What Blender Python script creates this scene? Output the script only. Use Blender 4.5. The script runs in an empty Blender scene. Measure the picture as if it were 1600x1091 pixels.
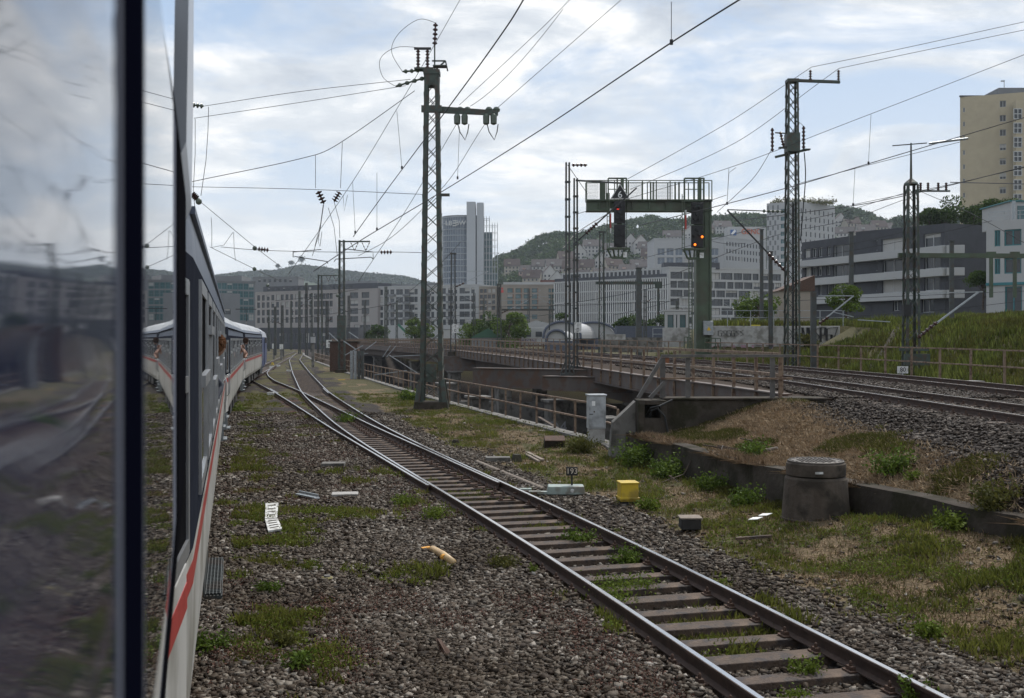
import bpy, math, random
import numpy as np
from mathutils import Vector, Matrix
rnd = random.Random(7); nr = np.random.RandomState(11)
S = bpy.context.scene; col = S.collection
FP = 1700.0; CX, CY = 800.0, 530.0; EYE = 3.15          # focal length and horizon measured on the photograph (pixels of 1600)

# ---------------------------------------------------------------- camera
cd = bpy.data.cameras.new('camera'); cam = bpy.data.objects.new('camera', cd); col.objects.link(cam)
cam.location = (0, 0, EYE); cam.rotation_euler = (math.radians(90), 0, 0)
cd.sensor_width = 36; cd.lens = FP/1600*36; cd.shift_y = -15.5/1600
cd.clip_start = 0.02; cd.clip_end = 9000
cd.dof.use_dof = True; cd.dof.focus_distance = 26; cd.dof.aperture_fstop = 12
S.camera = cam
# ---------------------------------------------------------------- world
SUN_EL, SUN_AZ = math.radians(52), math.radians(28)      # soft high sun behind thin cloud, ahead and to the right
W = bpy.data.worlds.new('World'); S.world = W; W.use_nodes = True
nt = W.node_tree; N = nt.nodes; L = nt.links; N.clear()
out = N.new('ShaderNodeOutputWorld'); bg = N.new('ShaderNodeBackground'); bg.inputs[1].default_value = 0.10
sky = N.new('ShaderNodeTexSky'); sky.sky_type = 'NISHITA'; sky.sun_disc = False
sky.sun_elevation = SUN_EL; sky.sun_rotation = SUN_AZ; sky.air_density = 1.0; sky.dust_density = 1.5
tc = N.new('ShaderNodeTexCoord'); sep = N.new('ShaderNodeSeparateXYZ'); L.new(tc.outputs['Generated'], sep.inputs[0])
def wmath(op, a, b=None, clamp=False):
    n = N.new('ShaderNodeMath'); n.operation = op; n.use_clamp = clamp
    for i, q in enumerate((a, b)):
        if q is None: continue
        if isinstance(q, (int, float)): n.inputs[i].default_value = q
        else: L.new(q, n.inputs[i])
    return n.outputs[0]
zz = wmath('ADD', wmath('MAXIMUM', sep.outputs[2], 0.0), 0.16)
cb = N.new('ShaderNodeCombineXYZ')
L.new(wmath('DIVIDE', sep.outputs[0], zz), cb.inputs[0]); L.new(wmath('DIVIDE', sep.outputs[1], zz), cb.inputs[1])
def wnoise(scale, det, rough, dist, off):
    mp = N.new('ShaderNodeMapping'); mp.inputs['Location'].default_value = off; L.new(cb.outputs[0], mp.inputs[0])
    n = N.new('ShaderNodeTexNoise'); n.inputs['Scale'].default_value = scale; n.inputs['Detail'].default_value = det
    n.inputs['Roughness'].default_value = rough; n.inputs['Distortion'].default_value = dist
    L.new(mp.outputs[0], n.inputs['Vector']); return n.outputs['Fac']
def wramp(fac, stops):
    r = N.new('ShaderNodeValToRGB'); e = r.color_ramp.elements
    e[0].position, e[0].color = stops[0][0], (*stops[0][1], 1); e[1].position, e[1].color = stops[-1][0], (*stops[-1][1], 1)
    for p, c in stops[1:-1]:
        k = e.new(p); k.color = (*c, 1)
    L.new(fac, r.inputs[0]); return r.outputs[0]
n1 = wnoise(1.15, 10, 0.62, 0.6, (3.2, 1.4, 0)); n2 = wnoise(2.3, 8, 0.62, 0.3, (7.1, 0.4, 2))
cov = wramp(n1, [(0.42, (0, 0, 0)), (0.55, (1, 1, 1))])                 # where there is cloud
shade = wramp(n2, [(0.32, (4.0, 4.5, 5.3)), (0.47, (6.3, 6.7, 7.2)), (0.60, (10.2, 10.0, 9.8))])
blue = N.new('ShaderNodeMix'); blue.data_type = 'RGBA'; blue.inputs[0].default_value = 0.8
L.new(sky.outputs[0], blue.inputs[6]); blue.inputs[7].default_value = (3.2, 4.6, 6.7, 1)
mx = N.new('ShaderNodeMix'); mx.data_type = 'RGBA'
L.new(cov, mx.inputs[0]); L.new(blue.outputs[2], mx.inputs[6]); L.new(shade, mx.inputs[7])
hz = wramp(sep.outputs[2], [(0.0, (1, 1, 1)), (0.16, (0.45, 0.45, 0.45)), (0.34, (0, 0, 0))])
mh = N.new('ShaderNodeMix'); mh.data_type = 'RGBA'
L.new(hz, mh.inputs[0]); L.new(mx.outputs[2], mh.inputs[6]); mh.inputs[7].default_value = (7.5, 7.9, 8.2, 1)
L.new(mh.outputs[2], bg.inputs[0]); L.new(bg.outputs[0], out.inputs[0])
sd = bpy.data.lights.new('sun', 'SUN'); sd.energy = 2.9; sd.angle = math.radians(9); sd.color = (1, 0.95, 0.88)
sun = bpy.data.objects.new('sun', sd); col.objects.link(sun)
sv = Vector((math.sin(SUN_AZ)*math.cos(SUN_EL), math.cos(SUN_AZ)*math.cos(SUN_EL), math.sin(SUN_EL)))
sun.rotation_euler = sv.to_track_quat('Z', 'Y').to_euler()
S.view_settings.view_transform = 'Standard'; S.view_settings.look = 'None'; S.view_settings.exposure = 0.32; S.view_settings.gamma = 1
S.cycles.max_bounces = 6; S.cycles.transparent_max_bounces = 12; S.cycles.volume_bounces = 0
S.cycles.use_adaptive_sampling = True

# ---------------------------------------------------------------- helpers
def P(px, py, Y):                                        # the point the photograph shows at px, py if it is Y metres ahead
    return Vector(((px-CX)/FP*Y, Y, EYE-(py-CY)/FP*Y))
def G(px, py, z=0.0):                                    # the same on a level of height z
    return P(px, py, (EYE-z)*FP/(py-CY))
def interp(tab):
    xs = np.array([a for a, b in tab], float); ys = np.array([b for a, b in tab], float)
    return lambda y: np.interp(y, xs, ys)
def smooth_tab(tab, n=400):
    f = interp(tab); xs = np.linspace(tab[0][0], tab[-1][0], n*3); ys = f(xs)
    k = np.hanning(91); k /= k.sum(); pad = np.concatenate([2*ys[0]-ys[1:46][::-1], ys, 2*ys[-1]-ys[-46:-1][::-1]])
    ys2 = np.convolve(pad, k, 'valid')
    return lambda y: np.interp(y, xs, ys2)
def _hash(ix, iy, seed):
    h = (ix.astype(np.int64)*374761393 + iy.astype(np.int64)*668265263 + seed*974711) & 0x7fffffff
    h = ((h ^ (h >> 13))*1274126177) & 0x7fffffff
    return ((h ^ (h >> 16)) & 0xffff)/65535.0
def vnoise(x, y, seed=0):
    ix, iy = np.floor(x), np.floor(y); fx, fy = x-ix, y-iy; fx = fx*fx*(3-2*fx); fy = fy*fy*(3-2*fy)
    a, b = _hash(ix, iy, seed), _hash(ix+1, iy, seed); c, d = _hash(ix, iy+1, seed), _hash(ix+1, iy+1, seed)
    return (a*(1-fx)+b*fx)*(1-fy)+(c*(1-fx)+d*fx)*fy
def fbm(x, y, s, o=4, seed=0):
    x = np.asarray(x, float)/s; y = np.asarray(y, float)/s; t = 0; a = 0.5; w = 0
    for k in range(o):
        t = t+a*vnoise(x*2**k+k*17.3, y*2**k-k*9.1, seed+k); w += a; a *= 0.5
    return t/w
def sst(a, b, x):
    t = np.clip((x-a)/(b-a), 0, 1); return t*t*(3-2*t)
# ---- materials
MATS = {}
def mat(name, c, rough=0.7, metal=0.0, var=0.25, vs=6.0, bump=0.0, bs=60.0, c2=None, island=0.0, emit=None, spec=0.5, coat=0, streak=False, dirt=None):
    m = bpy.data.materials.new(name); m.use_nodes = True; t = m.node_tree; n, l = t.nodes, t.links
    b = n['Principled BSDF']; b.inputs['Roughness'].default_value = rough; b.inputs['Metallic'].default_value = metal
    b.inputs['Specular IOR Level'].default_value = spec
    if coat: b.inputs['Coat Weight'].default_value = coat
    tcn = n.new('ShaderNodeTexCoord'); src = tcn.outputs['Object']
    if streak:
        mp = n.new('ShaderNodeMapping'); mp.inputs['Scale'].default_value = (1, 1, 0.12); l.new(src, mp.inputs[0]); src = mp.outputs[0]
    nz = n.new('ShaderNodeTexNoise'); nz.inputs['Scale'].default_value = vs; nz.inputs['Detail'].default_value = 6; nz.inputs['Roughness'].default_value = 0.65
    l.new(src, nz.inputs['Vector'])
    r = n.new('ShaderNodeValToRGB'); e = r.color_ramp.elements; e[0].position = 0.3; e[1].position = 0.7
    d = c2 if c2 else tuple(min(1, q*(1+var)) for q in c)
    a = c if c2 else tuple(q*(1-var) for q in c)
    e[0].color = (*a, 1); e[1].color = (*d, 1); l.new(nz.outputs['Fac'], r.inputs[0]); o = r.outputs[0]
    if dirt:
        n3 = n.new('ShaderNodeTexNoise'); n3.inputs['Scale'].default_value = dirt[1]; n3.inputs['Detail'].default_value = 8; l.new(tcn.outputs['Object'], n3.inputs['Vector'])
        r3 = n.new('ShaderNodeValToRGB'); r3.color_ramp.elements[0].position = 0.48; r3.color_ramp.elements[1].position = 0.62; l.new(n3.outputs['Fac'], r3.inputs[0])
        k3 = n.new('ShaderNodeMix'); k3.data_type = 'RGBA'; l.new(r3.outputs[0], k3.inputs[0]); l.new(o, k3.inputs[6]); k3.inputs[7].default_value = (*dirt[0], 1); o = k3.outputs[2]
    if island:
        g = n.new('ShaderNodeNewGeometry'); mr = n.new('ShaderNodeMapRange'); mr.inputs[3].default_value = 1-island; mr.inputs[4].default_value = 1+island
        l.new(g.outputs['Random Per Island'], mr.inputs[0])
        k = n.new('ShaderNodeMix'); k.data_type = 'RGBA'; k.blend_type = 'MULTIPLY'; k.inputs[0].default_value = 1
        l.new(o, k.inputs[6]); l.new(mr.outputs[0], k.inputs[7]); o = k.outputs[2]
    l.new(o, b.inputs['Base Color'])
    if bump:
        n2 = n.new('ShaderNodeTexNoise'); n2.inputs['Scale'].default_value = bs; n2.inputs['Detail'].default_value = 5; l.new(tcn.outputs['Object'], n2.inputs['Vector'])
        bp = n.new('ShaderNodeBump'); bp.inputs['Strength'].default_value = bump; bp.inputs['Distance'].default_value = 0.02
        l.new(n2.outputs['Fac'], bp.inputs['Height']); l.new(bp.outputs[0], b.inputs['Normal'])
    if emit: b.inputs['Emission Color'].default_value = (*emit[0], 1); b.inputs['Emission Strength'].default_value = emit[1]
    MATS[name] = m; return m
def leafmat(name, c, c2, vs=0.6, island=0.35, trans=0.38):
    m = mat(name, c, 0.6, 0, vs=vs, c2=c2, island=island, spec=0.08)
    t = m.node_tree; n, l = t.nodes, t.links; b = n['Principled BSDF']; o = n['Material Output']
    tr = n.new('ShaderNodeBsdfTranslucent'); ms = n.new('ShaderNodeMixShader'); ms.inputs[0].default_value = trans
    src = b.inputs['Base Color'].links[0].from_socket; l.new(src, tr.inputs[0])
    l.new(b.outputs[0], ms.inputs[1]); l.new(tr.outputs[0], ms.inputs[2]); l.new(ms.outputs[0], o.inputs[0]); return m
def glass(name, c, rough=0.04, wave=0.0, ws=3.0, spec=0.8, lo=(1, 1, 1), wd=0.02):
    m = mat(name, c, rough, 0, var=0.15, vs=0.8, spec=spec)
    if wave:
        t = m.node_tree; n, l = t.nodes, t.links; b = n['Principled BSDF']; tcn = [q for q in n if q.type == 'TEX_COORD'][0]
        mp = n.new('ShaderNodeMapping'); mp.inputs['Scale'].default_value = lo; l.new(tcn.outputs['Object'], mp.inputs[0])
        n2 = n.new('ShaderNodeTexNoise'); n2.inputs['Scale'].default_value = ws; n2.inputs['Detail'].default_value = 1; l.new(mp.outputs[0], n2.inputs['Vector'])
        bp = n.new('ShaderNodeBump'); bp.inputs['Strength'].default_value = wave; bp.inputs['Distance'].default_value = wd
        l.new(n2.outputs['Fac'], bp.inputs['Height']); l.new(bp.outputs[0], b.inputs['Normal'])
    return m
# ---- mesh builder
class MB:
    def __init__(s): s.v = []; s.f = []; s.m = []
    def add(s, vs, fs, mi=0):
        o = len(s.v); s.v += [tuple(v) for v in vs]; s.f += [tuple(i+o for i in f) for f in fs]; s.m += [mi]*len(fs); return s
    def box(s, c, d, rz=0, mi=0, tp=1.0, rot=None):
        x, y, z = d[0]/2, d[1]/2, d[2]/2
        vs = [Vector((a*x*(tp if k > 0 else 1), b*y*(tp if k > 0 else 1), k*z)) for k in (-1, 1) for a, b in ((-1, -1), (1, -1), (1, 1), (-1, 1))]
        R = rot if rot is not None else Matrix.Rotation(rz, 3, 'Z')
        return s.add([R @ v + Vector(c) for v in vs], [(3, 2, 1, 0), (4, 5, 6, 7), (0, 1, 5, 4), (1, 2, 6, 5), (2, 3, 7, 6), (3, 0, 4, 7)], mi)
    def beam(s, p, q, w, h=None, mi=0, up=(0, 0, 1), w2=None):
        p, q = Vector(p), Vector(q); h = h or w; d = (q-p)
        if d.length < 1e-6: return s
        d.normalize(); u = Vector(up)
        if abs(d.dot(u)) > 0.98: u = Vector((0, 1, 0))
        a = d.cross(u).normalized(); b = a.cross(d)
        vs = []
        for o, k in ((p, 1), (q, w2 or 1)): vs += [o+a*w/2*k*i+b*h/2*k*j for i, j in ((-1, -1), (1, -1), (1, 1), (-1, 1))]
        return s.add(vs, [(0, 1, 2, 3), (7, 6, 5, 4), (4, 5, 1, 0), (5, 6, 2, 1), (6, 7, 3, 2), (7, 4, 0, 3)], mi)
    def tube(s, pts, r, n=6, mi=0, caps=True):
        pts = [Vector(p) for p in pts]; rs = r if isinstance(r, (list, tuple)) else [r]*len(pts); vs = []
        a = None
        for i, p in enumerate(pts):
            d = (pts[min(i+1, len(pts)-1)]-pts[max(i-1, 0)]).normalized()
            if a is None:
                a = d.cross(Vector((0, 0, 1)));
                if a.length < 0.1: a = d.cross(Vector((1, 0, 0)))
            a = (a-d*a.dot(d)).normalized(); b = d.cross(a)
            vs += [p+(a*math.cos(t)+b*math.sin(t))*rs[i] for t in [2*math.pi*k/n for k in range(n)]]
        fs = [(i*n+k, i*n+(k+1) % n, (i+1)*n+(k+1) % n, (i+1)*n+k) for i in range(len(pts)-1) for k in range(n)]
        if caps: fs += [tuple(reversed(range(n))), tuple((len(pts)-1)*n+k for k in range(n))]
        return s.add(vs, fs, mi)
    def lathe(s, c, prof, n=16, mi=0, ax=None):
        R = Matrix.Identity(3) if ax is None else Vector(ax).normalized().to_track_quat('Z', 'Y').to_matrix()
        vs = [R @ Vector((r*math.cos(2*math.pi*k/n), r*math.sin(2*math.pi*k/n), z))+Vector(c) for r, z in prof for k in range(n)]
        fs = [(i*n+k, i*n+(k+1) % n, (i+1)*n+(k+1) % n, (i+1)*n+k) for i in range(len(prof)-1) for k in range(n)]
        fs += [tuple(reversed(range(n))), tuple((len(prof)-1)*n+k for k in range(n))]
        return s.add(vs, fs, mi)
    def prism(s, poly, z0, z1, mi=0):                    # poly: xy outline, counter-clockwise
        n = len(poly); vs = [(x, y, z0) for x, y in poly]+[(x, y, z1) for x, y in poly]
        return s.add(vs, [tuple(reversed(range(n))), tuple(range(n, 2*n))]+[(i, (i+1) % n, n+(i+1) % n, n+i) for i in range(n)], mi)
    def slab(s, poly, a, b, mi=0):                       # planar outline of 3-D points swept by vector b (thickness)
        n = len(poly); b = Vector(b); vs = [Vector(p)+Vector(a) for p in poly]; vs += [v+b for v in vs]
        return s.add(vs, [tuple(range(n)), tuple(reversed(range(n, 2*n)))]+[(i, n+i, n+(i+1) % n, (i+1) % n) for i in range(n)], mi)
    def sweep(s, prof, path, mi=None, closed=True, caps=True):   # prof [(side,up)], path [Vector]; side = right of travel
        n = len(prof); k = len(path); vs = []
        for i, p in enumerate(path):
            d = path[min(i+1, k-1)]-path[max(i-1, 0)]; d = Vector((d.x, d.y, 0)).normalized(); a = Vector((d.y, -d.x, 0))
            vs += [p+a*u+Vector((0, 0, w)) for u, w in prof]
        m = n if closed else n-1; o = len(s.v); s.v += [tuple(v) for v in vs]
        for i in range(k-1):
            for j in range(m):
                s.f.append((o+i*n+j, o+i*n+(j+1) % n, o+(i+1)*n+(j+1) % n, o+(i+1)*n+j)); s.m.append(mi[j] if mi else 0)
        if caps and closed: s.f += [tuple(o+j for j in reversed(range(n))), tuple(o+(k-1)*n+j for j in range(n))]; s.m += [0, 0]
        return s
    def build(s, name, mats, parent=None, smooth=False, bevel=0, world=True):
        off = Vector(parent_world(parent)) if (parent and world) else Vector((0, 0, 0))
        me = bpy.data.meshes.new(name); me.from_pydata([(v[0]-off.x, v[1]-off.y, v[2]-off.z) for v in s.v], [], s.f)
        if not isinstance(mats, (list, tuple)): mats = [mats]
        for m in mats: me.materials.append(m)
        if len(mats) > 1: me.polygons.foreach_set('material_index', s.m)
        if smooth: me.polygons.foreach_set('use_smooth', [True]*len(s.f))
        o = bpy.data.objects.new(name, me); col.objects.link(o)
        if parent: o.parent = parent
        if bevel:
            b = o.modifiers.new('bevel', 'BEVEL'); b.width = bevel; b.segments = 2; b.limit_method = 'ANGLE'
        me.update(); return o
def parent_world(o):
    t = Vector((0, 0, 0))
    while o: t += o.location; o = o.parent
    return t
def npmesh(name, V, F, m, parent=None, smooth=False):    # big triangle / quad meshes from arrays
    me = bpy.data.meshes.new(name); k = F.shape[1]; nf = F.shape[0]
    me.vertices.add(len(V)); me.vertices.foreach_set('co', V.astype(np.float32).ravel())
    me.loops.add(nf*k); me.loops.foreach_set('vertex_index', F.astype(np.int32).ravel())
    me.polygons.add(nf); me.polygons.foreach_set('loop_start', (np.arange(nf)*k).astype(np.int32))
    me.polygons.foreach_set('loop_total', np.full(nf, k, np.int32))
    if smooth: me.polygons.foreach_set('use_smooth', np.ones(nf, bool))
    me.update(calc_edges=True); me.materials.append(m)
    o = bpy.data.objects.new(name, me); col.objects.link(o)
    if parent: o.parent = parent
    return o
def tag(o, label=None, cat=None, group=None, kind=None):
    for k, v in (('label', label), ('category', cat), ('group', group), ('kind', kind)):
        if v: o[k] = v
    return o
def thing(name, label, cat, loc=(0, 0, 0), rz=0, group=None):
    o = bpy.data.objects.new(name, None); col.objects.link(o); o.location = loc; o.rotation_euler = (0, 0, rz); o.empty_display_size = 0.3
    return tag(o, label, cat, group)
def copy_tree(o, parent=None):
    c = o.copy(); col.objects.link(c); c.parent = parent
    for ch in o.children: copy_tree(ch, c)
    return c
def textmesh(s, size, ext, loc, rot, name, m, parent, world=True):
    cu = bpy.data.curves.new('t', 'FONT'); cu.body = s; cu.size = size; cu.extrude = ext; cu.align_x = 'CENTER'; cu.align_y = 'CENTER'
    to = bpy.data.objects.new('t', cu); col.objects.link(to); dg = bpy.context.evaluated_depsgraph_get(); dg.update()
    me = bpy.data.meshes.new_from_object(to.evaluated_get(dg)); bpy.data.objects.remove(to); me.name = name
    me.materials.clear(); me.materials.append(m); o = bpy.data.objects.new(name, me); col.objects.link(o); o.parent = parent
    o.location = Vector(loc)-(parent_world(parent) if world and parent else Vector((0, 0, 0))); o.rotation_euler = rot; return o
UP = (math.pi/2, 0, 0)                                   # text upright, facing the camera side (-Y)

# ---------------------------------------------------------------- materials
concrete = mat('concrete', (0.16, 0.15, 0.135), 0.9, var=0.3, vs=1.5, bump=0.5, bs=25, dirt=((0.07, 0.065, 0.055), 2.2))
concrete_dark = mat('dark_concrete', (0.034, 0.027, 0.021), 0.95, vs=1.3, bump=1.0, bs=12, c2=(0.080, 0.067, 0.054), dirt=((0.030, 0.027, 0.016), 2.4), spec=0.2)
concrete_pale = mat('pale_concrete', (0.36, 0.35, 0.33), 0.85, var=0.25, vs=2.5, bump=0.3, bs=30, dirt=((0.2, 0.19, 0.17), 1.6))
mast_green = mat('mast_green_paint', (0.045, 0.062, 0.05), 0.55, 0.1, var=0.35, vs=4, bump=0.2, bs=40, dirt=((0.06, 0.045, 0.032), 5))
mast_grey = mat('mast_grey_steel', (0.055, 0.062, 0.06), 0.55, 0.2, var=0.3, vs=3, bump=0.2, dirt=((0.06, 0.05, 0.04), 4))
gantry_green = mat('gantry_green_paint', (0.062, 0.088, 0.052), 0.5, 0.05, var=0.18, vs=1.5, bump=0.1, dirt=((0.06, 0.065, 0.04), 1.2))
galv = mat('galvanised_steel', (0.30, 0.32, 0.33), 0.4, 0.6, var=0.25, vs=8)
wire_m = mat('wire_metal', (0.035, 0.035, 0.035), 0.6, 0.3, var=0.2)
insul_green = mat('green_ceramic', (0.07, 0.09, 0.065), 0.25, 0, var=0.3, vs=20)
insul_brown = mat('brown_ceramic', (0.05, 0.02, 0.015), 0.25, 0, var=0.3, vs=20)
black_m = mat('black_paint', (0.012, 0.012, 0.013), 0.6, 0, var=0.3)
white_m = mat('white_paint', (0.62, 0.62, 0.60), 0.6, 0, var=0.12, vs=5, dirt=((0.35, 0.34, 0.31), 7))
white_text = mat('white_lettering', (0.75, 0.75, 0.73), 0.6, 0, var=0.05)
red_m = mat('red_paint', (0.40, 0.045, 0.035), 0.5, 0, var=0.15)
rust = mat('rusty_steel', (0.055, 0.030, 0.020), 0.85, 0.1, vs=9, c2=(0.11, 0.062, 0.042), bump=0.4, bs=90)
rail_rust = mat('rail_side_rust', (0.040, 0.024, 0.018), 0.8, 0.1, vs=7, c2=(0.085, 0.052, 0.038), bump=0.3, bs=90)
rail_top = mat('polished_rail_head', (0.62, 0.61, 0.60), 0.22, 1.0, var=0.12, vs=5)
bridge_m = mat('bridge_brown_steel', (0.070, 0.058, 0.052), 0.7, 0.1, vs=0.8, c2=(0.12, 0.098, 0.085), bump=0.2, dirt=((0.10, 0.06, 0.042), 2.5), streak=True)
railing_m = mat('weathered_railing', (0.17, 0.115, 0.075), 0.75, 0.1, vs=3, c2=(0.26, 0.19, 0.13), dirt=((0.10, 0.055, 0.035), 6))
wood_m = mat('sleeper_wood', (0.030, 0.019, 0.013), 0.85, vs=3, c2=(0.125, 0.083, 0.056), bump=0.8, bs=35, dirt=((0.04, 0.03, 0.026), 5))
wood_pale = mat('weathered_timber', (0.16, 0.125, 0.10), 0.9, vs=5, c2=(0.28, 0.235, 0.19), bump=0.6, bs=40)
stone_m = mat('ballast_stone', (0.060, 0.041, 0.031), 0.8, vs=1.1, c2=(0.118, 0.092, 0.077), island=0.85, bump=0.3, bs=120)
stone_dark = mat('dark_ballast_stone', (0.046, 0.033, 0.026), 0.9, vs=1.0, c2=(0.088, 0.070, 0.059), island=0.75, bump=0.3, bs=120)
grass_m = leafmat('grass_blade', (0.070, 0.085, 0.016), (0.17, 0.17, 0.040), 0.9)
grass_bright = leafmat('bright_weed', (0.065, 0.100, 0.014), (0.16, 0.20, 0.034), 0.5, 0.45, 0.3)
olive_m = leafmat('olive_weed', (0.05, 0.055, 0.014), (0.11, 0.105, 0.03), 0.7)
straw_m = mat('dry_straw', (0.17, 0.11, 0.058), 0.85, vs=1.2, c2=(0.32, 0.22, 0.13), island=0.4)
redweed_m = mat('red_moss', (0.085, 0.036, 0.024), 0.9, vs=1.2, c2=(0.14, 0.066, 0.042), island=0.4)

bank_m = leafmat('bank_weed', (0.055, 0.072, 0.016), (0.15, 0.17, 0.04), 0.35, 0.55, 0.35)
straw_l = mat('pale_dry_straw', (0.24, 0.165, 0.095), 0.85, vs=1.0, c2=(0.42, 0.31, 0.19), island=0.4)

def stone_colours(m, st):
    t = m.node_tree; n, l = t.nodes, t.links; b = n['Principled BSDF']; old = b.inputs['Base Color'].links[0].from_socket
    g = n.new('ShaderNodeNewGeometry'); r = n.new('ShaderNodeValToRGB'); e = r.color_ramp.elements; e[0].position, e[0].color = st[0][0], (*st[0][1], 1); e[1].position, e[1].color = st[-1][0], (*st[-1][1], 1)
    for p, c in st[1:-1]: k = e.new(p); k.color = (*c, 1)
    l.new(g.outputs['Random Per Island'], r.inputs[0]); nz = n.new('ShaderNodeTexNoise'); nz.inputs['Scale'].default_value = 0.55; nz.inputs['Detail'].default_value = 4; tcn = n.new('ShaderNodeTexCoord'); l.new(tcn.outputs['Object'], nz.inputs['Vector'])
    r2 = n.new('ShaderNodeValToRGB'); r2.color_ramp.elements[0].position = 0.35; r2.color_ramp.elements[0].color = (0.60, 0.53, 0.45, 1); r2.color_ramp.elements[1].position = 0.65; r2.color_ramp.elements[1].color = (1.15, 1.12, 1.1, 1); l.new(nz.outputs['Fac'], r2.inputs[0])
    k = n.new('ShaderNodeMix'); k.data_type = 'RGBA'; k.blend_type = 'MULTIPLY'; k.inputs[0].default_value = 1; l.new(r.outputs[0], k.inputs[6]); l.new(r2.outputs[0], k.inputs[7]); l.new(k.outputs[2], b.inputs['Base Color']); b.inputs['Roughness'].default_value = 0.7; b.inputs['Specular IOR Level'].default_value = 0.14
stone_colours(stone_m, [(0, (0.018, 0.013, 0.009)), (0.25, (0.046, 0.034, 0.024)), (0.5, (0.078, 0.062, 0.047)), (0.72, (0.105, 0.090, 0.074)), (0.9, (0.155, 0.142, 0.122)), (1, (0.32, 0.30, 0.27))])
stone_colours(stone_dark, [(0, (0.012, 0.009, 0.007)), (0.4, (0.032, 0.024, 0.019)), (0.75, (0.056, 0.046, 0.039)), (1, (0.13, 0.115, 0.10))])

deck_ballast = mat('bridge_ballast', (0.022, 0.016, 0.012), 0.95, vs=14, c2=(0.075, 0.055, 0.042), bump=0.8, bs=20, spec=0.1)
# ---------------------------------------------------------------- lines of the place (all as x at depth y)
E = interp([(-60, 7.6), (0, 7.6), (10, 7.5), (14.6, 6.9), (17.7, 5.75), (21, 4.75), (27.8, 3.05), (31.7, 2.9), (38, 1.05), (50, -2.4), (66, -6.6), (100, -15.2), (150, -27), (200, -38), (300, -58), (9000, -1900)])
C1 = smooth_tab([(-60, 10.1), (25, 10.1), (33, 10.1), (39, 9.75), (45, 9.0), (55, 7.6), (70, 5.0), (85, 1.9), (105, -2.4), (135, -9.7), (170, -18), (230, -33), (300, -50), (420, -80)])
PAR = interp([(29.7, 7.4), (32, 7.05), (35.6, 6.5), (38.5, 5.9), (43.5, 5.0), (50, 4.1), (55.5, 3.2), (65, 1.8), (74, 0.5), (88, -2.2), (104, -5.2), (135, -12.6), (170, -21), (230, -36), (300, -53)])
RR = lambda y: C1(y)+7.0
DZ = lambda y: 1.60+np.clip((np.asarray(y, float)-30)*0.0056, 0, 0.45)          # bridge deck height
TM = smooth_tab([(-30, 12.6), (0, 5.12), (9.1, 2.83), (16.6, 0.92), (23.6, -1.32), (29.1, -2.87), (33.8, -4.28), (39.6, -5.8), (60.3, -10.9), (96.5, -18.7), (158, -31.6), (220, -43), (300, -55)])
TD = interp([(20, -0.2), (21.9, -0.85), (27.1, -2.42), (36.7, -5.35), (50, -9.25), (63.3, -13.2), (77.9, -17.75), (87.3, -20.3), (96, -22.4), (108, -24.8)])
TT = smooth_tab([(-30, 6.3), (0, -1.5), (3, -2.3), (28.6, -9.0), (57, -15.6), (83, -20.6), (103, -24.0), (140, -30.5), (200, -41), (300, -58)])
def path(f, y0, y1, st, z=0.0):
    n = max(2, int((y1-y0)/st)+1); return [Vector((float(f(y)), y, z if not callable(z) else float(z(y)))) for y in np.linspace(y0, y1, n)]

def HGT(x, y):
    x = np.asarray(x, float); y = np.asarray(y, float); t = x-E(y); c1 = C1(y); r = RR(y)
    nz = (fbm(x, y, 2.5, 4, 5)-0.5)
    yard = 0.02+nz*0.10+0.36*sst(-2.6, -0.1, t)*sst(19.5, 15.5, y)+0.05*sst(-5, -1, t)
    for f in (TM, TT):
        d = np.abs(x-f(y)); k_ = sst(0.86, 1.02, d); yard = np.where(d < 2.2, yard*sst(1.0, 2.2, d)*k_+(-0.075)*(1-k_)+0.05*k_*(1-sst(1.3, 2.2, d)), yard)+0.015*nz
    s = sst(0.0, 1.0, t/np.maximum(c1-2.6-E(y), 0.3))
    mound = 0.66+0.62*s+nz*0.16*(1-sst(c1-3.2, c1-2.6, x))+0.35*sst(21, 27.5, y)*sst(1.5, 4, t)*(1-sst(c1-2.6, c1-1.5, x))
    mound = np.where(x > c1-2.7, 1.30+0.27*sst(c1-2.7, c1-1.5, x)+nz*0.03, mound)
    mound = np.minimum(mound, 1.57)
    mound = np.where(x > c1+5.9, 1.45+nz*0.06, mound)
    rr = x-(r+1.2)
    slope = 1.42+2.55*sst(0.3, 9.0, rr)+nz*0.35*sst(0, 2, rr)
    flat = 1.42+nz*0.1
    far = np.where(x > 0.175*y, 4.05, 1.4)+1.2*sst(10, 40, rr)*(x > 0.175*y)+nz*0.3
    hill = np.where(y < 75.3, np.where(x < 22.6-(75-y)*0.10, np.minimum(slope, 1.42+np.maximum(slope-1.42, 0)*sst(75, 60, y)), slope), far)
    right = np.where(x > r+0.9, hill, np.where(y < 28.3, mound, -5.0+nz*0.15))
    right = np.where((y > 190) & (x < r+0.9), -5+5*sst(190, 240, y), right)
    z = np.where(t <= 0.001, yard, right)
    up = sst(40, 160, x-0.3*y)*sst(600, 140, y)                 # ground climbs to the right, towards the hill
    z = z+up*14
    z = np.where(y > 420, np.minimum(z, 6), z)
    return z
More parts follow.
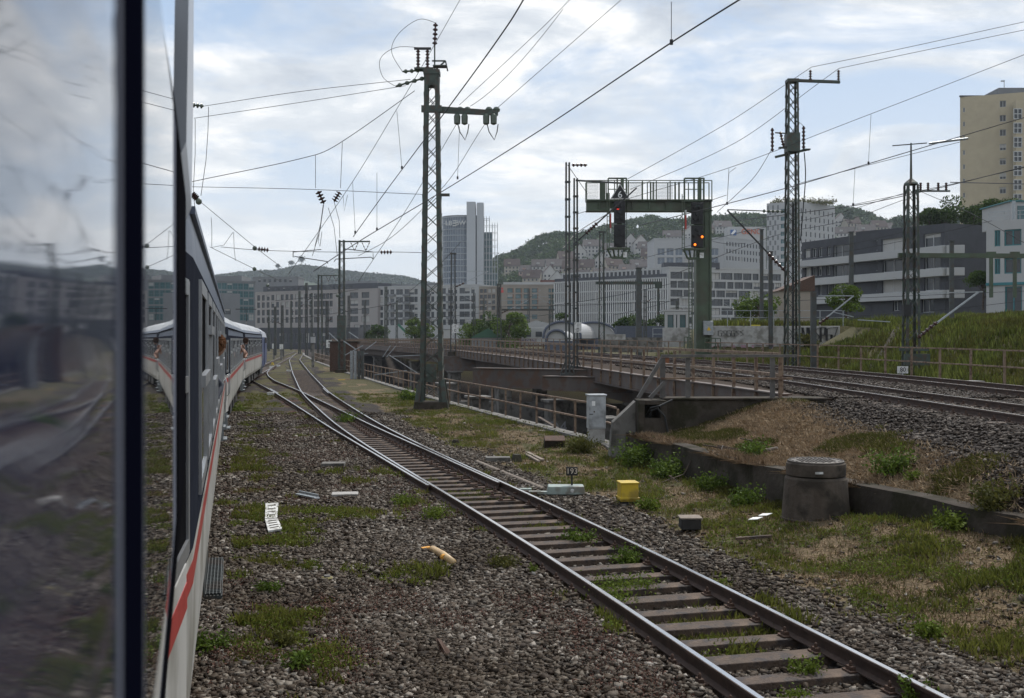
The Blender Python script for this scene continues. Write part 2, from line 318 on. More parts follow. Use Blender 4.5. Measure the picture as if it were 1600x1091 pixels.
def COVER(x, y):                                            # green, dry, moss
    t = x-E(y); n1 = fbm(x, y, 1.6, 4, 21); n2 = fbm(x, y, 0.7, 3, 33); n3 = fbm(x, y, 3.2, 3, 55)
    dm = np.abs(x-TM(y)); dt = x-TT(y)
    # strip between the near track and the wall
    R1 = (x > TM(y)+1.5) & (t <= 0.001)
    band = sst(1.5, 3.0, x-TM(y)+(n1-0.5)*1.4)
    g = np.where(R1, band*sst(0.46, 0.60, n1*0.38+n2*0.62+0.08*sst(-3, -0.2, t)+0.02), 0)
    dr = np.where(R1, band*(0.72+0.28*sst(0.28, 0.46, n3*0.7+n2*0.3)), 0)
    # left of the track
    L1 = (x < TM(y)-1.2)
    near_train = sst(3.4, 2.2, dt+(n1-0.5)*1.5)*sst(1.4, 1.7, dt)
    g = np.where(L1, np.maximum(near_train*sst(0.46, 0.60, n2*0.6+n1*0.4), sst(0.55, 0.66, n1)*sst(0.35, 0.6, n2)*sst(11, 17, y)*0.9), g)
    ms = np.where(L1, sst(0.46, 0.60, n3)*sst(0.34, 0.58, n2), 0)
    ms = np.where(L1, np.maximum(ms, sst(2.6, 1.6, -(x-TM(y)))*sst(0.48, 0.62, n1)*0.9), ms)
    dr = np.where(L1, 0.5*g*sst(0.5, 0.6, n2), dr)
    # between the rails
    T0 = dm <= 1.2
    g = np.where(T0, sst(0.50, 0.62, n1)*sst(0.36, 0.55, n2)*sst(9.5, 12, y)*sst(30, 22, y)+sst(40, 55, y)*sst(0.40, 0.55, n1), g)
    # mound behind the wall
    Mo = (t > 0.001) & (y < 28.3) & (x < C1(y)-2.5)
    g = np.where(Mo, sst(0.64, 0.72, n1)*0.7, g); dr = np.where(Mo, 0.95*(1-sst(C1(y)-3.9, C1(y)-3.0, x+(n1-0.5)*1.4)), dr)
    Sl = (x > RR(y)+0.9)
    g = np.where(Sl, 0.95, g); dr = np.where(Sl, 0.15, dr)
    far = (y > 45) & (t <= 0) & (np.abs(x-TM(y)) > 1.3)
    g = np.where(far, np.maximum(g, sst(0.42, 0.58, n3)*0.8*sst(45, 55, y)), g)
    out = (y > 430) | (np.abs(x) > 150); g = np.where(out, 0.7, g)
    return np.clip(g, 0, 1), np.clip(dr, 0, 1), np.clip(ms, 0, 1)

# ---- the ground: one sheet
ts = np.concatenate([[-4000, -2000, -1000, -500, -250, -120, -70, -45, -32, -26], np.arange(-22, 0, 0.16), [0, 0.02], np.arange(0.25, 20, 0.28), [21, 23, 26, 30, 36, 45, 60, 80, 110, 150, 220, 350, 600, 1000, 2000, 4000]])
yr = np.concatenate([[-60, -30, -15, -6, -2, 1, 3], np.arange(4, 28.2, 0.16), [28.28, 28.3], np.arange(28.5, 60, 0.45), np.arange(60, 110, 1.2), np.arange(110, 260, 5), [280, 320, 380, 440, 520, 700, 1000, 1600, 2500, 4000, 6000]])
YY, TTg = np.meshgrid(yr, ts, indexing='ij'); XX = TTg+E(YY); ZZ = HGT(XX, YY)
nrw, ncl = YY.shape; V = np.stack([XX, YY, ZZ], -1).reshape(-1, 3)
ii = (np.arange(nrw-1)[:, None]*ncl+np.arange(ncl-1)[None]).ravel()
F = np.stack([ii, ii+1, ii+ncl+1, ii+ncl], 1)
gm = bpy.data.materials.new('yard_ground'); gm.use_nodes = True; n = gm.node_tree.nodes; l = gm.node_tree.links; b = n['Principled BSDF']; b.inputs['Roughness'].default_value = 0.95; b.inputs['Specular IOR Level'].default_value = 0.2
at = n.new('ShaderNodeAttribute'); at.attribute_name = 'cover'; sp = n.new('ShaderNodeSeparateColor'); l.new(at.outputs['Color'], sp.inputs[0])
geo = n.new('ShaderNodeNewGeometry')
def vor(scale):
    v = n.new('ShaderNodeTexVoronoi'); v.inputs['Scale'].default_value = scale; l.new(geo.outputs['Position'], v.inputs['Vector']); return v
def noi(scale, d=6):
    v = n.new('ShaderNodeTexNoise'); v.inputs['Scale'].default_value = scale; v.inputs['Detail'].default_value = d; v.inputs['Roughness'].default_value = 0.7; l.new(geo.outputs['Position'], v.inputs['Vector']); return v.outputs['Fac']
def ramp(fac, st):
    r = n.new('ShaderNodeValToRGB'); e = r.color_ramp.elements; e[0].position, e[0].color = st[0][0], (*st[0][1], 1); e[1].position, e[1].color = st[-1][0], (*st[-1][1], 1)
    for p_, c_ in st[1:-1]:
        k = e.new(p_); k.color = (*c_, 1)
    l.new(fac, r.inputs[0]); return r.outputs[0]
def mixc(f, a, b_, mode='MIX'):
    k = n.new('ShaderNodeMix'); k.data_type = 'RGBA'; k.blend_type = mode
    for i, q in ((0, f), (6, a), (7, b_)):
        if isinstance(q, (int, float)): k.inputs[i].default_value = q
        elif isinstance(q, tuple): k.inputs[i].default_value = (*q, 1)
        else: l.new(q, k.inputs[i])
    return k.outputs[2]
def mth(op, a, b_=0.0):
    k = n.new('ShaderNodeMath'); k.operation = op; k.use_clamp = True
    for i, q in enumerate((a, b_)):
        if isinstance(q, (int, float)): k.inputs[i].default_value = q
        else: l.new(q, k.inputs[i])
    return k.outputs[0]
v1 = vor(22); vs_ = n.new('ShaderNodeSeparateColor'); l.new(v1.outputs['Color'], vs_.inputs[0])
grav = ramp(vs_.outputs[0], [(0.0, (0.018, 0.012, 0.009)), (0.5, (0.050, 0.036, 0.028)), (0.85, (0.085, 0.068, 0.058)), (1.0, (0.16, 0.14, 0.128))])
grav = mixc(0.6, grav, ramp(noi(0.9), [(0.3, (0.4, 0.37, 0.35)), (0.7, (1, 1, 1))]), 'MULTIPLY')
grav = mixc(mth('MULTIPLY', ramp(v1.outputs['Distance'], [(0.25, (0, 0, 0)), (0.6, (1, 1, 1))]), 0.8), grav, (0.02, 0.017, 0.015))
green = ramp(noi(14), [(0.3, (0.030, 0.030, 0.013)), (0.5, (0.062, 0.058, 0.022)), (0.7, (0.13, 0.098, 0.048))])
dry = ramp(noi(9), [(0.3, (0.070, 0.048, 0.029)), (0.5, (0.125, 0.090, 0.050)), (0.72, (0.24, 0.175, 0.105))])
moss = ramp(noi(18), [(0.3, (0.035, 0.017, 0.013)), (0.7, (0.095, 0.050, 0.037))])
nf = noi(11)
def msk(ch, k=0.5):
    return ramp(mth('ADD', ch, mth('MULTIPLY', mth('SUBTRACT', nf, k), 0.9)), [(0.30, (0, 0, 0)), (0.55, (1, 1, 1))])
c_ = mixc(msk(sp.outputs[1]), grav, dry); c_ = mixc(msk(sp.outputs[2]), c_, moss); c_ = mixc(msk(sp.outputs[0]), c_, green)
l.new(c_, b.inputs['Base Color'])
bp = n.new('ShaderNodeBump'); bp.inputs['Strength'].default_value = 0.9; bp.inputs['Distance'].default_value = 0.03; bp.invert = True
l.new(v1.outputs['Distance'], bp.inputs['Height']); l.new(bp.outputs[0], b.inputs['Normal'])
ground = npmesh('ground', V, F, gm, smooth=False); tag(ground, kind='structure')
ca = ground.data.color_attributes.new('cover', 'FLOAT_COLOR', 'POINT'); g_, d_, m_ = COVER(XX, YY)
trench = (XX > E(YY)+0.001) & (YY > 28.29) & (XX < RR(YY)+0.9); g_ = np.where(trench, 0, g_); d_ = np.where(trench, 0, d_)
ca.data.foreach_set('color', np.stack([g_, d_, m_, np.ones_like(g_)], -1).astype(np.float32).ravel())

# ---- stones, weeds, straw: nobody could count them
def icosa():
    t = (1+5**0.5)/2; v = np.array([(-1, t, 0), (1, t, 0), (-1, -t, 0), (1, -t, 0), (0, -1, t), (0, 1, t), (0, -1, -t), (0, 1, -t), (t, 0, -1), (t, 0, 1), (-t, 0, -1), (-t, 0, 1)], float)/1.9
    f = np.array([(0, 11, 5), (0, 5, 1), (0, 1, 7), (0, 7, 10), (0, 10, 11), (1, 5, 9), (5, 11, 4), (11, 10, 2), (10, 7, 6), (7, 1, 8), (3, 9, 4), (3, 4, 2), (3, 2, 6), (3, 6, 8), (3, 8, 9), (4, 9, 5), (2, 4, 11), (6, 2, 10), (8, 6, 7), (9, 8, 1)])
    return v, f
def scatter_stones(name, X, Y, Z, size, m, label):
    v = np.array([(x, y, z) for z in (-1, 1) for x, y in ((-1, -1), (1, -1), (1, 1), (-1, 1))], float)*0.62; k = len(X)
    f = np.array([(0, 2, 1), (0, 3, 2), (4, 5, 6), (4, 6, 7), (0, 1, 5), (0, 5, 4), (1, 2, 6), (1, 6, 5), (2, 3, 7), (2, 7, 6), (3, 0, 4), (3, 4, 7)])
    jit = nr.uniform(-0.42, 0.42, (90, 8, 3)); base = v[None]+jit
    b = base[nr.randint(0, 90, k)]; sc = np.stack([nr.uniform(0.75, 1.35, k), nr.uniform(0.6, 1.0, k), nr.uniform(0.4, 0.75, k)], 1)*size[:, None]
    b = b*sc[:, None, :]
    a = nr.uniform(0, 6.283, k); ti = nr.normal(0, 0.6, k); ca_, sa = np.cos(ti)[:, None], np.sin(ti)[:, None]
    y2 = b[:, :, 1]*ca_-b[:, :, 2]*sa; z2 = b[:, :, 1]*sa+b[:, :, 2]*ca_; ca_, sa = np.cos(a)[:, None], np.sin(a)[:, None]
    x3 = b[:, :, 0]*ca_-y2*sa; y3 = b[:, :, 0]*sa+y2*ca_
    Vv = np.stack([x3+X[:, None], y3+Y[:, None], z2+(Z+size*0.22)[:, None]], -1).reshape(-1, 3)
    Ff = (f[None]+(np.arange(k)*8)[:, None, None]).reshape(-1, 3)
    o = npmesh(name, Vv, Ff, m); tag(o, label, 'gravel', kind='stuff'); return o
def sample(nmax, y0, y1, ex, xl, xr):
    u = nr.uniform(0, 1, nmax); p = 2-ex; y = (y0**p+u*(y1**p-y0**p))**(1/p); x = nr.uniform(-1, 1, nmax)
    x = np.where(x < 0, x*xl*y, x*xr*y); return x, y
X, Y = sample(215000, 4.3, 46, 1.7, 0.33, 0.52)
g, d, ms = COVER(X, Y); dm = X-TM(Y); jx = nr.uniform(0, 1, len(X)); keep = (jx > np.maximum(g*0.9, np.minimum(1, d*1.22)*0.97)) & (X-E(Y) < -0.25) & (X > TT(Y)+0.9)
keep &= ~((np.abs(np.abs(dm)*0.97-0.75) < 0.09)); keep &= ~((np.abs(dm) < 1.35) & (jx < 0.25))
X, Y = X[keep], Y[keep]; sz = nr.uniform(0.020, 0.043, len(X))*(1+0.35*(nr.uniform(0, 1, len(X)) > 0.9))*np.clip(0.85+Y*0.013, 1, 1.4)
scatter_stones('ballast_stones', X, Y, HGT(X, Y), sz, stone_m, 'loose grey and brown ballast stones over the yard beside the train')
X = nr.uniform(5.5, 13.2, 60000); Y = 12+46*nr.uniform(0, 1, 60000)**1.25
c = C1(Y); k = (X > c-3.0+nr.normal(0, 0.35, len(X))) & ((Y < 28.0) | (X > c-1.9)) & (X < c+3.3) & (nr.uniform(0, 1, len(X)) < np.where(X < c-1.3, 1, 0.7))
k &= ~((np.abs(np.abs(X-c)-0.75) < 0.1))
X, Y = X[k], Y[k]; Zs = np.where(Y > 28.3, DZ(Y)+0.02, HGT(X, Y)+0.0)
scatter_stones('embankment_ballast', X, Y, Zs, nr.uniform(0.03, 0.06, len(X)), stone_dark, 'dark coarse ballast heaped under the raised tracks')
def blades(name, X, Y, Z, h, w, m, label, per=5, spread=0.04, lean=0.35, cat='weeds'):
    k = len(X); X = np.repeat(X, per); Y = np.repeat(Y, per); Z = np.repeat(Z, per); h = np.repeat(h, per)*nr.uniform(0.5, 1.2, k*per)
    X = X+nr.normal(0, spread, k*per); Y = Y+nr.normal(0, spread, k*per); a = nr.uniform(0, 6.283, k*per); w = w*nr.uniform(0.6, 1.4, k*per)
    lx, ly = nr.normal(0, lean, k*per)*h, nr.normal(0, lean, k*per)*h; dx, dy = np.cos(a)*w/2, np.sin(a)*w/2
    hz_ = np.sqrt(np.maximum(h*h-0.6*(lx*lx+ly*ly), (0.15*h)**2))
    v = np.stack([np.stack([X-dx, Y-dy, Z-0.01], -1), np.stack([X+dx, Y+dy, Z-0.01], -1), np.stack([X+lx*0.45+dx*1.1, Y+ly*0.45+dy*1.1, Z+hz_*0.62], -1), np.stack([X+lx, Y+ly, Z+hz_], -1), np.stack([X+lx*0.45-dx*1.1, Y+ly*0.45-dy*1.1, Z+hz_*0.62], -1)], 1).reshape(-1, 3)
    F_ = np.arange(k*per)[:, None]*5+np.arange(5)[None]
    o = npmesh(name, v, F_, m); tag(o, label, cat, kind='stuff'); return o
def leaves(name, X, Y, Z, s, m, label, parent=None, cat='weeds', stuff=True):      # small diamond leaves in all directions
    k = len(X); A = nr.normal(0, 1, (k, 3)); A /= np.linalg.norm(A, axis=1)[:, None]; B = nr.normal(0, 1, (k, 3)); B -= A*(A*B).sum(1)[:, None]; B /= np.linalg.norm(B, axis=1)[:, None]
    c = np.stack([X, Y, Z], 1); s = (np.zeros(k)+s)*nr.uniform(0.6, 1.4, k); s = s[:, None]
    v = np.stack([c-A*s, c+B*s*0.55+A*s*0.1, c+A*s, c-B*s*0.55+A*s*0.1], 1).reshape(-1, 3)
    o = npmesh(name, v, np.arange(k)[:, None]*4+np.arange(4)[None], m, parent)
    if stuff: tag(o, label, cat, kind='stuff')
    return o
X, Y = sample(120000, 5.2, 62, 1.7, 0.30, 0.52); g, d, ms = COVER(X, Y); ok = (X > TT(Y)+1.35) & (X-E(Y) < -0.05); j = nr.uniform(0, 1, len(X))
railclear = np.abs(np.abs(X-TM(Y))-0.77) > 0.10
k = ok & railclear & (g*0.9+0.05*(Y > 12) > 0.30+j*1.3); Xg, Yg = X[k][:11000], Y[k][:11000]
blades('grass', Xg, Yg, HGT(Xg, Yg), 0.05+0.09*fbm(Xg, Yg, 0.8, 2, 3)**2*2.2, 0.007+0.0006*10, grass_m, 'short green grass growing through the gravel', per=6, lean=0.4, cat='grass')
k = ok & railclear & (g > 0.35+j*0.6) & (fbm(X, Y, 0.8, 3, 77) > 0.47); Xg, Yg = np.repeat(X[k][:11000], 6), np.repeat(Y[k][:11000], 6)
Xg = Xg+nr.normal(0, 0.05, len(Xg)); Yg = Yg+nr.normal(0, 0.05, len(Yg))
leaves('ground_cover', Xg, Yg, HGT(Xg, Yg)+np.abs(nr.normal(0, 0.035, len(Xg)))+0.01, 0.016, grass_bright, 'bright green leafy weeds creeping over the yard')
k = ok & (np.maximum(d, g*0.7) > 0.25+j*0.8); Xg, Yg = X[k][:12000], Y[k][:12000]
blades('olive_grass', Xg+0.03, Yg, HGT(Xg, Yg), np.full(len(Xg), 0.07), 0.008, olive_m, 'short olive grass mixed into the dry strip beside the track', per=3, spread=0.06, lean=0.7, cat='grass')
Xg, Yg = X[k][:30000], Y[k][:30000]
blades('dry_grass', Xg, Yg, HGT(Xg, Yg), np.full(len(Xg), 0.085), 0.008, straw_m, 'dry straw coloured grass between track and wall', per=3, spread=0.05, lean=1.1, cat='grass')
k = ok & railclear & (ms > 0.4+j*0.5); Xg, Yg = np.repeat(X[k][:6000], 4), np.repeat(Y[k][:6000], 4); Xg = Xg+nr.normal(0, 0.04, len(Xg)); Yg = Yg+nr.normal(0, 0.04, len(Yg))
leaves('red_weeds', Xg, Yg, HGT(Xg, Yg)+np.abs(nr.normal(0, 0.03, len(Xg)))+0.02, 0.012, redweed_m, 'low reddish stonecrop patches on the gravel')
X = nr.uniform(2.9, 8.5, 90000); Y = 8+20*nr.uniform(0, 1, 90000); t = X-E(Y); k = (t > 0.1) & (X < C1(Y)-3.0+nr.normal(0, 0.3, len(X))) & (Y < 27.8); X, Y = X[k], Y[k]
kk = nr.uniform(0, 1, len(X)) < 0.75; a_, b_2 = X[kk][:22000], Y[kk][:22000]
blades('mound_straw', a_, b_2, HGT(a_, b_2), np.full(len(a_), 0.10), 0.009, straw_l, 'dry tan grass covering the bank behind the low wall', per=3, spread=0.06, lean=1.1, cat='grass')
kw = (nr.uniform(0, 1, 9000)); yw = 9+18.5*kw; xw = E(yw)+nr.uniform(-0.17, 0.3, 9000); hw = 0.74+0*yw; kk = fbm(xw*0, yw, 0.9, 3, 91) > 0.42; xw, yw, hw = xw[kk], yw[kk], hw[kk]
blades('wall_top_straw', xw, yw, hw, np.full(len(xw), 0.15), 0.009, straw_m, 'dry straw hanging over the top of the low wall', per=3, spread=0.05, lean=1.3, cat='grass')
xw = E(yw)-0.17-np.abs(nr.normal(0, 0.14, len(yw))); kk = fbm(xw, yw, 0.7, 3, 31) > 0.45; blades('wall_foot_weeds', xw[kk], yw[kk], HGT(xw[kk], yw[kk]), np.full(kk.sum(), 0.16), 0.014, olive_m, 'olive weeds growing along the foot of the low wall', per=4, spread=0.05, lean=0.5)
k = fbm(X, Y, 1.3, 3, 21) > 0.66; a_, b_2 = X[k][:5000], Y[k][:5000]
blades('mound_weeds', a_, b_2, HGT(a_, b_2), np.full(len(a_), 0.10), 0.014, olive_m, 'olive green weed clumps on the dry bank', per=5, lean=0.5)
# tall weeds on the far bank behind the railing
X = nr.uniform(12, 62, 60000); Y = nr.uniform(30, 92, 60000); k = (X > RR(Y)+1.0) & (X < 0.56*Y+4) & ~((Y > 74) & (Y < 76)); X, Y = X[k], Y[k]; n4 = fbm(X, Y, 2.2, 3, 8)
k = n4 > 0.38; blades('bank_weeds', X[k][:16000], Y[k][:16000], HGT(X[k][:16000], Y[k][:16000]), 0.2+0.55*(n4[k][:16000]-0.38)*2, 0.045, bank_m, 'tall bright green weeds covering the bank behind the railing', per=5, spread=0.16, lean=0.22)
k = n4 <= 0.56; blades('bank_dry_weeds', X[k][:14000], Y[k][:14000], HGT(X[k][:14000], Y[k][:14000]), np.full(k.sum(), 0.40)[:14000], 0.04, olive_m, 'brownish olive weeds between the green ones on the bank', per=4, spread=0.15, lean=0.3)

# ---------------------------------------------------------------- tracks
RAILP = [(-0.075, 0), (0.075, 0), (0.075, 0.012), (0.012, 0.03), (0.012, 0.108), (0.036, 0.118), (0.036, 0.150), (0.026, 0.154), (-0.026, 0.154), (-0.036, 0.150), (-0.036, 0.118), (-0.012, 0.108), (-0.012, 0.03), (-0.075, 0.012)]
RMI = [0, 0, 0, 0, 0, 0, 0, 1, 0, 0, 0, 0, 0, 0]
def normal_at(pts, i):
    d = pts[min(i+1, len(pts)-1)]-pts[max(i-1, 0)]; d.z = 0; d.normalize(); return Vector((d.y, -d.x, 0)), d
def offs(pts, o): return [p+normal_at(pts, i)[0]*o for i, p in enumerate(pts)]
def resample(pts, st):
    out_, acc = [pts[0]], 0.0
    for a, b in zip(pts[:-1], pts[1:]):
        L_ = (b-a).length
        while acc+L_ >= st:
            a = a+(b-a).normalized()*(st-acc); L_ = (b-a).length; out_.append(a.copy()); acc = 0
        acc += L_
    return out_
def sleeper_proto(L_, seed):
    m = MB(); r = random.Random(seed); m.box((0, 0, -0.08), (L_, 0.25+r.uniform(-0.02, 0.02), 0.16)); o = m.build('sleeper', wood_m, bevel=0.012)
    for v in o.data.vertices: v.co.z += r.uniform(-0.012, 0.006); v.co.x += r.uniform(-0.05, 0.05)
    for s in (-1, 1):
        q = MB(); q.box((s*0.77, 0, 0.006), (0.33, 0.15, 0.014))
        for t in (-1, 1):
            q.box((s*0.77+t*0.115, 0, 0.03), (0.05, 0.09, 0.036)); q.lathe((s*0.77+t*0.115, 0, 0.045), [(0.018, 0), (0.018, 0.035), (0.009, 0.05)], 6)
        p_ = q.build('rail_fastening', rust, world=False); p_.parent = o
    return o
protos = [sleeper_proto(2.6, 1), sleeper_proto(2.62, 2), sleeper_proto(2.56, 3)]
wprotos = [sleeper_proto(3.3, 4), sleeper_proto(4.0, 5)]
used = set()
def put_sleeper(root, pr, p, rz):
    if pr.name in used: o = copy_tree(pr)
    else: o = pr; used.add(pr.name)
    o.parent = root; o.location = p-root.location; o.rotation_euler = (rnd.uniform(-0.012, 0.012), rnd.uniform(-0.006, 0.006), rz)
def track(label, f, y0, y1, z, sl0, sl1, group, rails=(-0.75, 0.75), wide=None, step=0.63):
    root = thing('railway_track', label, 'railway track', (float(f(max(y0, 10))), max(y0, 10), z if not callable(z) else float(z(10))), group=group)
    pts = path(f, y0, y1, 1.0, z)
    for o in rails: MB().sweep(RAILP, offs(pts, o), RMI).build('rail', [rail_rust, rail_top], root)
    sp_ = resample(path(f, sl0, sl1, 1.0, z), step)
    for i, p in enumerate(sp_[:100]):
        d = sp_[min(i+1, len(sp_)-1)]-sp_[max(i-1, 0)]; w = wide and wide[0] < p.y < wide[1]
        pr = rnd.choice(protos) if not w else wprotos[1 if p.y > (wide[0]+wide[1])/2 else 0]
        q = p.copy(); q.z += 0.0
        if w: q += Vector((-0.35 if pr is wprotos[0] else -0.7, -0.1, 0))
        put_sleeper(root, pr, q, math.atan2(d.y, d.x)-math.pi/2+rnd.uniform(-0.01, 0.01))
    if len(sp_) > 100:
        m = MB()
        for i, p in enumerate(sp_[100:]):
            d = sp_[min(i+101, len(sp_)-1)]-sp_[i+99]; m.box((p.x, p.y, p.z-0.07), (2.6, 0.26, 0.14), math.atan2(d.y, d.x)-math.pi/2)
        tag(m.build('sleepers', wood_m, root), kind='stuff')
    return root
tk = track('single track with wooden sleepers and weeds curving away in the foreground', TM, -8, 240, 0.02, 4, 110, 'railway tracks', wide=(21, 48))
# turnout to the left: its two rails, the frog and check rails
td = thing('diverging_track', 'turnout track branching left from the foreground track to the train', 'railway track', (float(TD(40)), 40, 0.02), group='railway tracks')
tds = smooth_tab([(y, float(TD(y))) for y in np.linspace(20.2, 112, 60)])
pd = path(tds, 20.4, 110, 1.0, 0.021); le = offs(pd, -0.75); ri = offs(pd, 0.75)
ml = offs(path(TM, 20.4, 110, 1.0, 0.021), -0.75); mr_ = offs(path(TM, 20.4, 110, 1.0, 0.021), 0.75)
for nm, q, ref, sgn in (('rail', le, ml, -1), ('rail', ri, mr_, -1)):
    keep_ = [p for p in q if np.interp(p.y, [a.x*0+a.y for a in ref], [a.x for a in ref])-p.x > 0.085]
    MB().sweep(RAILP, keep_, RMI).build(nm, [rail_rust, rail_top], td)
for i, p in enumerate(resample(path(tds, 48, 96, 1.0, 0.02), 0.63)[:60]):
    put_sleeper(td, protos[i % 3], p+Vector((0, 0, -0.006)), -math.atan(0.29)*-1)
cr = MB().sweep(RAILP, offs(path(TM, 60, 66, 0.5, 0.02), 0.655), RMI); cr.build('check_rail', [rail_rust, rail_top], td)
MB().sweep(RAILP, offs(path(tds, 60, 66, 0.5, 0.02), -0.655), RMI).build('check_rail', [rail_rust, rail_top], td)
track('track under the blue and white train, mostly hidden by its coaches', TT, -8, 260, 0.016, 60, 122, 'railway tracks')
track('nearer of the two raised tracks crossing the steel bridge', C1, -5, 320, lambda y: float(DZ(y)), 12, 72, 'railway tracks')
track('farther raised track on the bridge beside the brown railing', lambda y: C1(y)+4.45, -5, 320, lambda y: float(DZ(y)), 16, 76, 'railway tracks')
for dx, lab in ((4.5, 'lowest track in the cutting, nearest the yard fence'), (9, 'lower track in the cutting under the steel bridge')):
    track(lab, lambda y, dx=dx: E(y)+dx+ (60-y)*0.12*(y < 60), 30, 200, -4.8, 34, 90, 'railway tracks')
# ---------------------------------------------------------------- steel bridge over the cutting
br = thing('railway_bridge', 'brown steel railway bridge curving over the cutting on concrete piers', 'bridge', (3, 40, -5))
def strip(m, xa, xb, y0, y1, st, zt, zb, mi=0):
    ys = np.linspace(y0, y1, int((y1-y0)/st)+2); o = len(m.v)
    for y in ys:
        a, b_, t, q = float(xa(y)), float(xb(y)), float(zt(y)), float(zb(y)); m.v += [(a, y, t), (b_, y, t), (b_, y, q), (a, y, q)]
    for i in range(len(ys)-1):
        for j in range(4): m.f.append((o+i*4+j, o+i*4+(j+1) % 4, o+i*4+4+(j+1) % 4, o+i*4+4+j)); m.m.append(mi)
    m.f += [(o+3, o+2, o+1, o), tuple(o+(len(ys)-1)*4+j for j in range(4))]; m.m += [mi, mi]; return m
strip(MB(), lambda y: PAR(y)+0.16, lambda y: RR(y)+0.15, 28.62, 300, 2, lambda y: DZ(y)-0.02, lambda y: DZ(y)-0.45).build('deck', deck_ballast, br)
m = MB(); strip(m, lambda y: PAR(y)-0.02, lambda y: PAR(y)+0.10, 29.5, 300, 2, lambda y: DZ(y)+0.02, lambda y: DZ(y)-0.56)
strip(m, lambda y: PAR(y)-0.10, lambda y: PAR(y)+0.20, 29.5, 300, 2, lambda y: DZ(y)+0.065, lambda y: DZ(y)+0.025)
strip(m, lambda y: PAR(y)-0.10, lambda y: PAR(y)+0.20, 29.5, 300, 2, lambda y: DZ(y)-0.57, lambda y: DZ(y)-0.60)
m.build('edge_girder', bridge_m, br)
ps = resample([Vector((float(PAR(y)), y, 0)) for y in np.arange(29.72, 240, 0.5)], 1.85)
for i, p in enumerate(ps[:70]):
    MB().box((p.x-0.06, p.y, float(DZ(p.y))-0.27), (0.08, 0.07, 0.54)).build('girder_stiffener', railing_m, br)
for dx, dz_ in ((1.2, 1.55), (4.6, 1.5), (7.6, 1.5)):
    k = min(1, dx/9); m = MB()
    f1 = lambda y, k=k: PAR(y)+(RR(y)-PAR(y))*k
    strip(m, f1, lambda y: f1(y)+0.4, 28.7, 300, 3, lambda y: DZ(y)-0.47, lambda y, q=dz_: DZ(y)-q); m.build('main_girder', bridge_m, br)
# box beams crossing below the deck, seen end-on through the gap
def crossbeam(pa, pb, h, w): m = MB(); m.beam(pa, pb, w, h); m.beam(Vector(pa)+Vector((0, -0.0, h/2+0.02)), Vector(pb)+Vector((0, 0, h/2+0.02)), w+0.16, 0.04); m.beam(Vector(pa)-Vector((0, 0, h/2+0.02)), Vector(pb)-Vector((0, 0, h/2+0.02)), w+0.16, 0.04); return m
crossbeam((-1.9, 56.0, 1.18), (4.4, 52.6, 1.18), 0.92, 0.5).build('cross_girder', bridge_m, br)
crossbeam((-6.6, 103, 0.85), (3.5, 99, 0.85), 1.3, 0.5).build('cross_girder', bridge_m, br)
crossbeam((1.7, 53.0, 1.02), (9, 48.6, 1.02), 0.62, 0.9).build('cross_girder', bridge_m, br)
pier_m = concrete
for (x, y, w) in ((-1.8, 57.5, 0.9), (2.2, 54, 0.9), (6.0, 51, 0.9), (-5.4, 102, 1.0), (-1.5, 100, 1.0), (2.5, 98, 1.0), (3.6, 42, 0.8), (7.2, 40, 0.8), (-13.0, 146, 1.2), (-9, 143, 1.2), (-23, 186, 1.3), (-4.6, 75, 0.9), (-0.6, 73, 0.9)):
    m = MB(); m.box((x, y, -2.55), (w, w*1.4, 5.1), 0.25); m.box((x, y, 0.08), (w+0.3, w*1.4+0.3, 0.14), 0.25); m.build('pier', concrete, br, bevel=0.03)
m = MB(); m.box((2.9, 78, -3.2), (14, 0.6, 3.6), -0.3); m.build('abutment_wall', concrete, br)
for i, (x, y, tx) in enumerate(((-1.8, 56.83, 'SKR'), (2.2, 53.33, 'O4'), (3.6, 41.42, 'VYE'))):
    textmesh(tx, 0.8, 0.01, (x, y, -0.9-0.3*i), (math.pi/2, 0, 0.25), 'graffiti', mat('graffiti_teal%d' % i, [(0.08, 0.25, 0.28), (0.3, 0.3, 0.32), (0.25, 0.12, 0.25)][i]), br)
def railing(name, label, pts, h, sp_, pw, rails, m, cat='railing', group=None, postm=None, zb=0.0, rr=0.05):
    p0 = pts[0]; root = thing(name, label, cat, tuple(p0), group=group)
    for q in rails: MB().sweep([(-rr/2, q-rr/2), (rr/2, q-rr/2), (rr/2, q+rr/2), (-rr/2, q+rr/2)], pts).build('top_rail' if q == rails[0] else 'mid_rail', m, root)
    sp2 = resample(pts, sp_)
    for i, p in enumerate(sp2[:100]):
        a, d = normal_at(sp2, i); MB().box((p.x+a.x*0.062, p.y+a.y*0.062, p.z+(h-rr+zb)/2-0.01), (pw*0.7, pw, h-rr-zb), math.atan2(d.y, d.x)-math.pi/2).build('post', postm or m, root)
    if len(sp2) > 100:
        q = MB()
        for p in sp2[100:]: q.box((p.x+0.06, p.y, p.z+h/2), (pw*0.7, pw, h-rr))
        tag(q.build('posts', m, root), kind='stuff')
    return root
bpts = [Vector((float(PAR(y))-0.07, y, float(DZ(y))+0.066)) for y in np.arange(29.8, 260, 1.0)]
railing('bridge_railing', 'rusty brown railing along the near edge of the steel bridge', bpts, 1.1, 1.85, 0.11, (1.07, 0.5), railing_m, group='brown steel railings', rr=0.085)
fpts = [Vector((float(RR(y)), y, float(max(DZ(y), 1.42) if y > 30 else 1.45)-0.05)) for y in np.arange(14, 240, 1.0)]
railing('far_railing', 'brown railing on the far side of the raised tracks, in front of the green bank', fpts, 1.22, 2.3, 0.09, (1.18, 0.62), railing_m, group='brown steel railings', rr=0.05)
ypts = [Vector((float(E(y))+0.03, y, 0.14)) for y in np.arange(31.0, 170, 1.0)]
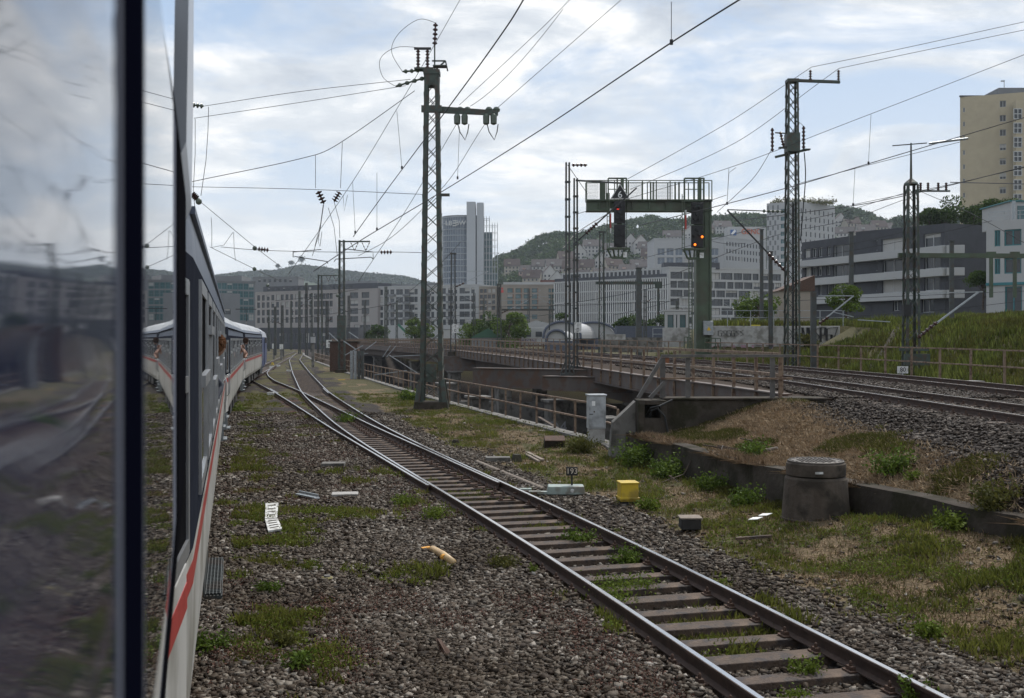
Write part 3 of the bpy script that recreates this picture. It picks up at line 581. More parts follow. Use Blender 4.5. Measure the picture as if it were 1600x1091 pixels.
railing('yard_fence', 'low brown pipe fence on the edge of the yard above the cutting', ypts, 1.08, 2.05, 0.085, (1.05, 0.55), railing_m, cat='fence', group='brown steel railings', rr=0.055)
# retaining walls
m = MB(); strip(m, lambda y: E(y)-0.28, lambda y: E(y)+0.22, 28.9, 240, 2, lambda y: 0.135+0*y, lambda y: -5.2+0*y)
tag(m.build('retaining_wall', concrete), 'long concrete retaining wall with a pale ledge below the yard fence', 'wall')
m = MB(); ys = np.arange(9, 28.2, 0.35); o = len(m.v)
for i, y in enumerate(ys):
    wv = 0.03*math.sin(y*2.7)+0.03*(vnoise(np.array([y*1.3]), np.array([0.5]), 4)[0]-0.5); hh = 0.76+0.07*(vnoise(np.array([y*1.1]), np.array([2.5]), 9)[0]-0.5)
    e = float(E(y)); m.v += [(e-0.16+wv*0.4, y, -0.4), (e-0.13+wv*0.3, y, hh), (e+0.2, y, hh+0.01), (e+0.2, y, -0.4)]
for i in range(len(ys)-1):
    for j in range(4): m.f.append((o+i*4+j, o+i*4+4+j, o+i*4+4+(j+1) % 4, o+i*4+(j+1) % 4)); m.m.append(0)
m.f += [(0, 1, 2, 3), tuple(o+(len(ys)-1)*4+j for j in (3, 2, 1, 0))]; m.m += [0, 0]
tag(m.build('low_wall', concrete_dark), 'low dark crumbling concrete wall holding back the dry bank behind the manhole', 'wall')
# abutment with its pillar, cable hole and heavy railing
ab = thing('bridge_abutment', 'dark concrete abutment wall with a square cable hole at the bridge end', 'abutment', (5, 28, 0))
m = MB(); m.box((5.95, 28.15, 0.35), (4.1, 0.7, 2.5)); m.box((5.95, 28.13, 1.625), (4.2, 0.82, 0.05)); m.build('wall', concrete_dark, ab, bevel=0.02)
m = MB(); m.box((3.27, 27.9, 0.2), (0.16, 0.9, 2.8)); m.box((3.83, 27.9, 0.2), (0.16, 0.9, 2.8)); m.box((3.55, 27.9, 1.545), (0.399, 0.89, 0.11)); m.box((3.55, 27.9, 0.1), (0.399, 0.89, 2.1)); m.box((3.55, 28.28, 1.3), (0.398, 0.1, 0.36)); m.build('pillar', concrete_dark, ab, bevel=0.012)
m = MB(); m.slab([(3.18, 28.0, 1.55), (2.6, 28.0, 1.0), (2.45, 28.0, -0.5), (3.18, 28.0, -0.5)], (0, 0, 0), (0, 0.5, 0)); m.build('wing_wall', concrete, ab)
m = MB(); m.tube([(3.5, 27.6, 1.15), (3.52, 27.4, 1.35), (3.65, 27.35, 1.42), (3.85, 27.4, 1.2), (3.95, 27.42, 0.7)], 0.025, 8); m.tube([(3.42, 27.7, 1.2), (3.5, 27.42, 1.42), (3.7, 27.3, 1.47), (4.05, 27.45, 1.62)], 0.025, 8); m.build('cable', wire_m, ab)
ar = thing('abutment_railing', 'heavy grey steel railing with diagonal struts on top of the abutment', 'railing', (5.4, 28, 1.65))
dark_steel = mat('dark_railing_steel', (0.075, 0.07, 0.065), 0.6, 0.3, vs=4, c2=(0.15, 0.14, 0.13))
MB().beam((3.82, 27.9, 2.72), (7.3, 27.9, 2.72), 0.08, 0.07).build('top_rail', dark_steel, ar)
MB().beam((3.82, 27.9, 2.14), (7.2, 27.9, 2.14), 0.05, 0.05).build('mid_rail', railing_m, ar)
for px, w, mm in ((1036, .13, dark_steel), (1075.5, .12, dark_steel), (1208, .12, dark_steel), (1220, .09, railing_m)):
    x = (px-800)/1700*27.9; MB().box((x, 27.97, 2.16), (w, 0.06, 1.02)).build('post', mm, ar)
for a, b_ in (((3.84, 27.8, 2.66), (3.22, 27.8, 1.64)), ((3.9, 27.8, 2.05), (3.52, 27.8, 1.64))): MB().beam(a, b_, 0.09, 0.09).build('strut', dark_steel, ar)
# graffiti wall with its rail, right of the gantry
gw = thing('graffiti_wall', 'grey concrete wall covered with graffiti beyond the raised tracks', 'wall', (18, 75, 1))
m = MB(); m.box((17.9, 75.2, 2.2), (9.4, 0.5, 3.7)); m.build('wall', concrete_pale, gw, bevel=0.02)
bw = MB()
def strokes(bm, x0, x1, z0, z1, y, n, r, th=0.0, seed=1):
    q = random.Random(seed)
    for i in range(n):
        x = x0+(x1-x0)*i/n; w = (x1-x0)/n*0.8; h = z1-z0; k = q.randint(0, 4)
        pp = [[(0, 0), (0, 1), (w, 1), (w*0.9, 0.5), (0.1*w, 0.45)], [(0, 1), (w, 1), (0, 0), (w, 0)], [(0, 0), (0, 1), (w, 0), (w, 1)], [(w, 1), (0, 0.9), (0, 0.1), (w, 0), (w, 0.5), (w*0.5, 0.5)], [(w, 1), (0, 0.8), (w, 0.35), (0, 0)]][k]
        for a, b_ in zip(pp[:-1], pp[1:]): bm.beam((x+a[0], y, z0+a[1]*h), (x+b_[0], y, z0+b_[1]*h), r, 0.012+th*i)
strokes(bw, 19.6, 22.5, 2.95, 3.95, 74.93, 7, 0.16, 0.0012, 5); bw.build('black_lettering', black_m, gw)
m = MB(); strokes(m, 13.8, 18.2, 1.75, 2.75, 74.93, 6, 0.15, 0.0012, 9); m.build('pink_lettering', mat('pink_spray', (0.36, 0.22, 0.26), 0.8), gw)
m = MB(); strokes(m, 14.2, 16.0, 3.35, 3.75, 74.93, 6, 0.05, 0.0012, 11); m.build('small_tag', black_m, gw)
m = MB(); strokes(m, 19.8, 22.2, 1.8, 2.7, 74.93, 3, 0.14, 0.0012, 19); m.build('white_lettering', white_m, gw)
railing('wall_handrail', 'thin grey handrail on top of the graffiti wall', [Vector((x, 75.3, 4.05)) for x in np.arange(13.3, 24, 1.0)], 1.1, 1.6, 0.05, (1.07, 0.6), galv, rr=0.04)
ys_ = thing('yellow_notice', 'small yellow and blue notice on the handrail above the graffiti wall', 'sign', P(1181, 511, 75.0))
MB().box(P(1181, 511, 75.0), (0.62, 0.03, 0.30)).build('plate', mat('yellow_sign', (0.55, 0.45, 0.05), 0.6), ys_)
textmesh('ACHTUNG', 0.13, 0.004, P(1181, 511, 74.97), UP, 'lettering', mat('blue_ink', (0.05, 0.08, 0.2), 0.6), ys_)
cw = thing('station_platform_wall', 'low beige concrete blocks and wall pieces beyond the far railing', 'wall', (14, 100, 2))
m = MB(); m.box((11.4, 104, 2.6), (6.0, 1.0, 1.4)); m.build('wall', concrete, cw)
m = MB(); m.box((9.4, 101, 3.35), (2.2, 0.8, 0.5)); m.build('concrete_block', concrete_pale, cw); m = MB(); m.box((13.6, 90, 3.3), (2.2, 0.8, 1.6)); m.build('concrete_block', concrete_pale, cw)
# diagonal kerb on the bank
m = MB(); pts = [Vector((x, y, float(HGT(x, y))+0.16)) for x, y in zip(np.linspace(16.7, 22.4, 14), np.linspace(51.5, 62.5, 14))]
m.sweep([(-0.15, -0.5), (0.15, -0.5), (0.15, 0.06), (-0.15, 0.06)], pts); tag(m.build('bank_kerb', concrete_dark), 'dark concrete kerb running diagonally up the green bank', 'kerb')

# ---------------------------------------------------------------- masts
def lat(m, wb, wt, H, leg, br_, n, z0=0.0, style='X', cx=0, cy=0, db=None, dt=None, flare=0):
    db = db or wb; dt = dt or wt
    def c(k, z): f = (z-z0)/(H-z0); return (cx+k[0]*(wb+(wt-wb)*f)/2, cy+k[1]*(db+(dt-db)*f)/2, z)
    ks = [(-1, -1), (1, -1), (1, 1), (-1, 1)]
    for k in ks:
        a, b_ = Vector(c(k, z0)), Vector(c(k, H))
        m.box((0, 0, 0), (0, 0, 0)) if False else None
        m.beam(a+Vector((-k[0]*leg/2, 0, 0)), b_+Vector((-k[0]*leg/2, 0, 0)), leg, leg*0.14, up=(0, 1, 0)); m.beam(a+Vector((0, -k[1]*leg/2, 0)), b_+Vector((0, -k[1]*leg/2, 0)), leg*0.14, leg, up=(0, 1, 0))
        if flare: m.beam(a+Vector((k[0]*flare, k[1]*flare*0.6, 0)), Vector(c(k, z0+1.3)), leg*1.5, leg*1.2, w2=0.7)
    zs = np.linspace(z0+(0.4 if flare else 0.1), H-0.1, n+1)
    for i in range(n):
        for a, b_ in ((0, 1), (1, 2), (2, 3), (3, 0)):
            if style == 'X': prs = [(zs[i], zs[i+1], a, b_), (zs[i+1], zs[i], a, b_)] if a in (0, 2) else [(zs[i], zs[i+1], a, b_)]
            elif style == 'Z': prs = [(zs[i], zs[i+1], a, b_)] if i % 2 == 0 else [(zs[i+1], zs[i], a, b_)]
            else: prs = [(zs[i], zs[i], a, b_)]
            for za, zb_, p, q in prs:
                u, v = Vector(c(ks[p], za)), Vector(c(ks[q], zb_)); m.beam(u, v, br_, br_*0.4 if style != 'L' else br_*1.6)
    return m
def insul(m, p, q, n=4, r=0.09, rr=0.03, mi=0):
    p, q = Vector(p), Vector(q); L_ = (q-p).length; pr = []
    for i in range(n):
        z = L_*(i+0.5)/n; d = L_/n*0.28; pr += [(rr, z-d*1.3), (r, z-d*0.4), (r*0.8, z+d*0.5), (rr, z+d)]
    m.lathe(p, [(rr, 0)]+pr+[(rr, L_)], 10, mi, ax=q-p); return m
TA = -0.255                                     # the tracks' heading (dx/dy) near here; arms stand square to it
def arm_dir(a): v = Vector((math.cos(a), math.sin(a), 0)); return v
MT = {}
def mast(px, Y, ztop, wb, wt, label, m=None, base_z=0.02, leg=0.09, br_=0.045, n=None, style='Z', foot=True, flare=0, rz=0.25, db=None, dt=None):
    x = (px-CX)/FP*Y; r = thing('catenary_mast', label, 'mast', (x, Y, base_z), rz, group='overhead line masts')
    H = ztop-base_z; n = n or int(H/0.75)
    lat(MB(), wb, wt, H, leg, br_, n, style=style, db=db, dt=dt, flare=flare).build('lattice_shaft', m or mast_green, r, world=False)
    if foot: MB().box((0, 0, 0.08), (wb+0.5, (db or wb)+0.5, 0.5), tp=0.92).build('foundation', concrete_dark, r, world=False, bevel=0.02)
    return r
def cap(r, z, w, d=None, h=0.12): return MB().box((0, 0, z), (w, d or w, h)).build('cap_plate', mast_green, r, world=False)
# the tall mast
t0 = mast(675, 48.5, 14.95, 1.02, 0.62, 'tall green lattice mast in the middle with insulated crossarm', leg=0.17, br_=0.062, n=19, style='X', flare=0.14, rz=0.0, base_z=0.05)
x0 = t0.location.x
cap(t0, 14.95, 0.72, h=0.2); MB().box((0, 0, 14.6), (0.64, 0.64, 0.5)).build('head_plate', mast_green, t0, world=False)
MB().box((0, -0.3, 13.3), (0.9, 0.12, 0.3)).build('crossarm_collar', mast_green, t0, world=False)
MB().beam((-0.3, -0.15, 13.33), (2.95, -0.05, 13.16), 0.16, 0.30, w2=0.75).build('crossarm', mast_green, t0, world=False)
for x in (1.33, 1.66, 2.62, 2.95):
    m = MB(); m.lathe((x-0.08, 0.12, 13.22), [(0.03, 0), (0.15, 0.05), (0.17, 0.15), (0.10, 0.24), (0.03, 0.26)], 14)
    m.lathe((x-0.2, -0.16, 12.62), [(0.05, 0), (0.14, 0.05), (0.15, 0.38), (0.12, 0.45), (0.05, 0.5)], 14); m.build('insulator', insul_green, t0, world=False, smooth=False)
for x in (1.45, 2.75):
    m = MB(); m.tube([(x-0.28, -0.16, 12.62), (x-0.2, -0.16, 12.30), (x+0.03, -0.16, 11.95), (x+0.15, -0.16, 12.3), (x+0.2, -0.16, 12.65)], 0.025, 6); m.build('hanger', wire_m, t0, world=False)
m = MB(); m.box((-0.35, 0, 15.12), (0.85, 0.5, 0.08)); m.box((0.35, 0, 15.25), (0.6, 0.4, 0.06)); m.beam((0.1, 0, 15.05), (0.6, 0, 15.5), 0.06); m.beam((0.6, 0, 15.5), (0.7, 0, 15.05), 0.06); m.beam((0.0, 0, 15.5), (0.6, 0, 15.5), 0.06); m.build('switch_frame', mast_green, t0, world=False)
for x in (-0.62, -0.2): 
    m = MB(); insul(m, (x, 0, 15.15), (x, 0, 16.0), 6, 0.1, 0.05); m.build('insulator', insul_brown, t0, world=False)
MB().box((-0.42, 0, 16.05), (0.75, 0.12, 0.09)).build('switch_bar', wire_m, t0, world=False)
m = MB(); insul(m, (0.12, 0, 16.2), (0.16, 0, 17.2), 5, 0.12, 0.04); m.build('insulator', insul_brown, t0, world=False); MB().beam((0.12, 0, 15.1), (0.12, 0, 16.3), 0.06).build('spigot', mast_green, t0, world=False)
for a, b_ in (((-0.25, 0, 15.1), (-1.3, -0.1, 15.0)), ((-0.3, 0, 14.75), (-1.6, -0.1, 14.35))):
    m = MB(); insul(m, a, b_, 4, 0.1, 0.04); m.build('insulator', insul_green, t0, world=False)
def loop(root, pts, r=0.012, name='jumper_wire'): # smooth curve through points
    pts = [Vector(p) for p in pts]; out_ = []
    for i in range(len(pts)-1):
        p0, p1, p2, p3 = pts[max(i-1, 0)], pts[i], pts[i+1], pts[min(i+2, len(pts)-1)]
        for t in np.linspace(0, 1, 7)[:-1]: out_.append(0.5*((2*p1)+(p2-p0)*t+(2*p0-5*p1+4*p2-p3)*t*t+(3*p1-p0-3*p2+p3)*t**3))
    out_.append(pts[-1]); return MB().tube(out_, r, 5).build(name, wire_m, root, world=False)
loop(t0, [(0.16, 0, 17.2), (-0.6, 0, 17.35), (-1.5, 0, 16.7), (-1.8, 0, 15.9), (-1.3, 0, 15.0)])
loop(t0, [(-0.6, 0, 16.1), (-1.6, 0, 16.1), (-2.3, 0, 15.6), (-2.2, 0, 14.8), (-1.6, 0, 14.35)])
MB().box((0.55, -0.2, 9.5), (0.5, 0.14, 0.12)).build('bracket', mast_green, t0, world=False); MB().box((0, -0.42, 1.6), (0.45, 0.1, 0.8)).build('cable_box', mast_green, t0, world=False)
# second mast with its short head beam and V hangers
def vhead(r, H, L_, s=1, hang=True, m_=None):
    MB().beam((-0.2*s, 0, H), (L_*s, 0, H), 0.12, 0.13).build('head_beam', m_ or mast_green, r, world=False)
    if hang:
        for k in (0.45, 0.85):
            m = MB(); x = L_*s*k; insul(m, (x-0.35, 0, H-0.08), (x, 0, H-0.85), 3, 0.05, 0.018); m.build('insulator', insul_brown, r, world=False)
            m = MB(); insul(m, (x+0.35, 0, H-0.08), (x, 0, H-0.85), 3, 0.05, 0.018); m.build('insulator', insul_brown, r, world=False)
t1 = mast(534, 100, 12.25, 0.62, 0.5, 'green lattice mast beside the yard fence with a short head beam', n=17, style='X', leg=0.11, rz=0.0); vhead(t1, 12.1, 2.6)
MB().box((0, 0, 4.2), (0.75, 0.75, 2.2)).build('switch_box', mast_green, t1, world=False)
t2 = mast(500, 150, 12.0, 0.7, 0.55, 'green lattice mast farther back behind the yard fence', n=15, leg=0.1, rz=0.0); vhead(t2, 11.9, 2.6)
cant_specs = {}
def cantilever(r, z, L_, s, dz=1.5, yaw=0.0):           # insulated swivel bracket holding a contact wire
    q = Vector((math.cos(yaw)*s, math.sin(yaw)*s, 0)); m = MB(); a = q*0.25
    m.beam(a+Vector((0, 0, z)), q*L_+Vector((0, 0, z+dz)), 0.06, 0.06); m.beam(a+Vector((0, 0, z+dz)), q*L_+Vector((0, 0, z+dz)), 0.05, 0.05); m.beam(q*(L_*0.5)+Vector((0, 0, z+dz*0.42)), q*L_+Vector((0, 0, z+dz*0.25)), 0.04, 0.04)
    o = m.build('cantilever', galv, r, world=False); m = MB(); insul(m, a+Vector((0, 0, z)), a+(q*L_*0.25)+Vector((0, 0, z+dz*0.25)), 3, 0.1, 0.05); m.build('insulator', insul_brown, r, world=False); return o
for px, Y, zt, lab, s, zc in ((708, 105, 11.4, 'grey lattice mast standing on the bridge with an hectometre board', 1, 8.2),
                              (940, 96, 12.6, 'green lattice mast left of the gantry carrying a long green beam', -1, 0),
                              (780, 128, 9.6, 'slim lattice mast on the bridge in front of the beige building', 1, 6.2)):
    r = mast(px, Y, zt, 0.55, 0.42, lab, m=mast_grey if px != 940 else mast_green, base_z=1.6, leg=0.09, n=14, rz=0.0); MT[px] = r
    if zc: cantilever(r, zc-1.6, 3.4, s); 
    MB().box((0, 0, zt-1.6), (0.6, 0.6, 0.12)).build('cap_plate', mast_grey, r, world=False)
MB().beam((-0.5, 0, 6.5), (5.3, 0, 6.5), 0.26, 0.26).build('cross_beam', mast_green, MT[940], world=False); MB().beam((5.0, 0, 6.4), (5.0, 0, 3.6), 0.16, 0.16).build('drop_post', mast_green, MT[940], world=False); MB().box((5.0, 0, 6.2), (0.6, 0.2, 0.35), tp=1.0).build('bracket', mast_green, MT[940], world=False)
MB().beam((0.3, 0, 5.0), (6.5, 0, 5.0), 0.22, 0.22).build('cross_beam', mast_grey, MT[780], world=False); MB().beam((5.9, 0, 4.9), (5.9, 0, 2.6), 0.14, 0.14).build('drop_post', mast_grey, MT[780], world=False)
# twin ladder masts on a bracket of the bridge
for px, zt, lab in ((887, 11.75, 'left, taller flat ladder mast on the bridge edge bracket'), (899.5, 11.05, 'right, shorter flat ladder mast on the bridge edge bracket')):
    Yl = 53 if px == 887 else 54.5
    r = mast(px, Yl, zt if px == 887 else 11.2, 0.24, 0.22, lab, m=mast_grey, base_z=1.38, leg=0.075, br_=0.05, n=12, style='L', foot=False, rz=0.0, db=0.34, dt=0.2); MT[px] = r
    m = MB(); m.box((0, 0, 0.06), (0.7, 0.5, 0.1)); 
    for s in (-1, 1): m.beam((s*0.34, -0.1, 0.08), (s*0.1, -0.1, 0.75), 0.06)
    m.build('base_plate', mast_grey, r, world=False)
a9 = MT[899.5]; MB().beam((0, 0, 9.72), (2.3, 0, 9.58), 0.08).build('head_arm', mast_grey, a9, world=False)
m = MB(); insul(m, (0.2, 0, 10.25), (0.95, 0, 10.25), 4, 0.1, 0.035); m.build('insulator', insul_brown, MT[887], world=False); MB().tube([(MT[887].location.x, 53, 11.63), P(918, 303, 69)], 0.018, 5).build('stay_wire', wire_m, MT[887])
m = MB(); m.beam((0.0, 0, 6.6), (3.1, 0.4, 9.4), 0.07); m.build('cantilever', wire_m, a9, world=False); m = MB(); insul(m, (0.5, 0.06, 7.05), (1.1, 0.14, 7.6), 5, 0.12, 0.045); m.build('insulator', insul_brown, a9, world=False)
def hecto(px, py, Y, w, h, label, root_mast, s1='1', s2='0'):
    c = P(px, py, Y); r = thing('hectometre_sign', label, 'sign', tuple(c), group='hectometre boards'); MB().box(c, (w, 0.03, h)).build('board', white_m, r)
    textmesh(s1, h*0.5, 0.004, c+Vector((0, -0.02, h*0.24)), UP, 'digit', black_m, r); textmesh(s2, h*0.5, 0.004, c+Vector((0, -0.02, -h*0.24)), UP, 'digit', black_m, r)
hecto(903, 512, 52.6, 0.34, 0.5, 'white board with 1 over 0 on the twin ladder masts', None); hecto(711.5, 513.5, 104.5, 0.62, 0.85, 'white board with 1 over 0 on the mast above the bridge', None); hecto(514, 537.5, 118, 0.60, 0.85, 'white board with 1 over 0 beside the yard fence mast', None)
# big mast at the right
t3 = mast(1237.5, 58, 16.95, 0.72, 0.56, 'tall green lattice mast at right with switch gear and a long top arm', base_z=1.4, leg=0.095, br_=0.065, n=20, style='X', rz=0.0)
MB().beam((-0.25, 0, 15.55), (2.55, 0, 15.45), 0.16, 0.14).build('top_arm', mast_green, t3, world=False); MB().box((0, 0, 15.5), (0.6, 0.6, 0.16)).build('cap_plate', mast_green, t3, world=False)
for x in (0.98, 2.48): m = MB(); insul(m, (x, 0, 15.55), (x, 0, 16.1), 4, 0.09, 0.04); m.build('insulator', insul_brown, t3, world=False)
m = MB(); m.beam((-0.9, 0, 11.45), (0.8, 0, 11.85), 0.12, 0.12); m.box((-0.55, 0, 11.95), (0.3, 0.3, 0.06)); m.box((0.75, 0, 11.85), (0.4, 0.35, 0.06)); m.beam((-0.9, 0, 12.75), (0.0, 0, 12.7), 0.06); m.box((0, -0.02, 12.2), (0.68, 0.7, 1.0)); m.build('switch_frame', mast_green, t3, world=False)
for a, b_, mm in (((-1.05, 0, 11.75), (-1.05, 0, 13.0), insul_brown), ((-0.62, 0, 12.8), (-0.42, 0, 11.9), insul_brown), ((0.62, 0, 11.9), (0.62, 0, 13.1), insul_brown)):
    m = MB(); insul(m, a, b_, 6, 0.1, 0.05); m.build('insulator', mm, t3, world=False)
loop(t3, [(0.62, 0, 13.1), (0.35, 0, 13.3), (0.2, 0, 12.9)]); loop(t3, [(0.65, 0, 11.7), (0.72, 0, 10.5), (0.62, 0, 9), (0.45, 0, 7)], 0.03, 'cable')
m = MB(); insul(m, (-1.6, 0, 8.58), (-0.4, 0, 8.55), 5, 0.1, 0.03); m.build('insulator', insul_green, t3, world=False)
MB().tube([(-3.45, 0, 8.65), (-1.55, 0, 8.58)], 0.03, 5).build('stay_tube', wire_m, t3, world=False)
MB().beam((-3.45, 0, 8.62), (-0.3, 0, 5.3), 0.075, 0.075).build('cantilever', wire_m, t3, world=False); m = MB(); insul(m, (-1.3, 0, 6.35), (-0.4, 0, 5.4), 5, 0.11, 0.05); m.build('insulator', insul_brown, t3, world=False)
MB().beam((0.0, -0.2, -0.3), (0.0, -0.2, 9), 0.10, 0.10).build('cable_duct', black_m, t3, world=False)
t4 = mast(1423.5, 48, 9.95, 0.62, 0.5, 'green lattice mast on the bank with a tilted rod on its tip', base_z=1.5, leg=0.10, br_=0.045, n=12, style='X', rz=0.0)
MB().lathe((0, 0, 8.45), [(0.33, 0), (0.30, 0.08), (0.06, 0.28)], 8).build('cap_plate', mast_green, t4, world=False); MB().tube([(0, 0, 8.6), (0, 0, 10.3)], [0.06, 0.035], 8).build('spigot', mast_green, t4, world=False)
MB().tube([(-0.82, 0, 10.18), (0.7, 0, 10.3)], 0.025, 6).build('rod', wire_m, t4, world=False); MB().tube([(0.8, 0, 10.28), (2.5, 0, 10.5)], 0.05, 8).build('rod', galv, t4, world=False)
MB().beam((0.2, 0, 8.18), (1.72, 0, 8.18), 0.08, 0.07).build('insulator_arm', mast_green, t4, world=False)
for x in (0.42, 0.75, 1.2, 1.55): m = MB(); insul(m, (x, 0, 8.22), (x, 0, 8.55), 4, 0.07, 0.045); m.build('insulator', insul_brown, t4, world=False)
MB().box((-0.35, -0.4, 2.9), (0.32, 0.3, 0.5)).build('signal_box', black_m, t4, world=False)
MB().box((0.0, -0.36, 1.2), (1.3, 0.08, 0.14)).build('step_plate', mast_green, t4, world=False); MB().box((0.1, -0.4, 0.75), (1.1, 0.2, 0.5)).build('lower_frame', mast_green, t4, world=False)
pb = thing('portal_beam', 'long green steel beam with short drop posts, reaching right from the bank mast', 'overhead beam', (17.5, 48.3, 6.9))
MB().beam((17.2, 48.45, 6.88), (25.5, 48.45, 6.84), 0.17, 0.2).build('beam', gantry_green, pb)
for px in (1551, 1588):
    x = (px-800)/1700*48.3; m = MB(); m.beam((x, 48.45, 6.78), (x, 48.45, 5.0), 0.13, 0.13); m.beam((x-0.2, 48.45, 6.98), (x+0.2, 48.45, 6.98), 0.12, 0.12); m.build('drop_post', gantry_green, pb)
pc = thing('cantilever_post', 'grey tube post with a swivel bracket behind the far railing', 'post', (P(1271, 560, 54).x, 54, 1.4)); MB().box((0, 0, 2.05), (0.26, 0.2, 4.1)).build('post', mast_grey, pc, world=False)
cantilever(pc, 2.5, 2.0, 1, 1.4); MB().tube([(2.2, 0, 2.7), (3.8, 0, 2.6)], 0.03, 6).build('registration_arm', galv, pc, world=False)
q4 = thing('swivel_bracket', 'pale swivel bracket reaching right from the bank mast', 'bracket', (17.7, 48, 4.2)); m = MB(); m.beam((17.9, 47.6, 3.35), (20.4, 47.6, 5.2), 0.07); m.beam((17.8, 47.6, 5.15), (20.6, 47.6, 5.22), 0.045); m.build('tube', galv, q4); m = MB(); insul(m, (17.75, 47.6, 3.2), (18.6, 47.6, 3.9), 5, 0.1, 0.05); m.build('insulator', insul_brown, q4)
pole_specs = [(1204, 75, 395, 560, .30, 'thick grey pole left of the tall right mast'), (1190, 88, 360, 545, .30, 'slim pale grey pole behind the thick pole'), (1330, 80, 364, 480, .34, 'brownish steel pole in front of the dark terraced building'), (1487, 75, 378, 485, .3, 'light concrete pole beside the glass link'), (998, 110, 420, 540, .6, 'wide grey pole left of the glass lift shaft'), (430, 160, 480, 545, .4, 'grey pole left of the white slab building')]
for px, Y, ya, yb, w, lab in pole_specs:
    a, b_ = P(px, ya, Y), P(px, yb, Y); r = thing('steel_pole', lab, 'pole', tuple(b_), group='plain poles in the background'); m = MB(); m.box(((a.x), Y, (a.z+b_.z)/2-0.5), (w, w*0.8, a.z-b_.z+1), tp=0.85); m.build('shaft', mast_grey, r, bevel=0.02); MB().box((a.x, Y, a.z+0.05), (w*1.1, w, 0.08)).build('cap_plate', mast_grey, r)
# clutter of masts far down the line
fm = [(441, 190, 478, 'L'), (468, 230, 455, 'Z'), (479, 205, 442, 'L'), (487, 260, 458, 'Z'), (511, 175, 470, 'Z'), (455, 300, 470, 'Z'), (545, 215, 462, 'L'), (603, 180, 448, 'Z'), (570, 240, 470, 'L'), (620, 260, 470, 'Z'), (643, 280, 478, 'L'), (420, 280, 484, 'Z'), (741, 210, 458, 'Z'), (756, 250, 466, 'L'), (826, 230, 452, 'Z'), (862, 200, 462, 'L'), (1008, 150, 452, 'L'), (1058, 170, 470, 'L'), (1150, 200, 470, 'Z'), (1092, 190, 466, 'Z')]
side = ['slim', 'thin', 'plain', 'small']
prev = None
for i, (px, Y, ya, st) in enumerate(fm):
    z = EYE+(530-ya)/1700*Y; r = mast(px, Y, z, 0.5, 0.4, '', m=mast_green if i % 2 else mast_grey, leg=0.15, br_=0.08, n=max(6, int(z/1.1)), style=st, rz=0.0, base_z=0.0 if px < 700 else 1.5, foot=False)
    r['label'] = 'distant %s %s lattice mast, number %s of the row counted from the left' % (side[i % 4], 'green' if i % 2 else 'grey', '')
    cantilever(r, z-3.2, 2.6, 1 if i % 3 else -1)
    MT['f%d' % i] = r
ords = ['leftmost', 'second', 'third', 'fourth', 'fifth', 'sixth', 'seventh', 'eighth', 'ninth', 'tenth', 'eleventh', 'twelfth', 'thirteenth', 'fourteenth', 'fifteenth', 'sixteenth', 'seventeenth', 'eighteenth', 'nineteenth', 'rightmost']
for k, i in enumerate(sorted(range(len(fm)), key=lambda i: fm[i][0])): MT['f%d' % i]['label'] = 'distant lattice mast in front of the far buildings, %s of the twenty small ones' % ords[k]; MT['f%d' % i]['group'] = 'distant lattice masts'
# fallen-looking pale brackets over the cutting
pb2 = thing('bracket_frame', 'pale diagonal bracket tubes rising from the cutting beyond the yard fence', 'bracket', (-9, 78, 0)); m = None
for a, b_, w in (((608, 555, 80), (652, 583, 80), .06), ((598, 558, 82), (610, 540, 82), .05), ((604, 558, 82), (618, 541, 82), .05), ((539, 555, 90), (567, 540, 90), .07), ((570, 547, 90), (588, 534, 90), .07), ((612, 557, 80), (656, 555, 80), .05), ((537, 533, 95), (556, 546, 95), .08), ((585, 586, 70), (636, 579, 70), .05), ((514, 520, 110), (535, 540, 110), .08), ((545, 519, 110), (560, 529, 110), .08), ((550, 556, 90), (575, 552, 90), .05)):
    MB().beam(P(*a), P(*b_), w).build('bracket_tube', galv, pb2)
sc = thing('switch_cabinet', 'weathered grey slatted post group standing in the yard fence', 'cabinet', tuple(G(558, 592, 0.1)))
for dx in (-0.42, -0.14, 0.14, 0.42):
    p = G(558, 592, 0.1); MB().box((p.x+dx, p.y, 1.15), (0.2, 0.3, 2.2)).build('panel', galv if dx < 0 else mast_grey, sc)
bb = thing('brick_hut', 'small brown brick block between the mast and the fence', 'hut', (-15.6, 103, 0)); m = MB(); m.box((-15.9, 103.5, 1.4), (2.6, 1.6, 2.9)); m.build('wall', rust, bb); m = MB(); m.box((-15.9, 103.5, 2.9), (2.8, 1.8, 0.1)); m.build('roof', concrete_dark, bb)

# ---------------------------------------------------------------- signal gantry
GY = 69.0; gt = thing('signal_gantry', 'green steel cantilever gantry over the raised tracks with maintenance cage', 'signal gantry', (12.05, GY, 1.6))
def gx(px): return (px-CX)/FP*GY
def gz(py): return EYE-(py-CY)/FP*GY
def gbox(m, x0_, y0_, x1_, y1_, dy=0.3, yo=0.0): m.box(((gx(x0_)+gx(x1_))/2, GY+yo, (gz(y0_)+gz(y1_))/2), (abs(gx(x1_)-gx(x0_)), dy, abs(gz(y0_)-gz(y1_)))); return m
m = MB(); gbox(m, 1088, 318, 1108, 555, 0.7); gbox(m, 1086, 318, 1089, 555, 0.9); gbox(m, 1107, 318, 1110, 555, 0.9); m.build('column', gantry_green, gt)
m = MB(); gbox(m, 916, 316, 1111, 329.5, 0.5); gbox(m, 915.5, 314.5, 1111.5, 316, 0.9); gbox(m, 915.5, 329.5, 1111.5, 331, 0.9)
for px in range(935, 1090, 26): gbox(m, px, 316, px+1, 329.5, 0.85)
m.build('main_beam', gantry_green, gt)
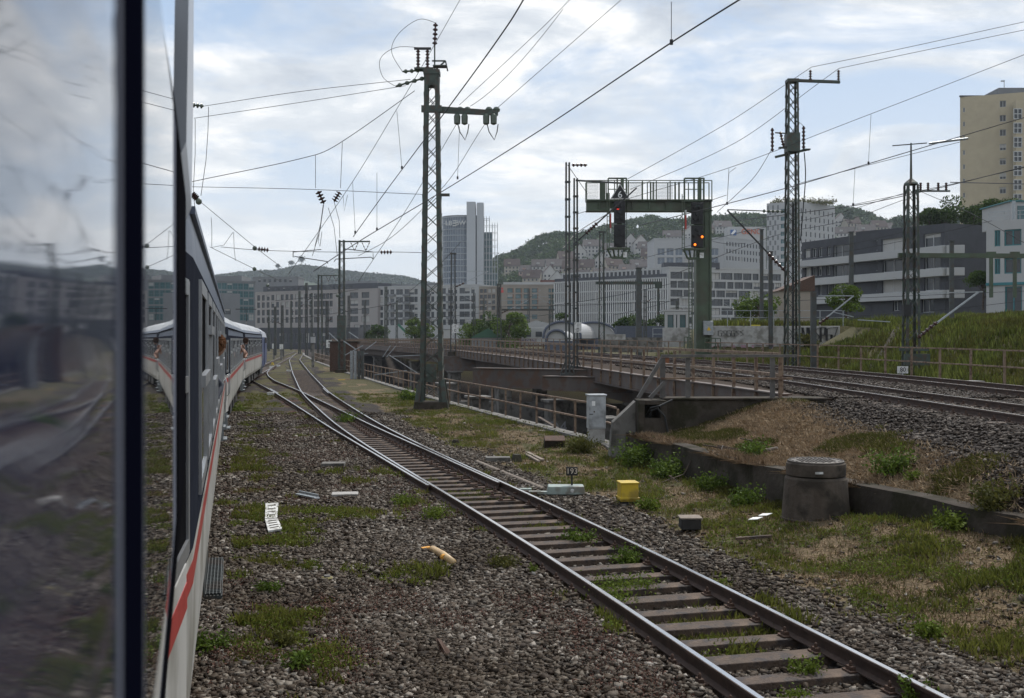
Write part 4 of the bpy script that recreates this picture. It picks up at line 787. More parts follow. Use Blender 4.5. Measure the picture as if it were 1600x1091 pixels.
def frame(m, x0_, y0_, x1_, y1_, nx, yo, w=0.05, mid=True):
    for py in ([y0_, (y0_+y1_)/2, y1_] if mid else [y0_, y1_]): m.beam((gx(x0_), GY+yo, gz(py)), (gx(x1_), GY+yo, gz(py)), w)
    for k in range(nx+1): px = x0_+(x1_-x0_)*k/nx; m.beam((gx(px), GY+yo, gz(y0_)), (gx(px), GY+yo, gz(y1_)), w*1.2)
m = MB(); frame(m, 916, 284, 1110, 314, 9, -0.5, mid=False); frame(m, 916, 284, 1110, 314, 6, 0.5, mid=False); m.build('walkway_cage', gantry_green, gt)
m = MB(); m.box(((gx(916)+gx(1110))/2, GY, gz(313.6)), (gx(1110)-gx(916), 1.0, 0.04)); m.build('walkway', gantry_green, gt)
for xa, xb in ((949, 977), (1067, 1097)):
    m = MB(); frame(m, xa, 281, xb, 316, 2, -0.75); frame(m, xa, 281, xb, 316, 2, -0.45, mid=False); gbox(m, xb-9, 281, xb-4, 316, 0.1, -0.7); m.build('signal_cage', gantry_green, gt)
for px in (936, 1001, 1014, 1018, 1052, 1058): m = MB(); gbox(m, px, 286, px+(9 if px == 936 else 2.5), 314, 0.06, -0.44); m.build('cage_plate', gantry_green, gt)
m = MB(); mm_ = []
meshm = mat('wire_mesh_panel', (0.16, 0.18, 0.18), 0.6, 0.3)
for x0_, x1_ in ((918, 934), (984, 1000), (1020, 1050), (978, 983)):
    q = MB()
    for k in range(int((x1_-x0_)/1.6)+1): q.beam((gx(x0_+k*1.6), GY-0.46, gz(286)), (gx(x0_+k*1.6), GY-0.46, gz(313)), 0.012)
    for k in range(12): q.beam((gx(x0_), GY-0.46, gz(287+k*2.2)), (gx(x1_), GY-0.46, gz(287+k*2.2)), 0.012)
    q.build('mesh_panel', meshm, gt)
def head(xa, xb, ya, yb, label, orange, mk, foot_, tri=None, green=False):
    r = thing('light_signal', label, 'signal', (gx((xa+xb)/2), GY-0.9, gz(yb)), group='light signals on the gantry'); yo = -0.95
    ym = (ya+yb)/2
    for a, b_ in ((ya, ym-1), (ym+1, yb)): q = MB(); gbox(q, xa, a, xb, b_, 0.12, yo); q.build('signal_plate', black_m, r, bevel=0.02)
    q = MB(); gbox(q, xa+5, ya, xb-5, yb+2, 0.1, yo+0.14); q.build('carrier', gantry_green, r)
    lm = [(0.28, 0.1), (0.72, 0.1), (0.5, 0.25), (0.3, 0.36), (0.7, 0.36), (0.5, 0.6), (0.22, 0.72), (0.78, 0.72), (0.3, 0.9)]
    for k, (u, v) in enumerate(lm):
        c = Vector((gx(xa+(xb-xa)*u), GY+yo-0.06, gz(ya+(yb-ya)*v))); q = MB()
        q.lathe(c, [(0.11, 0), (0.12, 0.16)], 10, ax=(0, -1, 0)); h = q.build('hood', black_m, r)
        on = orange and k in (6, 8)
        pass
    for (px, py) in orange or ():
        c = Vector((gx(px), GY+yo-0.25, gz(py))); MB().lathe(c, [(0.075, 0), (0.07, 0.02), (0.03, 0.04)], 14, ax=(0, -1, 0)).build('lit_lamp', orange_m, r)
    if green: q = MB(); q.box(Vector((gx(1082), GY+yo-0.09, gz(325.5))), (0.2, 0.05, 0.07)); q.build('lit_lamp', green_m, r)
    else: q = MB(); q.box(Vector((gx(963), GY+yo-0.09, gz(330))), (0.14, 0.05, 0.05)); q.build('lit_lamp', mat('red_glow', (0.5, 0.03, 0.02), emit=((0.9, 0.05, 0.03), 0.7)), r)
    q = MB(); a, b_ = mk
    for k, (p, e_, mm) in enumerate(((ya+12, ya+20, white_m), (ya+20, ya+42, red_m), (ya+42, ya+50, white_m))):
        gbox(MB(), a, p, b_, e_, 0.03, yo).build('marker_board', mm, r)
    q = MB(); cx_ = (foot_[0]+foot_[1])/2; y1_, y2_ = yb+3, yb+17
    q.beam((gx(foot_[0]), GY-1.3, gz(y1_)), (gx(foot_[1]), GY-1.3, gz(y1_)), 0.12); q.beam((gx(foot_[0]), GY-0.7, gz(y1_)), (gx(foot_[1]), GY-0.7, gz(y1_)), 0.08); q.beam((gx(foot_[0]+7), GY-1.1, gz(y2_)), (gx(foot_[1]-7), GY-1.1, gz(y2_)), 0.14)
    for k in range(5):
        u = k/4; q.beam((gx(foot_[0]+(foot_[1]-foot_[0])*u), GY-1.3, gz(y1_)), (gx(foot_[0]+7+(foot_[1]-foot_[0]-14)*u), GY-1.1, gz(y2_)), 0.08)
    q.build('foot_platform', gantry_green, r)
    q = MB()
    for s in (0, 3.5): q.beam((gx(a-4+s), GY-1.0, gz(ya-12)), (gx(a-4+s), GY-1.0, gz(yb+4)), 0.045)
    for k in range(14): q.beam((gx(a-4), GY-1.0, gz(ya-8+k*6.5)), (gx(a-0.5), GY-1.0, gz(ya-8+k*6.5)), 0.03)
    for s in (xb+2, xb+2): q.beam((gx(s), GY-0.9, gz(ya)), (gx(s), GY-0.9, gz(yb)), 0.03)
    q.build('ladder', gantry_green, r); gbox(MB(), foot_[0]+24, yb+9, foot_[0]+30, yb+17, 0.03, -1.5).build('label_plate', white_m, r)
    return r
orange_m = mat('orange_signal_light', (0.9, 0.25, 0.03), emit=((1.0, 0.16, 0.01), 2.2)); green_m = mat('green_signal_light', (0.02, 0.3, 0.15), emit=((0.02, 0.45, 0.22), 0.8))
h1 = head(957, 974.5, 317, 388, 'left signal on the gantry, dark, under the triangular 6 sign', None, (950.5, 953), (946, 981))
h2 = head(1076, 1094.5, 319, 389, 'right signal on the gantry showing two orange lights', [(1092, 373), (1081, 385)], (1066, 1069), (1063, 1096), green=True)
tr = thing('speed_sign', 'black triangular sign with white border and a white 6 on the gantry', 'sign', (gx(966), GY-1.1, gz(314)))
def tri(s, yo, mm, nm, zo=0): c = Vector((gx(966), GY-1.12+yo, gz(305))); pts = [c+Vector((-0.62*s, 0, -0.40*s)), c+Vector((0.62*s, 0, -0.40*s)), c+Vector((0, 0, 0.58*s))]; MB().slab(pts, (0, 0, 0), (0, 0.02, 0)).build(nm, mm, tr)
tri(1.0, 0, white_m, 'border'); tri(0.84, -0.021, black_m, 'plate'); textmesh('6', 0.60, 0.006, (gx(966), GY-1.155, gz(308.3)), UP, 'digit', white_text, tr)
eb = thing('electric_cabinet', 'grey electric cabinet with yellow warning triangle on the gantry column', 'cabinet', (gx(1103), GY-0.5, gz(524)))
gbox(MB(), 1096, 502, 1111, 524, 0.35, -0.62).build('door', galv, eb, bevel=0.02); c = Vector((gx(1104), GY-0.81, gz(514))); MB().slab([c+Vector((-0.13, 0, -0.1)), c+Vector((0.13, 0, -0.1)), c+Vector((0, 0, 0.13))], (0, 0, 0), (0, 0.01, 0)).build('warning_triangle', mat('warning_yellow', (0.7, 0.45, 0.02)), eb)
m = MB()
for s in (1074, 1079): m.beam((gx(s), GY-0.6, gz(405)), (gx(s), GY-0.6, gz(548)), 0.06)
for k in range(30): m.beam((gx(1074), GY-0.6, gz(407+k*4.7)), (gx(1079), GY-0.6, gz(407+k*4.7)), 0.035)
m.build('ladder', gantry_green, gt)
m = MB(); frame(m, 1066, 527, 1076, 545, 2, -0.8, 0.05); frame(m, 1098, 529, 1122, 545, 3, -0.8, 0.05); m.build('gate_frame', gantry_green, gt)

# ---------------------------------------------------------------- wires
def wr(Y): return max(0.006, min(0.05, Y*0.00026))
def wpts(pts, sag=0.0, n=14):
    out_ = []; raw = pts; pts = [P(*p) for p in pts]
    off_frame = lambda q: q[1] < 5 or q[0] > 1598
    for end, nxt in ((0, 1), (-1, -2)):                   # wires that leave the picture run on overhead to the next mast behind
        d_ = pts[end]-pts[nxt]
        if off_frame(raw[end]) and d_.y < -0.5:
            q_ = pts[end]+d_*((pts[end].y+25)/-d_.y)
            if abs(q_.z-pts[end].z) < 14: pts = [q_]+pts if end == 0 else pts+[q_]
    if len(pts) > 2:
        for i in range(len(pts)-1):
            p0, p1, p2, p3 = pts[max(i-1, 0)], pts[i], pts[i+1], pts[min(i+2, len(pts)-1)]; e0 = (p2-p0) if i > 0 else (p2-p1)*1.0; e1 = (p3-p1) if i < len(pts)-2 else (p2-p1)*1.0
            L0 = (p2-p1).length; m0 = e0.normalized()*L0; m1 = e1.normalized()*L0
            for t in np.linspace(0, 1, n+1)[(0 if not out_ else 1):]: out_.append(p1*(2*t**3-3*t*t+1)+m0*(t**3-2*t*t+t)+p2*(-2*t**3+3*t*t)+m1*(t**3-t*t))
        return out_
    for a, b_ in zip(pts[:-1], pts[1:]):
        for t in np.linspace(0, 1, n+1)[(0 if not out_ else 1):]: p = a.lerp(b_, t); p.z -= sag*4*t*(1-t); out_.append(p)
    return out_
def wire(label, pts, sag=0.0, k=1.0, group='overhead wires', name='overhead_wire'):
    pp = wpts(pts, sag); o = MB().tube(pp, [wr(p.y)*k for p in pp], 5).build(name, wire_m); return tag(o, label, 'wire', group)
def dropper(root, a, b_, Y): 
    MB().tube([P(a[0], a[1], Y), P(b_[0], b_[1], Y)], wr(Y)*0.7, 4).build('dropper', wire_m, root); q = P(b_[0], b_[1], Y); MB().box(q, (wr(Y)*6, wr(Y)*5, wr(Y)*10)).build('clamp', wire_m, root)
def cat_(label, contact, messenger, drops, sag=0.0, kc=1.5):
    c0 = P(*contact[len(contact)//2]); r = thing('overhead_line', label, 'overhead line', tuple(c0), group='contact wires with their carrying wires')
    pp = wpts(contact, 0); MB().tube(pp, [wr(p.y)*kc for p in pp], 6).build('contact_wire', wire_m, r)
    if messenger: pp = wpts(messenger, sag); MB().tube(pp, [wr(p.y) for p in pp], 5).build('carrying_wire', wire_m, r)
    for a, b_, Y in drops: dropper(r, a, b_, Y)
    return r
h35 = lambda y: 5950/(530-y)
cat_('thick contact wire sweeping from upper right down across the tall mast', [(1190, -22, h35(-22)), (1050, 66, h35(66)), (845, 203, h35(203)), (693, 298, h35(298)), (560, 378, h35(378)), (490, 424, h35(424))],
     [(967, 3, 33), (777, 169, 47.6)], [((1049, 3), (1049, 66), h35(66)), ((718, 198), (715, 278), 24), ((589, 270), (589, 358), 34)])
cat_('contact wire over the branching track, passing left of the tall mast head', [(838, -35, 10.5), (793, 40, 12.1), (703, 165, 16.3), (600, 303, 26), (552, 370, 37)],
     [(717, 3, 34), (676, 75, 48), (640, 137, 52), (549, 287, 70), (450, 430, 110)], [((620, 173), (628, 262), 22), ((551, 285), (555, 363), 36)])
wire('upper wire of the pair running to the inner insulators of the crossarm', [(887, 3, 30), (851, 40, 32), (718, 164, 47.9)], 0.0)
wire('lower wire of the pair running to the inner insulators of the crossarm', [(880, 14, 31), (735, 166, 47.9)], 0.3)
wire('wire leaving the inner crossarm hanger down to the left', [(712, 196, 48.2), (629, 337, 80), (560, 440, 120)], 0.0)
wire('wire leaving the outer crossarm hanger down to the left', [(757, 195, 48.2), (691, 294, 78), (610, 372, 130), (560, 400, 180)], 0.0)
wire('upper of two wires spanning left from the tall mast top', [(641, 124, 48), (470, 143, 47), (318, 166, 46)], 0.12); wire('lower of two wires spanning left from the tall mast top', [(634, 134, 48), (470, 160, 47), (303, 185, 46)], 0.12)
m = MB(); insul(m, P(300, 164, 46), P(318, 166, 46), 3, 0.12, 0.04); o = m.build('insulator', insul_green); tag(o, 'dark insulator above the own train where the upper span wire ends', 'insulator', 'line insulators')
cs = thing('cross_span', 'bent span wire left of the tall mast with two V shaped insulators', 'span wire', tuple(P(492, 243, 48)))
pp = wpts([(648, 142, 48), (535, 221, 48), (493, 242, 48), (300, 284, 47)]); MB().tube(pp, 0.016, 5).build('span_wire', wire_m, cs)
for a, b_, c, d in (((493, 242), (493, 294), (497, 299), (506, 318)), ((535, 222), (532, 294), (531, 300), (522, 315))):
    MB().tube([P(*a, 48), P(*b_, 48)], 0.012, 5).build('hanger', wire_m, cs); q = MB(); insul(q, P(*c, 48), P(*d, 48), 4, 0.16, 0.04); q.build('insulator', insul_brown, cs)
for c in ([(506, 318), (502, 345), (492, 385)], [(506, 318), (500, 360), (488, 400)], [(522, 315), (530, 345), (531, 372)], [(513, 325), (522, 355), (527, 400)], [(536, 305), (538, 330), (543, 305)], [(505, 320), (497, 378), (500, 385), (503, 362)]):
    q = [P(x, y, 48) for x, y in c]; MB().tube(q, 0.012, 5).build('jumper_wire', wire_m, cs)
wire('nearly level thin wire from the own train roof to the tall mast', [(300, 292, 47), (480, 296, 48), (662, 304, 48.4)], 0.05)
wire('level cross wire through the registration arms left of the tall mast', [(345, 386, 66), (405, 391, 66), (520, 394, 66), (617, 394, 66), (664, 395, 66)], 0.0, name='cross_wire')
wire('wire falling from the ball insulator by the roof down to the right', [(309, 312, 44), (345, 342, 50), (397, 385, 60), (440, 418, 75)], 0.0)
wire('wire falling from the cross wire to the lower ball insulator', [(328, 386, 64), (397, 420, 70), (440, 440, 80)], 0.0)
for px, py, Y, s, lab in ((310.5, 315, 44, 0.13, 'green ball insulator hanging beside the train roof'), (398, 388, 66, 0.14, 'green ball insulator on the cross wire left'), (397.5, 420.5, 70, 0.13, 'green ball insulator below the cross wire'), (418, 446, 90, 0.14, 'small ball insulator in front of the glass building'), (527, 462, 95, .14, 'small ball insulator left of the fence mast')):
    c = P(px, py, Y); o = MB().lathe(c-Vector((0, 0, s)), [(s*0.3, 0), (s*0.85, s*0.4), (s, s), (s*0.85, s*1.6), (s*0.3, 2*s)], 14).build('ball_insulator', insul_green, smooth=True); tag(o, lab, 'insulator')
for a, b_, Y, lab in (((300, 303), (308, 311), 44, 'dark insulator stack touching the ball insulator by the roof'), ((403, 389), (420, 391), 66, 'stack of disc insulators left on the cross wire'), ((594, 394), (613, 394), 66, 'stack of disc insulators right on the cross wire')):
    q = MB(); insul(q, P(*a, Y), P(*b_, Y), 4, 0.15, 0.035); tag(q.build('disc_insulator', insul_brown), lab, 'insulator', 'line insulators')
for pts, Y, lab in (([(326, 167), (325, 205), (322, 250), (314, 306)], 45, 'hanging jumper wire right of the train roof, outer one'), ([(305, 186), (305, 240), (302, 300), (306, 340)], 45, 'hanging jumper wire right of the train roof, inner one'), ([(364, 363), (350, 383), (330, 387)], 60, 'curved jumper wire under the falling wire'), ([(365, 363), (366, 390), (368, 408)], 60, 'short vertical jumper wire under the falling wire'), ([(330, 340), (331, 355), (331, 386)], 55, 'short dropper next to the train roof'), ([(1150, 262), (1139, 270), (1136, 318)], 60, 'short dropper right of the gantry')):
    o = MB().tube([P(x, y, Y) for x, y in pts], 0.013, 5).build('jumper_wire', wire_m); tag(o, lab, 'wire')
ra = thing('registration_arms', 'pair of thin registration arms either side of the fence mast', 'bracket', tuple(P(500, 400, 66)))
for pts in ([(458, 393), (458, 402), (461, 401), (512, 409), (512, 412)], [(458, 394), (502, 390)], [(522, 409), (525, 405), (580, 402), (583, 405)], [(583, 405), (583, 394), (538, 389)]): MB().tube([P(x, y, 66) for x, y in pts], 0.028, 6).build('arm', wire_m, ra)
# right-hand side
wire('top wire leaving the right mast arm to the upper right', [(1268, 105, 57.9), (1400, 78, 40), (1620, 30, 27)], 0.15); wire('second wire leaving the right mast arm to the upper right', [(1311, 107, 57.9), (1420, 84, 42), (1620, 43, 28)], 0.15)
wire('wire from the right mast arm down left to behind the gantry, outer', [(1268, 105, 57.9), (1127, 198, 90), (975, 283, 150)], 0.0); wire('wire from the right mast arm down left to behind the gantry, inner', [(1311, 107, 57.9), (1140, 228, 95), (985, 296, 170)], 0.0)
cat_('carrying wire and contact wire crossing the sky over the raised tracks', [(1620, 178, 22), (1357, 256, 36), (1240, 291, 46), (1110, 325, 62), (1000, 352, 95)], [(1620, 78, 20), (1361, 178, 34), (1140, 262, 52), (1000, 305, 80), (900, 335, 120)], [((1361, 179), (1357, 255), 35), ((1139, 263), (1136, 318), 57)])
wire('thin wire just above the contact wire right of the tall right mast', [(1500, 222, 30), (1357, 258, 38), (1240, 289, 48)], 0.0)
cat_('lower contact wire rising to the right in front of the yellow tower', [(1620, 256, 38), (1440, 300, 60), (1330, 322, 80), (1150, 345, 130)], [(1600, 262, 42), (1500, 285, 50), (1333, 320, 80)], [((1336, 262), (1333, 320), 62)])
wire('thin cable from the bank mast down to the left across the towers', [(1413, 302, 49), (1300, 335, 70), (1150, 365, 110), (1000, 405, 170)], 0.3); wire('second thin cable from the bank mast down to the left', [(1413, 312, 49), (1320, 345, 70), (1200, 372, 110), (1050, 430, 170)], 0.3)
wire('pale conductor from the insulators to the right edge', [(1485, 285, 48), (1620, 288, 36)], 0.0, 1.6)
wire('thin cable falling behind the bank mast to the white building', [(1440, 300, 49), (1530, 340, 70), (1610, 385, 80)], 0.1)
wire('wire from the right mast switch down to the cantilever tip', [(1205, 235, 57.5), (1180, 275, 57.5), (1150, 305, 57.5), (1120, 332, 57.5)], -0.1)
wire('wire from the cantilever tip to the gantry', [(1135, 305, 58), (1060, 330, 66)], 0.0)
wire('wire from the gantry left side to the ladder masts', [(948, 335, 68), (900, 365, 60), (880, 388, 58)], 0.0, 1.6)
for i, (a, b_, Y) in enumerate([((1225, 395), (1420, 360), 70), ((1225, 415), (1420, 405), 70), ((1240, 470), (1600, 455), 70), ((1100, 372), (1165, 380), 75), ((1070, 411), (1120, 408), 75), ((1230, 498), (1600, 470), 70), ((1225, 408), (1550, 345), 75), ((1400, 436), (1510, 434), 60)]):
    wire('thin background cable in front of the right buildings, %s' % ['topmost left one', 'second left one', 'long low one', 'short one beside the gantry', 'short bright one', 'lowest long one', 'rising long one', 'short level one'][i], [(*a, Y), (*b_, Y*0.92)], 0.2, 0.8)
for i, (a, b_, Y) in enumerate([((700, 480), (1060, 470), 150), ((600, 500), (760, 488), 200), ((440, 500), (640, 470), 190), ((430, 470), (560, 452), 200), ((860, 478), (1070, 438), 120), ((640, 455), (720, 378), 110), ((690, 505), (870, 490), 160), ((960, 492), (1090, 455), 110)]):
    wire('faint background cable before the far buildings, %s' % ['longest level one', 'low left one', 'sloping left one', 'upper left one', 'rising right one', 'steep one', 'lower middle one', 'short right one'][i], [(*a, Y), (*b_, Y)], 0.25, 0.8)
# ---------------------------------------------------------------- the train
coach_white = mat('coach_white_paint', (0.38, 0.375, 0.35), 0.35, vs=3, c2=(0.50, 0.49, 0.46), dirt=((0.24, 0.23, 0.20), 1.2), streak=True)
coach_red = mat('coach_red_stripe', (0.33, 0.035, 0.03), 0.35, var=0.2)
coach_band = mat('coach_dark_band', (0.024, 0.027, 0.036), 0.9, var=0.2, spec=0.0)
coach_top = mat('coach_upper_paint', (0.055, 0.07, 0.10), 0.4, vs=4, c2=(0.12, 0.14, 0.18), spec=0.3)
slat = mat('black_window_rubber', (0.008, 0.008, 0.009), 0.9, spec=0.0)
coach_roof = mat('coach_silver_roof', (0.36, 0.37, 0.38), 0.4, 0.3, var=0.2, vs=2, dirt=((0.2, 0.2, 0.19), 1.5))
silver = mat('window_frame_metal', (0.40, 0.41, 0.42), 0.35, 0.8, var=0.12)
train_glass = glass('coach_glass', (0.012, 0.014, 0.016), 0.03, 0.0, spec=1.0)
dark_in = mat('dark_interior', (0.01, 0.01, 0.011), 1.0, var=0.2, spec=0.0)
rubber = mat('black_rubber', (0.008, 0.008, 0.010), 1.0, var=0.2, spec=0.0)
under = mat('underframe_black', (0.022, 0.02, 0.018), 0.8, var=0.4)
PROF = [(1.31, 0.98), (1.37, 1.15), (1.395, 1.5), (1.405, 1.90), (1.41, 1.92), (1.41, 2.04), (1.41, 2.10), (1.41, 3.22), (1.40, 3.26), (1.37, 3.50), (1.31, 3.64), (1.12, 3.88), (0.78, 4.07), (0.36, 4.18), (0, 4.21)]
PM = [0, 0, 0, 0, 1, 0, 2, 2, 3, 3, 4, 4, 4, 4]
def shell(L_, taper=2.2, tk_=0.925, prof=PROF, pm=PM, ends=True):
    m = MB(); full = prof+[(-a, b_) for a, b_ in prof[-2::-1]]; mi = pm+pm[::-1]
    ss = [(0, tk_), (taper, 1), (L_-taper, 1), (L_, tk_)]; o = len(m.v); n_ = len(full)
    for s, k in ss: m.v += [(a*k, s, b_) for a, b_ in full]
    for i in range(3):
        for j in range(n_-1): m.f.append((o+i*n_+j, o+i*n_+j+1, o+(i+1)*n_+j+1, o+(i+1)*n_+j)); m.m.append(mi[j])
        m.f.append((o+i*n_+n_-1, o+i*n_, o+(i+1)*n_, o+(i+1)*n_+n_-1)); m.m.append(0)
    m.f += [tuple(range(n_)), tuple(3*n_+j for j in reversed(range(n_)))]; m.m += [3, 3]; return m
CM = [coach_white, coach_red, coach_band, coach_top, coach_roof]
def win_mesh(w, z0, z1, bar, open_=None):
    m = MB(); x = 1.411; f = 0.08
    for a, b_ in (((x, -w/2, z0), (x, w/2, z0)), ((x, -w/2, z1), (x, w/2, z1))): m.beam(a, b_, 0.034, f)
    for s in (-1, 1): m.beam((x, s*(w/2), z0-f/2), (x, s*(w/2), z1+f/2), f, 0.034, up=(1, 0, 0))
    for s in (-1, 1):
        for q in (z0, z1): m.box((x-0.002, s*(w/2-0.03), q+(0.03 if q == z0 else -0.03)), (0.028, 0.05, 0.05))
    if bar: m.beam((x+0.004, -w/2, bar), (x+0.004, w/2, bar), 0.07, 0.07)
    return m
TALL = [(1.31, 0.98), (1.37, 1.15), (1.395, 1.5), (1.405, 1.90), (1.41, 1.92), (1.41, 2.04), (1.41, 2.10), (1.41, 3.52), (1.41, 3.56), (1.395, 3.78), (1.34, 3.95), (1.15, 4.09), (0.8, 4.2), (0.36, 4.28), (0, 4.3)]
def coach(label, x, y, slope, L_=26.4, wins=11, far=0, prof=PROF, pm=PM):
    r = thing('train_coach', label, 'train coach', (x, y, 0), math.atan(-slope), group='coaches of the train')
    shell(L_, prof=prof, pm=pm).build('body', CM, r, world=False)
    m = MB(); m.box((0, L_/2, 0.85), (1.9, L_-3, 0.3)); m.build('underframe', under, r, world=False)
    for c in (3.6, L_-3.6):
        bg_ = MB(); bg_.box((1.02, c, 0.55), (0.16, 3.2, 0.22)); bg_.box((1.02, c, 0.75), (0.2, 1.0, 0.2)); bg_.box((-1.02, c, 0.55), (0.16, 3.2, 0.22)); bo = bg_.build('bogie', under, r, world=False)
        for d in (-1.25, 1.25):
            q = MB(); 
            for s in (-1, 1): q.lathe((s*0.78-0.065, c+d, 0.63), [(0.40, 0), (0.46, 0.01), (0.46, 0.1), (0.40, 0.13)], 20, ax=(1, 0, 0))
            q.tube([(-0.8, c+d, 0.63), (0.8, c+d, 0.63)], 0.08, 8); w = q.build('wheelset', rust, bo, world=False)
    for c, l_ in ((9.5, 2.2), (13.0, 1.5), (16.5, 2.0)): MB().box((1.0, c, 0.72), (0.5, l_, 0.42)).build('equipment_box', under, r, world=False, bevel=0.02)
    n_ = wins; sp_ = (L_-5.6)/n_; tall = prof is TALL; wa, wb = (2.28, 3.46) if tall else (2.16, 3.14)
    for i in range(n_):
        c = 2.9+sp_*(i+0.5); ob = (i*7+int(y)) % 3; bar = ((2.90, 3.22, 2.74) if tall else (2.80, 2.92, 2.72))[ob]
        w = win_mesh(sp_*0.74, wa, wb, bar).build('window', [silver, slat], r, world=False); w.location = (0, c, 0)
        q = MB(); q.box((1.409, 0, (wa+bar)/2), (0.012, sp_*0.72, bar-wa)); g = q.build('pane', train_glass, w, world=False)
        q = MB(); q.box((1.409, 0, (wb+bar)/2), (0.012, sp_*0.72, wb-bar-0.01)); g = q.build('upper_pane', dark_in if (ob < 2 or tall) else train_glass, w, world=False)
    for c, sg in ((1.25, 1), (L_-1.25, -1)):
        k = 1-0.075*(1-min(c, L_-c)/2.2); xx = 1.41*k; ang = math.atan(0.106/2.2)*sg
        d = MB(); d.box((0, 0, 1.6), (0.02, 0.86, 1.06)); d.box((0, 0, 2.82), (0.018, 0.86, 1.37), mi=1); do = d.build('door', [coach_white, coach_band], r, world=False, bevel=0.01); do.location = (xx+0.004, c, 0); do.rotation_euler = (0, 0, -ang)
        d = MB(); d.box((0.008, 0, (2.8 if tall else 2.66)), (0.02, 0.62, 1.1 if tall else 0.8)); d.build('door_window', dark_in if tall else train_glass, do, world=False); d = MB()
        for q_ in (-0.34, 0.34): d.box((0.012, q_, 2.8 if tall else 2.66), (0.035, 0.06, 1.22 if tall else 0.9))
        for q_ in ((2.22, 2.95, 3.38) if tall else (2.23, 3.09)): d.box((0.014, 0, q_), (0.034, 0.64, 0.07))
        d.build('window_frame', silver, do, world=False)
        d = MB(); d.box((0.011, 0, 1.98), (0.004, 0.86, 0.12)); d.build('stripe', coach_red, do, world=False)
        for s in (() if (tall and c < 5) else (-0.52, 0.52)):
            h = MB().tube([(0, 0, 1.55), (0.06, 0, 1.58), (0.07, 0, 1.75), (0.07, 0, 2.05), (0.06, 0, 2.12), (0, 0, 2.15)], 0.014, 8).build('handrail', silver, r, world=False, smooth=True); h.location = (xx+0.005, c+s, 0)
        st = MB(); st.box((xx-0.02, c, 0.62), (0.24, 0.84, 0.03)); st.box((xx-0.02, c, 0.93), (0.16, 0.84, 0.03))
        for s in (-1, 1): st.box((xx-0.05, c+s*0.42, 0.80), (0.12, 0.02, 0.42))
        st.build('step', galv, r, world=False)
    m = MB(); m.sweep([(-0.015, -0.02), (0.02, -0.02), (0.02, 0.02), (-0.015, 0.02)], [Vector((1.40 if prof is TALL else 1.385, s, 3.80 if prof is TALL else 3.47)) for s in (2.2, L_-2.2)]); m.build('gutter', coach_top if prof is TALL else rubber, r, world=False)
    for s in (-0.42, L_+0.42):
        pass
    MB().box((0, L_+0.4, 2.5), (1.5, 0.8, 2.6)).build('gangway', rubber, r, world=False, bevel=0.05)
    for s in (-0.85, 0.85):
        MB().lathe((s, L_, 1.2), [(0.08, 0), (0.08, 0.3), (0.22, 0.32), (0.22, 0.36)], 12, ax=(0, 1, 0)).build('buffer', under, r, world=False)
    return r
dc = lambda X, Y, sl: (X-1.41/math.cos(math.atan(sl)), Y)
x, y = dc(-0.2-0.2566*3.0, 3.0, -.2566); c1_ = coach('white and blue-grey coach right ahead of the camera with a head leaning out', x, y, -0.2566, prof=TALL)
m = MB(); m.box((1.43, 7.6, 0.80), (0.16, 1.7, 0.03)); 
for k in range(26): m.box((1.43, 6.8+k*0.065, 0.825), (0.15, 0.012, 0.02))
for k in range(5): m.box((1.365+k*0.032, 7.6, 0.825), (0.008, 1.7, 0.022))
m.box((1.345, 7.6, 0.95), (0.012, 1.7, 0.3)); m.build('grating_step', mast_grey, c1_, world=False)
x, y = dc(-7.77, 29.6, -.2275); c2_ = coach('second coach ahead, white with red stripe and silver roof', x, y, -0.2275)
x, y = dc(-13.9, 56.3, -.19); c3_ = coach('third coach ahead, just behind the blue locomotive', x, y, -0.19)
lblue = mat('loco_blue', (0.09, 0.11, 0.20), 0.35, var=0.2); lgrey = mat('loco_pale_grey', (0.34, 0.36, 0.40), 0.4, var=0.15)
x, y = dc(-18.95, 83.0, -.2145); lo = thing('locomotive', 'blue electric locomotive at the head of the train', 'locomotive', (x, y, 0), math.atan(.2145))
LP = [(1.38, 0.95), (1.45, 1.1), (1.47, 1.9), (1.47, 2.0), (1.45, 3.3), (1.30, 3.75), (0.9, 4.0), (0, 4.05)]
shell(18.6, 1.2, 0.9, LP, [0, 0, 0, 0, 1, 1, 1]).build('body', [lblue, lgrey, lblue, lblue], lo, world=False)
for c in (4.4, 14.2):
    q = MB(); q.box((1.05, c, 0.6), (0.2, 3.8, 0.35))
    for d in (-1.3, 1.3): q.lathe((0.72, c+d, 0.72), [(0.5, 0), (0.55, 0.02), (0.55, 0.1), (0.5, 0.13)], 20, ax=(1, 0, 0))
    q.build('bogie', under, lo, world=False)
m = MB(); m.box((1.475, 1.4, 2.2), (0.02, 0.7, 2.0)); m.build('cab_door', lblue, lo, world=False); m = MB(); m.box((1.478, 1.4, 2.8), (0.02, 0.5, 0.6)); m.build('window', train_glass, lo, world=False)
for c in (5, 8, 11, 14): m = MB(); m.box((1.465, c, 3.05), (0.02, 1.6, 0.45)); m.build('grille', under, lo, world=False)
m = MB(); m.beam((0, 3, 4.05), (0, 5, 4.6), 0.06); m.beam((0, 5, 4.6), (0, 3.4, 5.5), 0.05); m.beam((-0.8, 3.4, 5.52), (0.8, 3.4, 5.52), 0.06); m.build('pantograph', under, lo, world=False)
